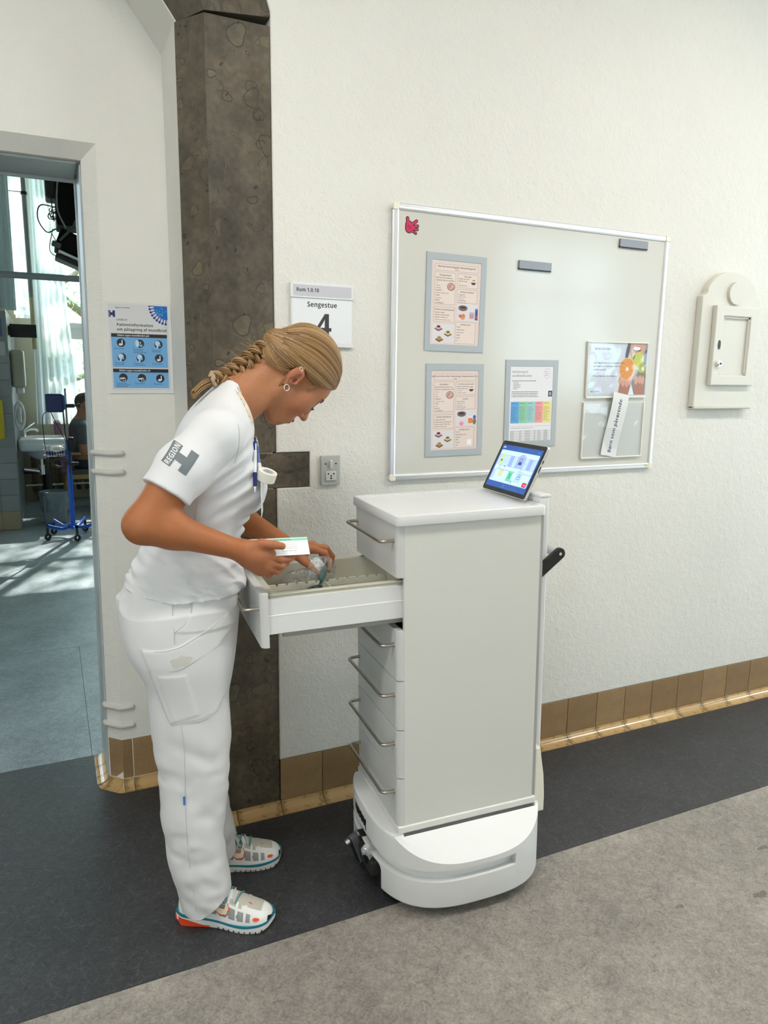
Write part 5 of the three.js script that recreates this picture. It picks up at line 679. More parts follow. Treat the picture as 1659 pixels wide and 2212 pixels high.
const pants = (x, y, z) => { const d = pantsRaw(x, y, z); return y < 0.2 ? Math.max(d, z > 0.325 ? hemPR(x, y, z) : hemPL(x, y, z)) : d; };
const tr = put('trousers', local(netMesh(pants, [0.10, 0.02, 0.12], [0.48, 1.0, 0.54], 0.0048)), pantsMat, nurse); tr.userData.label = 'white work trousers with cargo pocket';
const stitch = (name, pts, f, r, m = seamMat, lift = 0.0003) => { const q = pts.map(([x, y]) => { const p = meet(f, [x, y, 0.66], [0, 0, -1]); p[2] += lift; return p; }); return put(name, local(tube(q, r, Math.max(24, pts.length * 10), 6)), m, tr); };
stitch('side_seam', [[0.243, 0.955], [0.239, 0.919], [0.240, 0.878], [0.239, 0.848]], pants, 0.0008); stitch('side_seam', [[0.251, 0.628], [0.254, 0.58], [0.255, 0.53], [0.254, 0.436], [0.253, 0.333], [0.259, 0.225], [0.266, 0.15], [0.272, 0.09]], pants, 0.0008);
stitch('pocket_edge', [[0.287, 0.952], [0.281, 0.92], [0.266, 0.897], [0.240, 0.877]], pants, 0.0011); stitch('pocket_edge', [[0.163, 0.835], [0.205, 0.832], [0.248, 0.839], [0.287, 0.857], [0.328, 0.878], [0.36, 0.897]], pants, 0.001); stitch('pocket_edge', [[0.180, 0.784], [0.235, 0.782], [0.285, 0.801], [0.345, 0.828], [0.37, 0.842]], pants, 0.0009); stitch('pocket_edge', [[0.180, 0.78], [0.197, 0.72], [0.222, 0.640], [0.232, 0.634], [0.295, 0.634], [0.338, 0.651], [0.358, 0.683]], pants, 0.001);
{ const p = meet(pants, [0.2545, 0.419, 0.66], [0, 0, -1]); const o = put('blue_tag', local(merge([bx(0.007, 0.024, 0.0012, p[0] - 0.003, p[1], p[2] + 0.001), bx(0.0028, 0.016, 0.0016, p[0] - 0.0025, p[1], p[2] + 0.001)])), mat({ color: lin(0.04, 0.17, 0.55), roughness: 0.6 }), tr);
  reseed(31); const pts = []; for (let i = 0; i < 26; i++) { const a = i / 26 * Math.PI * 2, r = 0.019 * (1 + 0.2 * Math.sin(2 * a + 1) + 0.14 * Math.sin(5 * a)); pts.push([0.252 + r * Math.cos(a) * 1.15, 0.804 + r * Math.sin(a) * 0.85]); }
  const st = new THREE.ShapeGeometry(shapeOf(pts)).toNonIndexed(), q = st.attributes.position; for (let i = 0; i < q.count; i++) { const s = meet(pants, [q.getX(i), q.getY(i), 0.66], [0, 0, -1]); q.setXYZ(i, s[0], s[1], s[2] + 0.0008); } st.computeVertexNormals();
  put('yellow_stain', local(st), mat({ color: lin(0.62, 0.56, 0.36), transparent: true, opacity: 0.22, roughness: 0.85 }), tr); }
// sleeve print
{
  const g = new THREE.PlaneGeometry(0.066, 0.066, 16, 16), q = g.attributes.position, a = 0.90, c = Math.cos(a), s = Math.sin(a); for (let i = 0; i < q.count; i++) { const u = q.getX(i), v = q.getY(i), p = meet(shirt, [0.263 + u * c - v * s, 1.300 + u * s + v * c, 0.68], [0, 0, -1], 0.155); q.setXYZ(i, p[0], p[1], p[2] + 0.0008); } g.computeVertexNormals();
  put('sleeve_print', local(g), mat({ map: canvasTex(512, 512, (k) => { k.clearRect(0, 0, 512, 512); k.fillStyle = '#6f767b'; k.fillRect(30, 30, 430, 150); k.fillRect(180, 170, 150, 160); k.fillRect(60, 320, 430, 160); k.fillStyle = '#dcdcdc'; k.font = 'bold 118px sans-serif'; k.textAlign = 'center'; k.fillText('REGION', 245, 148, 410); }), transparent: true, roughness: 0.7 }), sh);
  const seam = (pts) => put('stitching', local(tube(pts.map(([x, y]) => { const p = meet(shirt, [x, y, 0.68], [0, 0, -1]); p[2] += 0.0002; return p; }), 0.0008, 40, 5)), seamMat, sh);
  seam([[0.395, 1.41], [0.402, 1.37], [0.402, 1.32], [0.396, 1.28], [0.387, 1.25]]); seam([[0.312, 1.19], [0.308, 1.15], [0.304, 1.10], [0.300, 1.06]]);
}
// ---------------------------------------------------------------- shoes
const shoeMats = { white: mat({ color: lin(0.80, 0.79, 0.77), roughness: 0.55 }), mesh: mat({ color: lin(0.50, 0.47, 0.40), roughness: 0.8 }), grey: mat({ color: lin(0.30, 0.30, 0.30), roughness: 0.6 }), teal: mat({ color: lin(0.02, 0.20, 0.28), roughness: 0.45 }), red: mat({ color: lin(0.80, 0.07, 0.02), roughness: 0.4 }), lace: mat({ color: lin(0.55, 0.66, 0.66), roughness: 0.8 }), laceTeal: mat({ color: lin(0.10, 0.28, 0.32), roughness: 0.8 }), gold: mat({ color: lin(0.78, 0.70, 0.52), roughness: 0.4 }), black: M.black };
function shoe(pos, turn, s) {   // s = side facing the corridor (+1: local +z)
  const t = part('shoe', nurse); t.userData.label = 'white running shoe with teal and orange sole'; t.position.set(pos[0] - PO[0], 0, pos[1] - PO[2]); t.rotation.y = turn; const m = shoeMats, L = 0.260;
  const half = spl([[0, 0.018, 0.018], [0.03, 0.029, 0.029], [0.10, 0.034, 0.034], [0.30, 0.031, 0.034], [0.45, 0.033, 0.037], [0.62, 0.042, 0.044], [0.74, 0.045, 0.045], [0.86, 0.041, 0.043], [0.93, 0.034, 0.036], [0.975, 0.024, 0.026], [0.993, 0.014, 0.015], [1, 0.006, 0.006]]), top = spl([[0, 0.066], [0.04, 0.084], [0.12, 0.094], [0.30, 0.100], [0.42, 0.101], [0.55, 0.090], [0.68, 0.074], [0.80, 0.063], [0.90, 0.055], [0.96, 0.047], [1, 0.036]]), sole = spl([[0, 0.038], [0.1, 0.034], [0.4, 0.028], [0.7, 0.024], [0.9, 0.028], [1, 0.032]]), o = [0, 0];
  const hw = (u, sd) => { half(u, o); return sd > 0 ? o[1] : o[0]; }, hy = (u) => { top(u, o); return o[0]; }, sy = (u) => { sole(u, o); return o[0]; };
  const P = (u, a, off = 0) => { const sd = Math.cos(a) >= 0 ? 1 : -1, w = hw(u, sd * s) + off, y0 = sy(u) - 0.004, h = hy(u) - y0 + off, c = Math.cos(a), q = Math.sin(a); return [u * L - L / 2, y0 + h * Math.sign(q) * Math.abs(q) ** 0.75, Math.sign(c) * Math.abs(c) ** 0.82 * w * (1 - 0.16 * q)]; };
  const patch = (u0, u1, a0, a1, off, nu = 30, na = 24) => { const v = [], ix = []; for (let i = 0; i <= nu; i++) for (let j = 0; j <= na; j++) v.push(...P(mixv(u0, u1, i / nu), mixv(a0, a1, j / na), off)); for (let i = 0; i < nu; i++) for (let j = 0; j < na; j++) { const p = i * (na + 1) + j; ix.push(p, p + 1, p + na + 1, p + 1, p + na + 2, p + na + 1); } const g = new THREE.BufferGeometry(); g.setAttribute('position', new THREE.Float32BufferAttribute(v, 3)); g.setIndex(ix); g.computeVertexNormals(); return g; };
  const dbl = (m2) => { const q = m2.clone(); q.side = THREE.DoubleSide; return q; }; const W = dbl(m.white);
  put('upper', patch(0, 1, 0, Math.PI, 0, 60, 30), W, t);
  // sole in layers
  const outline = (off, u0 = 0, u1 = 1, n = 44) => { const p = []; for (let i = 0; i <= n; i++) { const u = mixv(u0, u1, i / n); p.push([u * L - L / 2 + (i === n ? off : 0) * (u1 === 1 ? 1 : 0), -(hw(u, s) + off)]); } for (let i = n; i >= 0; i--) { const u = mixv(u0, u1, i / n); p.push([u * L - L / 2 - (i === 0 && u0 === 0 ? off : 0), hw(u, -s) + off]); } return p; };
  const layer = (name, off, f0, f1, mm, u0 = 0, u1 = 1) => { const p = outline(off, u0, u1), n = p.length, v = [], ix = []; p.forEach(([x, z]) => { const u = clamp((x + L / 2) / L); v.push(x, f0(u), z, x, f1(u), z); }); for (let i = 0; i < n; i++) { const a = i * 2, b = ((i + 1) % n) * 2; ix.push(a, b, a + 1, b, b + 1, a + 1); } const c0 = v.length / 3; v.push(0, f0(0.5), 0, 0, f1(0.5), 0); const hN = n / 2; for (let i = 0; i < hN - 1; i++) { const a = i * 2, b = (i + 1) * 2, c = (n - 1 - i) * 2, d = (n - 2 - i) * 2; ix.push(a, c, b, b, c, d, a + 1, b + 1, c + 1, b + 1, d + 1, c + 1); } const g = new THREE.BufferGeometry(); g.setAttribute('position', new THREE.Float32BufferAttribute(v, 3)); g.setIndex(ix); const q = toCreasedNormals(g, 0.6); return put(name, q, dbl(mm), t); };
  layer('outsole', 0.004, (u) => 0.001 + 0.010 * smooth(0.88, 1, u) + 0.006 * smooth(0.06, 0, u), (u) => 0.008 + 0.010 * smooth(0.88, 1, u) + 0.006 * smooth(0.06, 0, u), m.white);
  layer('midsole', 0.0055, (u) => 0.007 + 0.010 * smooth(0.88, 1, u) + 0.006 * smooth(0.06, 0, u), (u) => sy(u) - 0.007, m.white);
  layer('midsole_band', 0.006, (u) => sy(u) - 0.0075, (u) => sy(u) - 0.0008, m.teal);
  layer('heel_block', 0.0065, (u) => 0.002 + 0.006 * smooth(0.06, 0, u), (u) => mixv(0.024, 0.006, smooth(0.05, 0.34, u)), m.red, 0, 0.36);
  for (let i = 0; i < 9; i++) { const u = 0.46 + i * 0.058; for (const sd of [1, -1]) { const z = (hw(u, sd * s) + 0.0042) * sd; put('tread_notch', bx(0.0022, 0.007, 0.004, u * L - L / 2, 0.0045 + 0.010 * smooth(0.88, 1, u), z), m.black, t); } }
  put('toe_bumper', patch(0.972, 1, 0.08, 0.75, 0.0016, 8, 8), dbl(m.black), t);
  // overlays
  put('toe_cap', patch(0.62, 0.90, 1.05, 2.1, 0.0009, 20, 20), dbl(m.mesh), t);
  for (const [a0, a1] of [[0.12, 0.62], [Math.PI - 0.62, Math.PI - 0.12]]) { put('side_panel', patch(0.14, 0.80, a0, a1, 0.0007, 40, 8), dbl(m.grey), t); put('mesh_window', patch(0.42, 0.70, a0 > 1 ? Math.PI - 1.1 : 0.78, a0 > 1 ? Math.PI - 0.78 : 1.1, 0.0007, 24, 6), dbl(m.mesh), t);
    for (const u of [0.20, 0.33, 0.44, 0.545, 0.64, 0.73]) put('strap', patch(u, u + 0.026, a0 > 1 ? Math.PI - 1.12 : 0.05, a0 > 1 ? Math.PI - 0.05 : 1.12, 0.0016, 4, 12), W, t);
    put('foxing', patch(0.02, 0.97, a0 > 1 ? Math.PI - 0.16 : 0.0, a0 > 1 ? Math.PI : 0.16, 0.0017, 50, 4), W, t); }
  const near = s > 0 ? 0 : 1, ang = (a) => (near ? Math.PI - a : a);
  // check-mark emblem on the visible side
  const sw = (r, off, mm) => { const c = [[0.15, 0.80], [0.24, 0.70], [0.34, 0.52], [0.42, 0.42], [0.475, 0.45], [0.485, 0.62], [0.47, 0.80], [0.455, 0.93]], b = [[0.15, 0.80], [0.25, 0.62], [0.35, 0.36], [0.43, 0.22], [0.495, 0.27], [0.517, 0.52], [0.50, 0.78], [0.458, 0.94]], n = c.length, v = [], ix = []; for (let i = 0; i < n; i++) { const gx = r * 0.012; v.push(...P(c[i][0] + 0.05, ang(c[i][1] + r * 0.045), off), ...P(b[i][0] + 0.05 + (i > 3 ? gx : 0), ang(b[i][1] - r * 0.045), off)); } for (let i = 0; i < n - 1; i++) { const a = i * 2; ix.push(a, a + 1, a + 2, a + 1, a + 3, a + 2); } const g = new THREE.BufferGeometry(); g.setAttribute('position', new THREE.Float32BufferAttribute(v, 3)); g.setIndex(ix); g.computeVertexNormals(); put('emblem', g, dbl(mm), t); };
  sw(1, 0.0024, m.red); sw(0.1, 0.0029, m.gold);
  put('toe_dot', (() => { const g = new THREE.CircleGeometry(1, 24), q = g.attributes.position; for (let i = 0; i < q.count; i++) { const p = P(0.865 + q.getX(i) * 0.034, ang(0.36 + q.getY(i) * 0.12), 0.0026); q.setXYZ(i, ...p); } g.computeVertexNormals(); return g; })(), dbl(m.red), t);
  put('heel_dot', (() => { const g = new THREE.CircleGeometry(1, 24), q = g.attributes.position; for (let i = 0; i < q.count; i++) { const p = P(0.055 + q.getX(i) * 0.03, ang(0.62 + q.getY(i) * 0.2), 0.0026); q.setXYZ(i, ...p); } g.computeVertexNormals(); return g; })(), dbl(m.red), t);
  put('toe_emblem', (() => { const pts = [[0.755, 1.42], [0.77, 1.34], [0.80, 1.30], [0.79, 1.38]].map(([u, a]) => P(u, ang(a), 0.0018)); const g = new THREE.BufferGeometry(); g.setAttribute('position', new THREE.Float32BufferAttribute([...pts[0], ...pts[1], ...pts[3], ...pts[1], ...pts[2], ...pts[3]], 3)); g.computeVertexNormals(); return g; })(), dbl(m.red), t);
  for (const u of [0.555, 0.655]) put('buckle', patch(u, u + 0.020, ang(near ? 0.42 : 0.28), ang(near ? 0.28 : 0.42), 0.0026, 3, 3), dbl(m.grey), t);
  // laces
  for (let i = 0; i < 6; i++) { const u = 0.36 + i * 0.055, p = []; for (let j = 0; j <= 10; j++) p.push(P(u + 0.035 * (i % 2 ? j / 10 : 1 - j / 10), mixv(0.95, 2.19, j / 10), 0.0035)); put('lace', tube(p, 0.0021, 24, 6), i % 2 ? m.laceTeal : m.lace, t); }
  for (const q of [0, 1]) put('lace', tube([P(0.40, 1.5, 0.006), P(0.45, 1.2, 0.018), P(0.50, 0.85, 0.014), P(0.47, 0.62, 0.006), P(0.42, 0.8 + q * 0.3, 0.010), P(0.40, 1.4, 0.008)].map((p) => [p[0] + q * 0.012, p[1], near ? -p[2] * (q ? 1 : 1) * -1 : p[2]]), 0.002, 40, 6), q ? m.laceTeal : m.lace, t);
  put('lace', tube([P(0.40, 1.45, 0.006), P(0.41, ang(1.0), 0.012), P(0.405, ang(0.62), 0.007), P(0.40, ang(0.28), 0.005)], 0.0018, 24, 6), m.lace, t);
  put('tongue', patch(0.24, 0.50, 1.15, 2.0, 0.005, 14, 10), W, t);
  return t;
}
shoe([0.360, 0.447], -0.53, 1); shoe([0.444, 0.230], -0.18, 1);
// ---------------------------------------------------------------- hair, jewellery, things worn at the neckline
{
  const cap1 = ell([-0.012, 0.050, 0], [0.106, 0.091, 0.083]), nape = ell([-0.062, -0.008, 0], [0.058, 0.060, 0.060]), root = [-0.116, -0.014], knot = ell([-0.108, -0.006, 0], [0.026, 0.026, 0.030]);
  const open = inPoly([[0.2, 0.086], [0.088, 0.086], [0.070, 0.061], [0.049, 0.038], [0.032, 0.020], [0.006, 0.012], [-0.020, 0.012], [-0.034, -0.010], [-0.038, -0.034], [-0.044, -0.056], [-0.058, -0.070], [-0.09, -0.072], [-0.13, -0.10], [-0.13, -0.2], [0.2, -0.2]]);
  const aL = Math.hypot(0.206, 0.094), ax = [0.206 / aL, 0.094 / aL], bxv = [-ax[1], ax[0]];
  const phi = (f, u, r) => { const df = f - root[0], du = u - root[1]; return [Math.atan2(r, df * bxv[0] + du * bxv[1]), df * ax[0] + du * ax[1]]; };
  const shellH = (f, u, r) => smin(smin(cap1(f, u, r), nape(f, u, r), 0.03), knot(f, u, r), 0.02);
  const hairH = (f, u, r) => { let d = shellH(f, u, r); if (d < 0.02) { const [p, t] = phi(f, u, r); d += 0.0012 * h3(p * 15 + 30, t * 3, 5) + 0.0007 * h3(p * 42 + 30, t * 4, 9); } return smax(d, -open(f, u) * 0.9, 0.004); };
  const hair = (x, y, z) => hairH(...toHead(x, y, z));
  const tone = (k) => { const c = k < 0.5 ? [mixv(0.13, 0.30, k * 2), mixv(0.068, 0.165, k * 2), mixv(0.028, 0.066, k * 2)] : [mixv(0.30, 0.52, k * 2 - 1), mixv(0.165, 0.335, k * 2 - 1), mixv(0.066, 0.165, k * 2 - 1)]; return c; };
  const hairMat = mat({ color: 0xffffff, vertexColors: true, roughness: 0.42, specularIntensity: 0.7 });
  const hg = put('hair', local(netMesh(hair, [0.42, 1.34, 0.22], [0.80, 1.68, 0.48], 0.0026, (x, y, z) => { const [f, u, r] = toHead(x, y, z), [p, t] = phi(f, u, r); return tone(clamp(0.42 + 0.38 * h3(p * 26 + 30, t * 2, 3) + 0.2 * h3(p * 70 + 30, t * 3, 7))); })), hairMat, nurse); hg.userData.label = 'blond hair drawn back into a braid';
  const strandM = [0.30, 0.45, 0.6, 0.8].map((k) => mat({ color: lin(...tone(k)), roughness: 0.38, specularIntensity: 0.8 }));
  const buckets = [[], [], [], []]; reseed(88);
  const fiber = (pts, r, n = 16) => tube(pts, r, n, 4);
  for (let i = 0; i < 520; i++) {
    const p = (rnd() * 2 - 1) * 2.75, o = (rnd() - 0.35) * 0.0016, dp = (rnd() - 0.5) * 0.05, pts = []; const s0 = 0.05 + rnd() * 0.25, s1 = 0.75 + rnd() * 0.3;
    for (let k = 0; k <= 11; k++) { const s = mixv(s0, s1, k / 11), a = p + dp * k / 11, c = Math.cos(a), q = Math.sin(a), dir = [bxv[0] * c, bxv[1] * c, q], base = [root[0] + ax[0] * aL * s, root[1] + ax[1] * aL * s, 0]; let t = 0.19; for (let j = 0; j < 40; j++) { const v = shellH(base[0] + dir[0] * t, base[1] + dir[1] * t, base[2] + dir[2] * t); if (v < 0.0003) break; t -= Math.max(v * 0.8, 0.0004); if (t < 0.005) break; } const f = base[0] + dir[0] * (t + o), u = base[1] + dir[1] * (t + o), r = dir[2] * (t + o); if (open(f, u) < 0.002 || t < 0.01) { if (pts.length > 3) break; pts.length = 0; continue; } pts.push(fromHead(f, u, r)); }
    if (pts.length > 3) buckets[Math.floor(rnd() * 4)].push(fiber(pts, 0.0009 + rnd() * 0.0007, 18));
  }
  buckets.forEach((b, i) => b.length && put('hair_strands', local(merge(b)), strandM[i], hg));
  // braid of three strands
  const path = new THREE.CatmullRomCurve3([[0.545, 1.566, 0.352], [0.519, 1.550, 0.356], [0.496, 1.538, 0.359], [0.478, 1.525, 0.361], [0.454, 1.509, 0.362], [0.435, 1.496, 0.362], [0.414, 1.484, 0.362], [0.388, 1.476, 0.361]].map((p) => V3(...p))), bb = [[], [], [], []];
  for (let s = 0; s < 3; s++) for (let k = 0; k < 22; k++) { const a = k / 22 * Math.PI * 2 * 3, rr = Math.sqrt((k + 0.5) / 22), pts = [], N = 34; for (let i = 0; i <= N; i++) { const t = i / N, P = path.getPoint(t), T = path.getTangent(t), n1 = V3(-T.y, T.x, 0).normalize(), w = mixv(1.15, 0.72, t), th = t * 15.2 + s * Math.PI * 2 / 3, A = 0.0165 * w * Math.sin(th), B = 0.011 * w * Math.sin(2 * th), e = 0.0118 * w * rr, twist = a + 1.1 * Math.cos(th); P.addScaledVector(n1, A + e * Math.cos(twist)); P.z += B + e * 0.9 * Math.sin(twist); pts.push(P.toArray()); } bb[(k * 7 + s) % 4].push(tube(pts, 0.0019 * 1.25, 60, 5)); }
  const br = part('braid', nurse); bb.forEach((b, i) => put('braid_strands', local(merge(b)), strandM[i], br));
  // tail beyond the hair tie
  const tl = [[], [], [], []]; for (let k = 0; k < 70; k++) { const a = rnd() * 6.28, q = Math.sqrt(rnd()), e = 0.6 + rnd() * 0.4; tl[k % 4].push(tube([[0.392, 1.477, 0.361], [0.372 + q * 0.006 * Math.cos(a), 1.469 + q * 0.008 * Math.sin(a), 0.361 + q * 0.008 * Math.cos(a)], [0.352, 1.457 + q * 0.012 * Math.sin(a), 0.362 + q * 0.012 * Math.cos(a)], [0.328 + (1 - e) * 0.02, 1.435 + q * 0.012 * Math.sin(a) + (1 - e) * 0.015, 0.362 + q * 0.012 * Math.cos(a)]], 0.0016, 14, 4)); }
  tl.forEach((b, i) => put('braid_tail', local(merge(b)), strandM[i], br));
  const sc = []; const scD = []; for (let k = 0; k < 60; k++) { const a = k / 60 * Math.PI * 2 * 7, v = k / 60 * 6.283; const r = 0.0135 + 0.003 * Math.sin(k * 2.4), T = [0.86, 0.5], n = [-0.5, 0.86]; const g = sph(0.0052, 0, 0, 0, 1, 1, 1, 8).translate(0.384 + n[0] * r * Math.sin(v * 7 + k) + T[0] * 0.006 * Math.sin(k * 1.7), 1.4755 + n[1] * r * Math.sin(v * 7 + k) + T[1] * 0.006 * Math.sin(k * 1.7), 0.361 + r * Math.cos(v * 7 + k)); (k % 3 ? sc : scD).push(g); }
  const tie = part('hair_tie', nurse); put('tie_cloth', local(merge(sc)), mat({ color: lin(0.42, 0.30, 0.19), roughness: 0.8 }), tie); put('tie_spots', local(merge(scD)), mat({ color: lin(0.07, 0.045, 0.03), roughness: 0.8 }), tie);
  // loose strands before and behind the ear and at the nape
  const ls = [[], [], [], []]; for (let k = 0; k < 12; k++) { const j = () => (rnd() - 0.5) * 0.006; ls[k % 4].push(tube([fromHead(-0.020 + j(), 0.016, 0.076), fromHead(-0.034 + j() * 0.5, -0.008, 0.079), fromHead(-0.026 + j(), -0.044, 0.074), fromHead(-0.006 + j(), -0.066 + j(), 0.062), fromHead(0.016 + j() * 1.5, -0.074 + j(), 0.056)], 0.0009, 24, 4)); }
  for (let k = 0; k < 10; k++) { const j = () => (rnd() - 0.5) * 0.010; ls[k % 4].push(tube([fromHead(0.045 + j(), 0.045, 0.066), fromHead(0.034 + j(), 0.02, 0.0685), fromHead(0.030 + j(), 0.0 + j(), 0.066)], 0.0007, 14, 4)); }
  for (let k = 0; k < 14; k++) { const j = () => (rnd() - 0.5) * 0.012; ls[k % 4].push(tube([fromHead(-0.03 + j(), -0.02, 0.062), fromHead(-0.055 + j(), -0.05 + j(), 0.055), fromHead(-0.09 + j(), -0.06 + j(), 0.04)], 0.0007, 14, 4)); }
  for (let k = 0; k < 16; k++) { const t = 0.15 + rnd() * 0.75, P = path.getPoint(t).toArray(), l = 0.012 + rnd() * 0.025, a = 1.6 + rnd() * 1.1; ls[k % 4].push(tube([P, [P[0] + Math.cos(a) * l * 0.6, P[1] + 0.014 + Math.sin(a) * l * 0.4, P[2] + (rnd() - 0.5) * 0.02], [P[0] + Math.cos(a) * l * 1.3, P[1] + 0.018 + Math.sin(a) * l * 0.7, P[2] + (rnd() - 0.5) * 0.03]], 0.0005, 10, 4)); }
  ls.forEach((b, i) => put('loose_strands', local(merge(b)), strandM[i], hg));
  // brow and lashes
  const onFace = (f, u, r, lift) => { const p = fromHead(f + 0.05, u, r), d = [-hf.x, -hf.y, -hf.z], q = meet(headAll, p, d, 0.2); return [q[0] - d[0] * lift, q[1] - d[1] * lift, q[2] - d[2] * lift]; };
  for (const s of [1, -1]) { put('eyebrow', local(tube([0.014, 0.022, 0.031, 0.040, 0.046].map((r, i) => onFace(0.08, 0.032 + [0, 0.003, 0.005, 0.003, -0.002][i], s * r, 0.0006)), 0.0019, 24, 6)), mat({ color: lin(0.09, 0.045, 0.02), roughness: 0.7 }), nurse);
    const lash = []; for (let k = 0; k <= 12; k++) { const r = s * (0.020 + k * 0.002), q = onFace(0.08, 0.0015 - 0.002 * Math.abs(k - 5) / 6, r, 0); lash.push(tube([q, [q[0] + hf.x * 0.004 - hu.x * 0.002, q[1] + hf.y * 0.004 - hu.y * 0.002, q[2] + hf.z * 0.004], [q[0] + hf.x * 0.009, q[1] + hf.y * 0.009, q[2] + hf.z * 0.009 + s * 0.001 * (k - 5) * 0.3]], 0.0005, 8, 4)); }
    put('eyelashes', local(merge(lash)), M.black, nurse); }
  // necklaces and earrings
  const gold = mat({ color: lin(0.75, 0.46, 0.16), roughness: 0.25, metalness: 1 });
  const skinShirt = (x, y, z) => Math.min(skinAll(x, y, z), shirt(x, y, z));
  const chainOn = (pts, r) => tube(pts.map(([x, y]) => { const p = meet(skinShirt, [x, y, 0.62], [0, 0, -1]); p[2] += r * 0.8; return p; }), r, 60, 6);
  put('necklace', local(chainOn([[0.418, 1.478], [0.434, 1.452], [0.445, 1.417], [0.455, 1.382], [0.466, 1.345]], 0.0009)), gold, nurse);
  { const c = new THREE.CatmullRomCurve3([[0.409, 1.474], [0.426, 1.448], [0.438, 1.415], [0.449, 1.38], [0.462, 1.335]].map(([x, y]) => { const p = meet(skinShirt, [x, y, 0.62], [0, 0, -1]); return V3(p[0], p[1], p[2] + 0.001); })), l = []; for (let i = 0; i <= 40; i++) { const p = c.getPoint(i / 40); l.push(sph(i % 4 ? 0.0011 : 0.0019, p.x, p.y, p.z, 1, 1, 1, 8)); } put('necklace', local(merge(l)), gold, nurse); }
  const ring = (f, u, r, R, w, tilt) => { const g = new THREE.TorusGeometry(R, w, 8, 30); g.rotateY(tilt); const q = fromHead(f, u, r); return g.translate(...q); };
  put('earring', local(ring(-0.003, -0.053, 0.079, 0.0078, 0.0011, 0.3)), mat({ color: lin(0.8, 0.72, 0.6), roughness: 0.2, metalness: 1 }), nurse); put('earring', local(ring(-0.028, 0.002, 0.084, 0.0052, 0.0006, 0.5)), mat({ color: lin(0.8, 0.72, 0.6), roughness: 0.2, metalness: 1 }), nurse);
}
// pens, tape and badge hanging at the neckline
{
  const chestBody = (x, y, z) => smin(torso(x, y, z), bust(x, y, z), 0.03), onChest = (y, z, lift) => { const p = meet(chestBody, [0.75, y, z], [-1, 0, 0], 0.7); return [p[0] + lift, y, z]; };
  const onSide = (x, y, lift) => { const p = meet(chestBody, [x, y, 0.8], [0, 0, -1], 0.7); return [p[0] + lift * 0.7, y, p[2] + lift]; };
  const pen = (name, label, y1, y0, z, lean, col, clear) => { const a = onSide(z, y1, 0.007), b = onSide(z - lean, y0, 0.011); const t = thing(name, label, 'pen', b); const d = V3(a[0] - b[0], a[1] - b[1], a[2] - b[2]), L = d.length(); t.quaternion.setFromUnitVectors(V3(0, 1, 0), d.normalize());
    put('barrel', merge([cyl(0.0041, L * 0.62, 0, L * 0.47, 0, 16), cyl(0.0012, L * 0.1, 0, L * 0.05, 0, 12, 0.0036)]), clear, t); put('grip', cyl(0.0049, L * 0.24, 0, L * 0.24, 0, 16), col, t); put('cap_end', merge([cyl(0.0046, L * 0.16, 0, L * 0.85, 0, 16), cyl(0.0028, L * 0.08, 0, L * 0.97, 0, 12)]), col, t); put('clip', rb(0.003, L * 0.3, 0.0016, 0.0006, 0, L * 0.74, 0.0058), clear, t); };
  const blue = mat({ color: lin(0.012, 0.02, 0.16), roughness: 0.35 }), clearP = mat({ color: lin(0.80, 0.82, 0.85), roughness: 0.2 });
  pen('pen', 'white ballpoint pen with dark blue grip and cap clipped at the neckline', 1.332, 1.202, 0.461, 0.018, blue, clearP);
  pen('pen', 'pale pen with black band and blue print behind the blue pen', 1.330, 1.235, 0.470, 0.008, mat({ color: lin(0.6, 0.62, 0.66), roughness: 0.25 }), mat({ color: lin(0.10, 0.14, 0.35), roughness: 0.4 }));
  const p = onSide(0.474, 1.240, 0.016), t = thing('tape_roll', 'roll of white medical tape hanging below the pens', 'tape', p); t.rotation.set(0.35, 0.2, -0.25);
  put('tape', lathe([[0.011, -0.0125], [0.0235, -0.0125], [0.0242, -0.0115], [0.0242, 0.0115], [0.0235, 0.0125], [0.011, 0.0125], [0.011, -0.0125]], 48), mat({ color: lin(0.80, 0.77, 0.68), roughness: 0.6 }), t); put('tape_core', lathe([[0.0095, -0.013], [0.0112, -0.013], [0.0112, 0.013], [0.0095, 0.013], [0.0095, -0.013]], 32), mat({ color: lin(0.6, 0.6, 0.62) }), t);
  const q = onSide(0.464, 1.188, 0.010), b = thing('name_badge', 'thin white name badge hanging edge-on under the tape', 'badge', q); b.rotation.set(0, 1.25, 0.09);
  put('card', rb(0.054, 0.086, 0.0016, 0.0006, 0, -0.002, 0), mat({ color: lin(0.78, 0.78, 0.79), roughness: 0.25 }), b); put('badge_clip', rb(0.010, 0.022, 0.004, 0.001, 0, 0.046, 0), M.chrome, b);
}
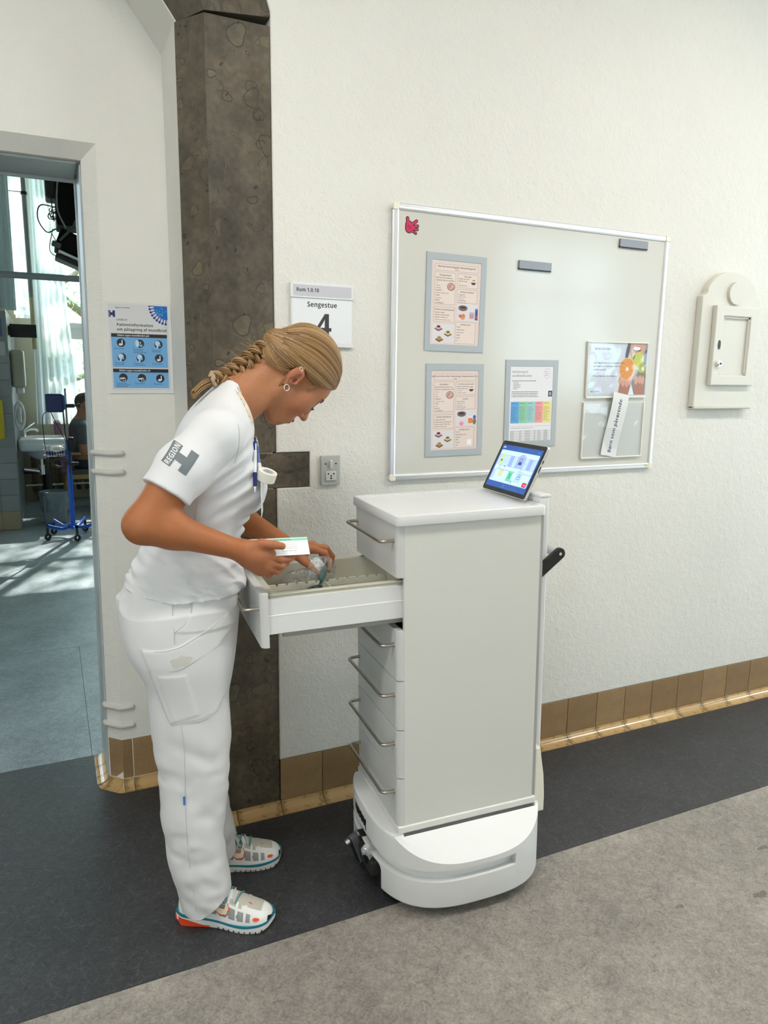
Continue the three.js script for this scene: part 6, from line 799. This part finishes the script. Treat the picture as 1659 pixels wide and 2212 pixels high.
// medicine pack in the right hand
{
  const t = thing('medicine_pack', 'slim white medicine pack with green stripe held in the right hand', 'package', [0.487, 1.073, 0.566]); t.rotation.set(-0.62, 0.02, -0.03);
  card('lid', 0.150, 0.046, 0.0022, printMat(900, 276, (k, W, H) => { k.fillStyle = '#efeff0'; k.fillRect(0, 0, W, H); k.fillStyle = '#8fd3b0'; k.fillRect(0, 10, W, 40); lines(k, 260, 22, 420, 1, 10, 13, '#4b8d6c', 3, 0.95); txt(k, 'CE', 470, 120, 34, '#8a8a90', 'left', 'normal'); lines(k, 440, 80, 330, 2, 26, 5, '#d39a94', 5, 0.8); lines(k, 470, 140, 300, 2, 26, 5, '#9a9aa0', 6, 0.8); lines(k, 480, 200, 240, 1, 26, 12, '#b9b9be', 7, 0.9); k.fillStyle = '#cfcfd2'; k.fillRect(0, 238, W, 4); }), t, 0, 0, 0.007);
  put('tray', rb(0.136, 0.040, 0.011, 0.004, -0.002, 0, -0.0005), mat({ color: lin(0.70, 0.66, 0.66), roughness: 0.25 }), t);
  put('blister', rb(0.05, 0.03, 0.008, 0.003, 0.0, 0, -0.009), mat({ color: lin(0.12, 0.13, 0.15), roughness: 0.25 }), t);
}
// crumpled plastic bag in the basket
{
  const t = thing('plastic_bag', 'crumpled clear plastic bag with green strip pinched by the left hand', 'plastic bag', [0.632, 0.905, 0.405]);
  const crumple = (rx, ry, rz, s, amp) => { const g = new THREE.IcosahedronGeometry(1, 12), p = g.attributes.position; for (let i = 0; i < p.count; i++) { const x = p.getX(i), y = p.getY(i), z = p.getZ(i), n = Math.abs(h3(x * 2.6 + s, y * 2.6, z * 2.6)) * 1.1 + Math.abs(h3(x * 6 + s, y * 6, z * 6)) * 0.5, k = 1 - amp * n; p.setXYZ(i, x * rx * k, y * ry * k, z * rz * k); } const q = mergeVertices((() => { g.deleteAttribute('uv'); g.deleteAttribute('normal'); return g; })()); q.computeVertexNormals(); return q; };
  put('film', crumple(0.046, 0.050, 0.032, 11, 0.30).translate(0.022, 0.052, 0.0), mat({ color: lin(0.92, 0.94, 0.94), transmission: 0.9, thickness: 0, roughness: 0.12, ior: 1.45 }), t);
  put('film_fold', crumple(0.058, 0.036, 0.038, 23, 0.32).translate(-0.032, 0.030, -0.004), mat({ color: lin(0.92, 0.91, 0.9), transmission: 0.93, thickness: 0, roughness: 0.1, ior: 1.45 }), t);
  put('white_pad', crumple(0.026, 0.032, 0.018, 5, 0.3).translate(0.010, 0.062, -0.006), mat({ color: lin(0.74, 0.76, 0.75), roughness: 0.6 }), t);
  put('green_strip', crumple(0.010, 0.040, 0.010, 7, 0.3).rotateZ(-0.35).translate(0.020, 0.044, 0.018), mat({ color: lin(0.01, 0.09, 0.07), roughness: 0.4 }), t);
  put('dark_strip', crumple(0.032, 0.010, 0.010, 9, 0.3).rotateZ(0.25).translate(-0.008, 0.012, 0.022), mat({ color: lin(0.012, 0.04, 0.035), roughness: 0.45 }), t);
}
// ---------------------------------------------------------------- bedroom seen through the doorway
const RC = 4.3;
{
  const wallIn = mat({ color: lin(0.66, 0.66, 0.62), roughness: 0.7 }), cream = mat({ color: lin(0.62, 0.56, 0.42), roughness: 0.7 });
  const w1 = struct('wall_bedroom_west', 'pale wall of the bedroom'); put('wall_face', bx(0.2, RC, 7.0, -3.2, RC / 2, -4.14), wallIn, w1);
  const w2 = struct('wall_bedroom_east', 'pale wall of the bedroom'); put('wall_face', bx(0.2, RC, 7.0, 2.8, RC / 2, -4.14), wallIn, w2);
  const wc = struct('ceiling_bedroom', 'white bedroom ceiling'); put('ceiling_face', bx(6.4, 0.15, 7.3, -0.2, RC + 0.075, -4.1), wallIn, wc);
  const wd = struct('wall_bedroom_door', 'bedroom side of the door wall'); put('wall_face', merge([bx(1.94, RC, 0.06, 1.73, RC / 2, -0.68), bx(1.45, RC, 0.06, -2.375, RC / 2, -0.68), bx(2.5, RC - 2.16, 0.06, -0.43, 2.16 + (RC - 2.16) / 2, -0.68), bx(0.64, 2.16, 0.06, 0.45, 1.08, -0.68), bx(0.68, 2.16, 0.06, -1.32, 1.08, -0.68), bx(6.2, 1.1, 0.1, -0.2, 3.85, -0.60)]), wallIn, wd);
  const wf = holedWall('wall_window', 'cream window wall of the bedroom', [-3.2, 0, 2.8, RC], [[0.10, 0.95, 2.2, 4.0], [-0.29, 2.15, 0.02, 4.0], [-2.95, 0.95, -1.65, 4.0]], 0.35, (o) => o.position.set(0, 0, -7.65), cream);
  const win = struct('window_4', 'tall white framed window with a broad transom'), z = -7.45;
  put('window_frame', merge([bx(0.07, 3.05, 0.07, 0.135, 2.475, z), bx(0.07, 3.05, 0.07, 2.165, 2.475, z), bx(0.08, 3.05, 0.07, 1.15, 2.475, z), bx(2.1, 0.06, 0.07, 1.15, 0.98, z), bx(2.1, 0.06, 0.07, 1.15, 3.97, z), bx(2.1, 0.06, 0.09, 1.15, 2.06, z), bx(2.1, 0.06, 0.09, 1.15, 1.93, z), bx(2.1, 0.10, 0.05, 1.15, 1.995, z), bx(2.1, 0.05, 0.07, 1.15, 3.0, z)]), frameWhite, win);
  put('window_pane', bx(2.0, 1.0, 0.004, 1.15, 1.45, z), pane, win); put('window_pane', bx(2.0, 1.9, 0.004, 1.15, 3.0, z), pane, win);
  put('window_sill', rb(2.2, 0.035, 0.32, 0.01, 1.15, 0.935, -7.28), frameWhite, win);
  // tiled wall stub
  const st = struct('wall_stub', 'grey tiled wall stub beside the washbasin'); const tiles = [[0.245, 0.275, 0.285], [0.265, 0.295, 0.305], [0.23, 0.26, 0.27]].map((c) => mat({ color: lin(...c), roughness: 0.3 })), tg = rb(0.1525, 0.1525, 0.012, 0.002, 0, 0, 0, 2), tan = [0, 1].map((i) => mat({ color: lin(0.36 + i * 0.03, 0.29 + i * 0.02, 0.20), roughness: 0.35 })), tg2 = rb(0.1525, 0.18, 0.012, 0.002, 0, 0, 0, 2);
  put('core', bx(1.3, 2.05, 1.8, -0.965, 1.025, -6.37), tiles[0], st); put('side_face', bx(0.012, 2.045, 1.8, -0.312, 1.0225, -6.37), tiles[0], st);
  put('cap', rb(1.32, 0.03, 1.82, 0.01, -0.965, 2.06, -6.37), mat({ color: lin(0.5, 0.5, 0.46), roughness: 0.4 }), st);
  reseed(71); for (let c = 0; c < 6; c++) { const x = -0.3885 - c * 0.155; const o2 = put('skirting_tile', tg2, tan[c % 2], st); o2.position.set(x, 0.093, -5.463); for (let r = 0; r < 12; r++) { const o = put('wall_tile', tg, tiles[Math.floor(rnd() * 3)], st); o.position.set(x, 0.262 + r * 0.155, -5.463); } }
  put('notice_board', merge([bx(0.10, 0.16, 0.01, -0.395, 1.90, -5.45)]), mat({ color: lin(0.10, 0.14, 0.3), roughness: 0.4 }), st);
}
tag(card('blue_notice', 0.15, 0.125, 0.008, mat({ color: lin(0.5, 0.52, 0.55), roughness: 0.4 }), scene, -0.405, 1.71, -5.452, mat({ color: lin(0.04, 0.30, 0.62) })), 'small notice with bright blue border on the tiled stub', 'notice');
tag(put('yellow_apron', (() => { const g = new THREE.PlaneGeometry(0.16, 0.36, 12, 14), p = g.attributes.position; for (let i = 0; i < p.count; i++) p.setZ(i, 0.02 * Math.sin(p.getX(i) * 70) * (0.5 - p.getY(i))); g.computeVertexNormals(); return g.translate(-0.466, 1.06, -5.42); })(), mat({ color: lin(0.62, 0.48, 0.03), roughness: 0.6, side: THREE.DoubleSide })), 'yellow plastic apron hanging on the tiled wall stub', 'apron');
{
  // curtains
  const curtain = (name, label, x0t, x1t, x0b, x1b, y0, y1, zc, n, amp, m) => { const NX = n * 8, NY = 24, v = [], ix = []; for (let j = 0; j <= NY; j++) for (let i = 0; i <= NX; i++) { const a = i / NX, b = j / NY, k = mixv(mixv(x0b, x1b, a), mixv(x0t, x1t, a), b ** 0.8); v.push(k, mixv(y0, y1, b), zc + amp * Math.sin(a * n * Math.PI * 2) * (0.6 + 0.4 * (1 - b)) + 0.012 * Math.sin(a * 9 + b * 3)); } for (let j = 0; j < NY; j++) for (let i = 0; i < NX; i++) { const p = j * (NX + 1) + i; ix.push(p, p + 1, p + NX + 1, p + 1, p + NX + 2, p + NX + 1); } const g = new THREE.BufferGeometry(); g.setAttribute('position', new THREE.Float32BufferAttribute(v, 3)); g.setIndex(ix); g.computeVertexNormals(); const t = thing(name, label, 'curtain'); put('cloth', g, m, t); put('rail', merge([cylX(0.012, Math.abs(x1t - x0t) + 0.3, (x0t + x1t) / 2, y1 + 0.02, zc, 12), cyl(0.008, RC - y1 - 0.02, x0t, (RC + y1 + 0.02) / 2, zc, 8), cyl(0.008, RC - y1 - 0.02, x1t, (RC + y1 + 0.02) / 2, zc, 8)]), M.alu, t); return t; };
  curtain('curtain', 'long white translucent curtain swept aside at the bedroom window', -0.06, 0.17, -0.13, 0.36, 0.92, 4.15, -6.95, 6, 0.035, mat({ color: lin(0.86, 0.90, 0.92), transmission: 0.5, thickness: 0, roughness: 0.95, side: THREE.DoubleSide }));
  curtain('curtain', 'pale blue-grey bed curtain hanging over the tiled stub', -0.9, -0.215, -0.9, -0.225, 2.09, 4.15, -5.9, 9, 0.03, mat({ color: lin(0.42, 0.50, 0.53), roughness: 0.9, side: THREE.DoubleSide, transmission: 0.2, thickness: 0 }));
  curtain('curtain', 'sheer white curtain panel between the pipe and the bed curtain', -0.27, -0.02, -0.27, -0.02, 2.1, 4.15, -7.1, 4, 0.02, mat({ color: lin(0.86, 0.90, 0.92), transmission: 0.65, thickness: 0, roughness: 0.95, side: THREE.DoubleSide }));
  const dr = thing('drain_pipe', 'grey pipe with clamps running down beside the curtain', 'pipe', [-0.095, 0, -6.75]); put('pipe', merge([cyl(0.024, 1.9, 0, 3.25, 0, 16), cyl(0.035, 0.35, 0, 3.75, 0, 18)]), mat({ color: lin(0.25, 0.27, 0.28), roughness: 0.5 }), dr); put('clamp', merge([cyl(0.032, 0.03, 0, 3.36, 0, 16), cylX(0.004, 0.2, -0.11, 3.37, 0, 8)]), M.black, dr); put('pipe_foot', cyl(0.024, 0.6, 0, 2.05, 0, 14), mat({ color: lin(0.55, 0.48, 0.30), roughness: 0.5 }), dr);
  const rl = thing('ceiling_track', 'grey horizontal bar spanning the bedroom behind the doorway', 'rail', [-0.2, 2.041, -2.6]); put('bar', rb(5.78, 0.036, 0.03, 0.008, 0, 0, 0), mat({ color: lin(0.22, 0.25, 0.26), roughness: 0.45 }), rl); for (const x of [-2.86, 2.86]) put('wall_bracket', bx(0.04, 0.1, 0.06, x, 0, 0), M.greyPlastic, rl);
  const sg = thing('flag_sign', 'small dark sign standing out from the tiled stub', 'sign', [-0.178, 1.893, -5.8]); put('sign_plate', rb(0.235, 0.125, 0.012, 0.002, 0, 0, 0), mat({ color: lin(0.012, 0.014, 0.016), roughness: 0.5 }), sg); put('sign_bracket', bx(0.02, 0.09, 0.03, -0.12, 0, 0), M.black, sg);
  const dp = thing('soap_dispenser', 'rounded beige towel dispenser on the side of the tiled stub', 'dispenser', [-0.245, 1.53, -5.75]); put('cover', rb(0.12, 0.36, 0.24, 0.03, 0, 0, 0), mat({ color: lin(0.42, 0.40, 0.31), roughness: 0.4 }), dp); put('paper_towel', rb(0.07, 0.07, 0.16, 0.02, 0.005, -0.205, 0), M.white, dp);
  const gb = thing('bottle_holder', 'white looped bottle holder on the stub above the washbasin', 'holder', [-0.262, 1.08, -5.75]); put('loop', new THREE.TorusGeometry(0.055, 0.014, 12, 36).scale(0.75, 2.1, 1).translate(0, 0, 0), M.white, gb); put('bottle', cyl(0.025, 0.16, -0.01, 0.01, -0.03, 18), mat({ color: lin(0.7, 0.73, 0.74), roughness: 0.2 }), gb);
  // washbasin
  const sk = thing('washbasin', 'white wall-hung washbasin with lever tap in the bedroom', 'washbasin', [-0.30, 0.85, -6.02]); const W = mat({ color: lin(0.74, 0.77, 0.79), roughness: 0.15 });
  let b = rb(0.46, 0.13, 0.52, 0.05, 0.23, -0.065, 0); b = cut(b, rb(0.34, 0.16, 0.40, 0.06, 0.25, 0.0, 0)); put('basin', toCreasedNormals(boxUV(b), 0.5), W, sk); put('basin_bowl', lathe([[0.001, -0.23], [0.06, -0.225], [0.13, -0.18], [0.16, -0.12]], 30).translate(0.2, 0, 0), mat({ color: lin(0.5, 0.52, 0.54), roughness: 0.2, side: THREE.DoubleSide }), sk);
  put('tap', merge([cyl(0.022, 0.07, 0.06, 0.035, 0, 18), tube([[0.06, 0.05, 0], [0.12, 0.075, 0], [0.17, 0.07, 0], [0.185, 0.05, 0]], 0.011, 20, 10), tube([[0.06, 0.07, 0], [0.11, 0.11, 0], [0.16, 0.145, 0]], 0.008, 12, 8)]), M.chrome, sk);
  put('siphon', merge([cyl(0.017, 0.09, 0.2, -0.27, 0, 14), cyl(0.03, 0.10, 0.2, -0.34, 0, 18), tube([[0.2, -0.36, 0], [0.1, -0.34, 0], [0.035, -0.33, 0]], 0.017, 16, 10)]), M.chrome, sk); put('waste_pipe', merge([cyl(0.045, 0.46, 0.24, -0.62, -0.15, 20), cylX(0.03, 0.2, 0.12, -0.37, -0.15, 16)]), M.black, sk);
  // bin
  const bn = thing('waste_bin', 'grey waste bin lined with a plastic bag under the washbasin', 'bin', [-0.005, 0, -5.72]); put('bin_body', rb(0.21, 0.30, 0.20, 0.02, 0, 0.15, 0), mat({ color: lin(0.20, 0.24, 0.27), roughness: 0.5 }), bn); put('bin_liner', (() => { const g = new THREE.CylinderGeometry(0.165, 0.155, 0.20, 40, 10, true), p = g.attributes.position; for (let i = 0; i < p.count; i++) { const a = Math.atan2(p.getZ(i), p.getX(i)), k = 1 + 0.05 * h3(a * 4, p.getY(i) * 30, 4); p.setXYZ(i, p.getX(i) * k * 0.85, p.getY(i), p.getZ(i) * k * 0.8); } g.computeVertexNormals(); return g.translate(0, 0.225, 0); })(), mat({ color: lin(0.25, 0.30, 0.34), transmission: 0.35, thickness: 0, roughness: 0.3, side: THREE.DoubleSide }), bn);
  // rolling blood pressure stand
  const bl = mat({ color: lin(0.006, 0.10, 0.62), roughness: 0.3 }), nv = mat({ color: lin(0.008, 0.022, 0.14), roughness: 0.3 });
  const rs = thing('monitor_stand', 'blue rolling stand with blood pressure monitor and wire basket', 'monitor stand', [0.135, 0, -4.95]); put('pole', cyl(0.021, 0.80, 0.004, 0.50, 0, 20), bl, rs); put('upper_pole', cyl(0.0085, 0.52, 0.008, 1.10, 0, 14), M.greyPlastic, rs); put('hub', merge([cyl(0.036, 0.045, 0, 0.105, 0, 20)]), bl, rs);
  for (let i = 0; i < 5; i++) { const a = -Math.PI / 2 + 0.12 + i * Math.PI * 2 / 5, c = Math.cos(a), s = Math.sin(a), lg = part('leg', rs); put('leg_beam', tube([[0, 0.105, 0], [c * 0.09, 0.088, -s * 0.09], [c * 0.16, 0.105, -s * 0.16], [c * 0.235, 0.135, -s * 0.235]], 0.016, 20, 10), bl, lg); put('caster', merge([new THREE.TorusGeometry(0.022, 0.0115, 10, 22).rotateY(0.6).translate(c * 0.235, 0.034, -s * 0.235), cyl(0.012, 0.05, c * 0.235, 0.09, -s * 0.235, 12)]), M.black, lg); }
  put('monitor', merge([rb(0.15, 0.165, 0.10, 0.02, -0.085, 1.232, 0.03)]), nv, rs); put('monitor_back', rb(0.05, 0.13, 0.09, 0.015, -0.02, 1.235, 0.02), mat({ color: lin(0.03, 0.12, 0.3), roughness: 0.25 }), rs); put('clamp', merge([rb(0.10, 0.035, 0.035, 0.006, 0.03, 1.205, 0), cylX(0.008, 0.06, 0.085, 1.205, 0, 10), cylX(0.02, 0.022, 0.115, 1.205, 0, 14)]), M.black, rs);
  const wires = []; for (let i = 0; i <= 7; i++) { wires.push(tube([[-0.19 + i * 0.023, 0.855, 0.06], [-0.185 + i * 0.022, 0.80, 0.055], [-0.18 + i * 0.021, 0.76, 0.05]], 0.002, 6, 5)); } for (const y of [0.76, 0.81, 0.856]) wires.push(tube([[-0.19, y, 0.06], [-0.03, y, 0.06], [-0.02, y, -0.06], [-0.19, y, -0.06], [-0.19, y, 0.06]], 0.0025, 40, 5)); put('wire_basket', merge(wires), M.chrome, rs); put('blood_pressure_cuff', merge([sph(0.05, -0.13, 0.79, 0, 1.1, 0.6, 0.9, 14), sph(0.04, -0.07, 0.80, 0.01, 1, 0.7, 1, 14)]), nv, rs); put('cuff_bag', sph(0.05, -0.09, 0.82, 0.02, 1.2, 0.7, 0.8, 12), M.white, rs);
  const coil = []; for (let k = 0; k < 3; k++) coil.push(new THREE.TorusGeometry(0.055 + k * 0.006, 0.006, 8, 36).scale(1, 0.62, 1).rotateX(0.2 * k).translate(-0.085 + k * 0.012, 0.69 + k * 0.006, 0.05)); coil.push(tube([[-0.14, 1.16, 0.05], [-0.185, 1.12, 0.05], [-0.19, 0.95, 0.05], [-0.175, 0.75, 0.05], [-0.13, 0.69, 0.05]], 0.004, 40, 6), tube([[-0.12, 1.15, 0.05], [-0.06, 1.0, 0.04], [-0.01, 0.88, 0.04], [0.02, 0.75, 0.05]], 0.004, 30, 6), tube([[-0.02, 1.18, 0.06], [-0.012, 0.95, 0.05], [0.012, 0.75, 0.05], [0.006, 0.6, 0.04]], 0.006, 30, 6)); put('tubing', merge(coil), mat({ color: lin(0.03, 0.032, 0.035), roughness: 0.5 }), rs);
  put('cable_wrap', merge([rb(0.05, 0.13, 0.05, 0.015, 0.03, 0.86, 0.02), rb(0.07, 0.03, 0.05, 0.01, 0.05, 0.68, 0.01)]), M.black, rs);
  // wooden armchair with a seated man
  const wd = mat({ color: lin(0.40, 0.25, 0.10), roughness: 0.5 }), ch = thing('armchair', 'light wooden armchair with the seated man, by the window', 'chair', [0.37, 0, -6.56]);
  put('seat', rb(0.48, 0.07, 0.48, 0.02, 0.05, 0.42, 0), mat({ color: lin(0.10, 0.09, 0.09), roughness: 0.8 }), ch); put('backrest', rb(0.07, 0.55, 0.46, 0.02, -0.22, 0.72, 0).rotateZ(0.08), mat({ color: lin(0.30, 0.14, 0.22), roughness: 0.8 }), ch);
  for (const z of [0.25, -0.25]) { put('leg', tube([[-0.27, 0.0, z], [-0.24, 0.3, z], [-0.19, 0.62, z]], 0.02, 12, 8), wd, ch); put('leg', tube([[0.30, 0.0, z], [0.28, 0.4, z], [0.26, 0.62, z]], 0.02, 12, 8), wd, ch); put('armrest', rb(0.52, 0.03, 0.05, 0.012, 0.03, 0.635, z), wd, ch); put('side_rail', rb(0.54, 0.05, 0.025, 0.008, 0.02, 0.38, z), wd, ch); }
  const man = thing('person', 'seated man with short dark hair and grey t-shirt beyond the doorway', 'person', [0.37, 0, -6.56]);
  const hd = (() => { const a = ell([0.0, 1.165, 0], [0.098, 0.112, 0.078]), j = ell([0.045, 1.095, 0], [0.055, 0.062, 0.055]), n = cap([-0.02, 1.08, 0], [-0.06, 0.98, 0], 0.055, 0.062), ns = cap([0.092, 1.15, 0], [0.112, 1.125, 0], 0.01, 0.013), e = ell([-0.005, 1.145, 0.078], [0.018, 0.03, 0.01]), t = ell([-0.07, 0.76, 0], [0.135, 0.27, 0.20]), s = cap([-0.06, 0.93, 0.17], [-0.06, 0.93, -0.17], 0.062, 0.062), u = cap([-0.06, 0.92, 0.2], [-0.05, 0.66, 0.25], 0.055, 0.043), f = cap([-0.05, 0.66, 0.25], [0.2, 0.67, 0.2], 0.042, 0.03), u2 = cap([-0.06, 0.92, -0.2], [-0.05, 0.66, -0.25], 0.055, 0.043), f2 = cap([-0.05, 0.66, -0.25], [0.2, 0.67, -0.2], 0.042, 0.03), l = cap([-0.06, 0.50, 0.1], [0.36, 0.52, 0.11], 0.09, 0.075), l2 = cap([-0.06, 0.50, -0.1], [0.36, 0.52, -0.11], 0.09, 0.075), k = cap([0.37, 0.51, 0.11], [0.36, 0.05, 0.11], 0.07, 0.045), k2 = cap([0.37, 0.51, -0.11], [0.36, 0.05, -0.11], 0.07, 0.045), h = cap([0.2, 0.67, 0.2], [0.29, 0.665, 0.17], 0.032, 0.022), h2 = cap([0.2, 0.67, -0.2], [0.29, 0.665, -0.17], 0.032, 0.022), g = [0, 1, 2, 3].map((i) => cap([0.28, 0.672, 0.155 + i * 0.016], [0.345 - Math.abs(i - 1.5) * 0.006, 0.655, 0.155 + i * 0.015], 0.0085, 0.007)), th = cap([0.22, 0.68, 0.18], [0.27, 0.665, 0.145], 0.011, 0.008);
    return (x, y, z) => { let d = smin(smin(a(x, y, z), j(x, y, z), 0.04), n(x, y, z), 0.03); d = smin(d, ns(x, y, z), 0.012); d = smin(d, e(x, y, z), 0.006); let q = smin(t(x, y, z), s(x, y, z), 0.06); d = smin(d, q, 0.03); for (const p of [u, f, u2, f2, l, l2, k, k2, h, h2, th]) d = smin(d, p(x, y, z), 0.02); for (const p of g) d = smin(d, p(x, y, z), 0.008); return d; }; })();
  put('body', netMesh(hd, [-0.26, 0.0, -0.34], [0.46, 1.31, 0.34], 0.011, (x, y, z) => y > 1.005 ? [0.36, 0.17, 0.105] : y > 0.60 && (y > 0.74 || Math.abs(z) < 0.2 && x < 0.2) ? [0.075, 0.08, 0.09] : y < 0.56 ? [0.03, 0.032, 0.04] : [0.34, 0.16, 0.10]), mat({ color: 0xffffff, vertexColors: true, roughness: 0.75 }), man);
  const hr2 = (() => { const a = ell([-0.012, 1.185, 0], [0.096, 0.103, 0.083]); return (x, y, z) => Math.max(a(x, y, z), (1.185 - y) + (x > -0.02 ? (x + 0.02) * 0.55 : (x + 0.02) * 0.8)); })(); put('hair', netMesh(hr2, [-0.14, 1.06, -0.11], [0.12, 1.31, 0.11], 0.007), mat({ color: lin(0.07, 0.05, 0.035), roughness: 0.8 }), man);
  // low radiator cover and shelf under the window
  const ra = thing('radiator', 'dark brown ribbed radiator below the bedroom window', 'radiator', [0.55, 0, -7.18]); for (let i = 0; i < 16; i++) put('rib', rb(0.05, 0.55, 0.12, 0.012, -0.75 + i * 0.095, 0.40, 0), mat({ color: lin(0.12, 0.075, 0.04), roughness: 0.5 }), ra); put('pipe_rail', cylX(0.012, 1.7, 0, 0.2, 0.08, 10), M.cream, ra); for (const x of [-0.7, 0.65]) put('foot', bx(0.04, 0.13, 0.1, x, 0.065, 0), M.black, ra);
  // black screens hung from the ceiling with coiled cables
  const deepBlack = mat({ color: lin(0.003, 0.003, 0.0035), roughness: 0.7, specularIntensity: 0.4 });
  const m1 = thing('ceiling_monitor', 'tall black screen hung from the bedroom ceiling, its cables coiled', 'monitor', [0.225, 2.69, -3.6]); put('screen_case', rb(0.19, 0.40, 0.30, 0.012, 0, 0, 0), deepBlack, m1); put('back_box', rb(0.11, 0.16, 0.2, 0.02, -0.10, 0.055, 0.02), mat({ color: lin(0.02, 0.02, 0.022), roughness: 0.6 }), m1); put('hanger', merge([cyl(0.02, 1.4, 0.02, 0.90, 0, 14), tube([[-0.02, 0.28, 0.16], [-0.07, 0.1, 0.165], [-0.085, -0.1, 0.165], [-0.04, -0.22, 0.165]], 0.006, 20, 6)]), M.greyPlastic, m1);
  const loops = []; reseed(17); for (let k = 0; k < 8; k++) { const r = 0.02 + rnd() * 0.03; loops.push(new THREE.TorusGeometry(r, 0.0035, 6, 26).scale(1, 0.6, 1).rotateY(rnd() * 0.6).rotateZ(rnd()).translate(-0.115 + rnd() * 0.03, -0.10 - rnd() * 0.05, 0.12)); } loops.push(tube([[-0.09, -0.08, 0.1], [-0.19, -0.08, 0.12], [-0.21, -0.17, 0.12], [-0.16, -0.25, 0.12], [-0.10, -0.22, 0.1]], 0.004, 30, 6), tube([[-0.12, -0.22, 0.1], [-0.15, -0.36, 0.12], [-0.11, -0.40, 0.12], [-0.10, -0.33, 0.12], [-0.13, -0.25, 0.1]], 0.003, 36, 6), tube([[-0.11, 0.28, 0.16], [-0.125, 0.05, 0.16], [-0.11, -0.18, 0.14]], 0.004, 20, 6)); put('cables', merge(loops), M.black, m1);
  const m2 = thing('ceiling_monitor', 'black screen tilted on a folding arm below the tall one', 'monitor', [0.215, 2.355, -3.6]); m2.rotation.z = -0.38; put('screen_case', rb(0.24, 0.14, 0.28, 0.012, 0.02, 0.02, 0), deepBlack, m2); put('silver_edge', rb(0.20, 0.018, 0.285, 0.004, 0.035, -0.062, 0), M.alu, m2); put('lower_bar', rb(0.22, 0.03, 0.2, 0.004, 0.035, -0.09, 0), M.black, m2); put('arm', merge([tube([[-0.08, 0.0, 0.145], [-0.045, 0.09, 0.145], [-0.02, 0.17, 0.145]], 0.009, 12, 8), rb(0.06, 0.035, 0.05, 0.008, -0.09, -0.03, 0.13), rb(0.07, 0.035, 0.05, 0.008, -0.005, 0.155, 0.13)]), mat({ color: lin(0.10, 0.11, 0.12), roughness: 0.5 }), m2);
}
// trees outside the bedroom window
const leafGeo = (() => { const s = new THREE.Shape(); s.moveTo(0, 0); s.quadraticCurveTo(0.03, 0.03, 0, 0.085); s.quadraticCurveTo(-0.03, 0.03, 0, 0); return new THREE.ShapeGeometry(s, 4); })();
[['tall shady tree whose crown screens the sun from the window', [3.7, 0, -13.7], 3.1, 8.2, 11000, [0.12, 0.26, 0.08], 13], ['broad leafy tree with pale green leaves outside the bedroom window', [0.9, 0, -10.6], 1.35, 3.0, 3000, [0.22, 0.40, 0.14], 5], ['smaller dark green tree standing farther out beyond the window', [0.1, 0, -15.5], 1.9, 2.4, 900, [0.10, 0.22, 0.08], 9]].forEach(([label, pos, R, H, n, c, s]) => {
  const t = thing('garden_tree', label, 'tree', pos); reseed(s * 101); const bk = mat({ color: lin(0.10, 0.085, 0.05), roughness: 0.9 });
  put('trunk', tube([[0, -0.3, 0], [0.1, 1.2, 0], [-0.1, 2.6, 0.1], [0.05, 4.2, 0]], 0.14, 24, 10), bk, t); for (let k = 0; k < 5; k++) { const a = k * 1.4; put('branch', tube([[0, 1.2 + k * 0.5, 0], [Math.cos(a) * R * 0.5, 1.6 + k * 0.55, Math.sin(a) * R * 0.4], [Math.cos(a) * R * 0.95, 2.2 + k * 0.6, Math.sin(a) * R * 0.6]], 0.06, 16, 7), bk, t); }
  const im = new THREE.InstancedMesh(leafGeo, mat({ color: lin(...c), roughness: 0.6, transmission: 0.4, thickness: 0, side: THREE.DoubleSide }), n), q = new THREE.Object3D(); for (let i = 0; i < n; i++) { const a = rnd() * 6.28, b = Math.acos(rnd() * 2 - 1), r = R * Math.cbrt(rnd()); q.position.set(r * Math.sin(b) * Math.cos(a), H - 0.4 + r * Math.cos(b) * 0.95, r * Math.sin(b) * Math.sin(a)); q.rotation.set(rnd() * 6, rnd() * 6, rnd() * 6); q.scale.setScalar(s === 5 ? 0.5 + rnd() * 0.5 : 1 + rnd() * 1.2); q.updateMatrix(); im.setMatrixAt(i, q.matrix); } im.name = 'leaves'; im.userData.kind = 'stuff'; im.castShadow = im.receiveShadow = true; t.add(im); });
const lawn = struct('ground', 'grass outside the building'); put('grass', bx(60, 0.1, 30, 0, -0.4, -23), mat({ color: lin(0.16, 0.24, 0.07), roughness: 0.95 }), lawn);
renderer.render(scene, camera);
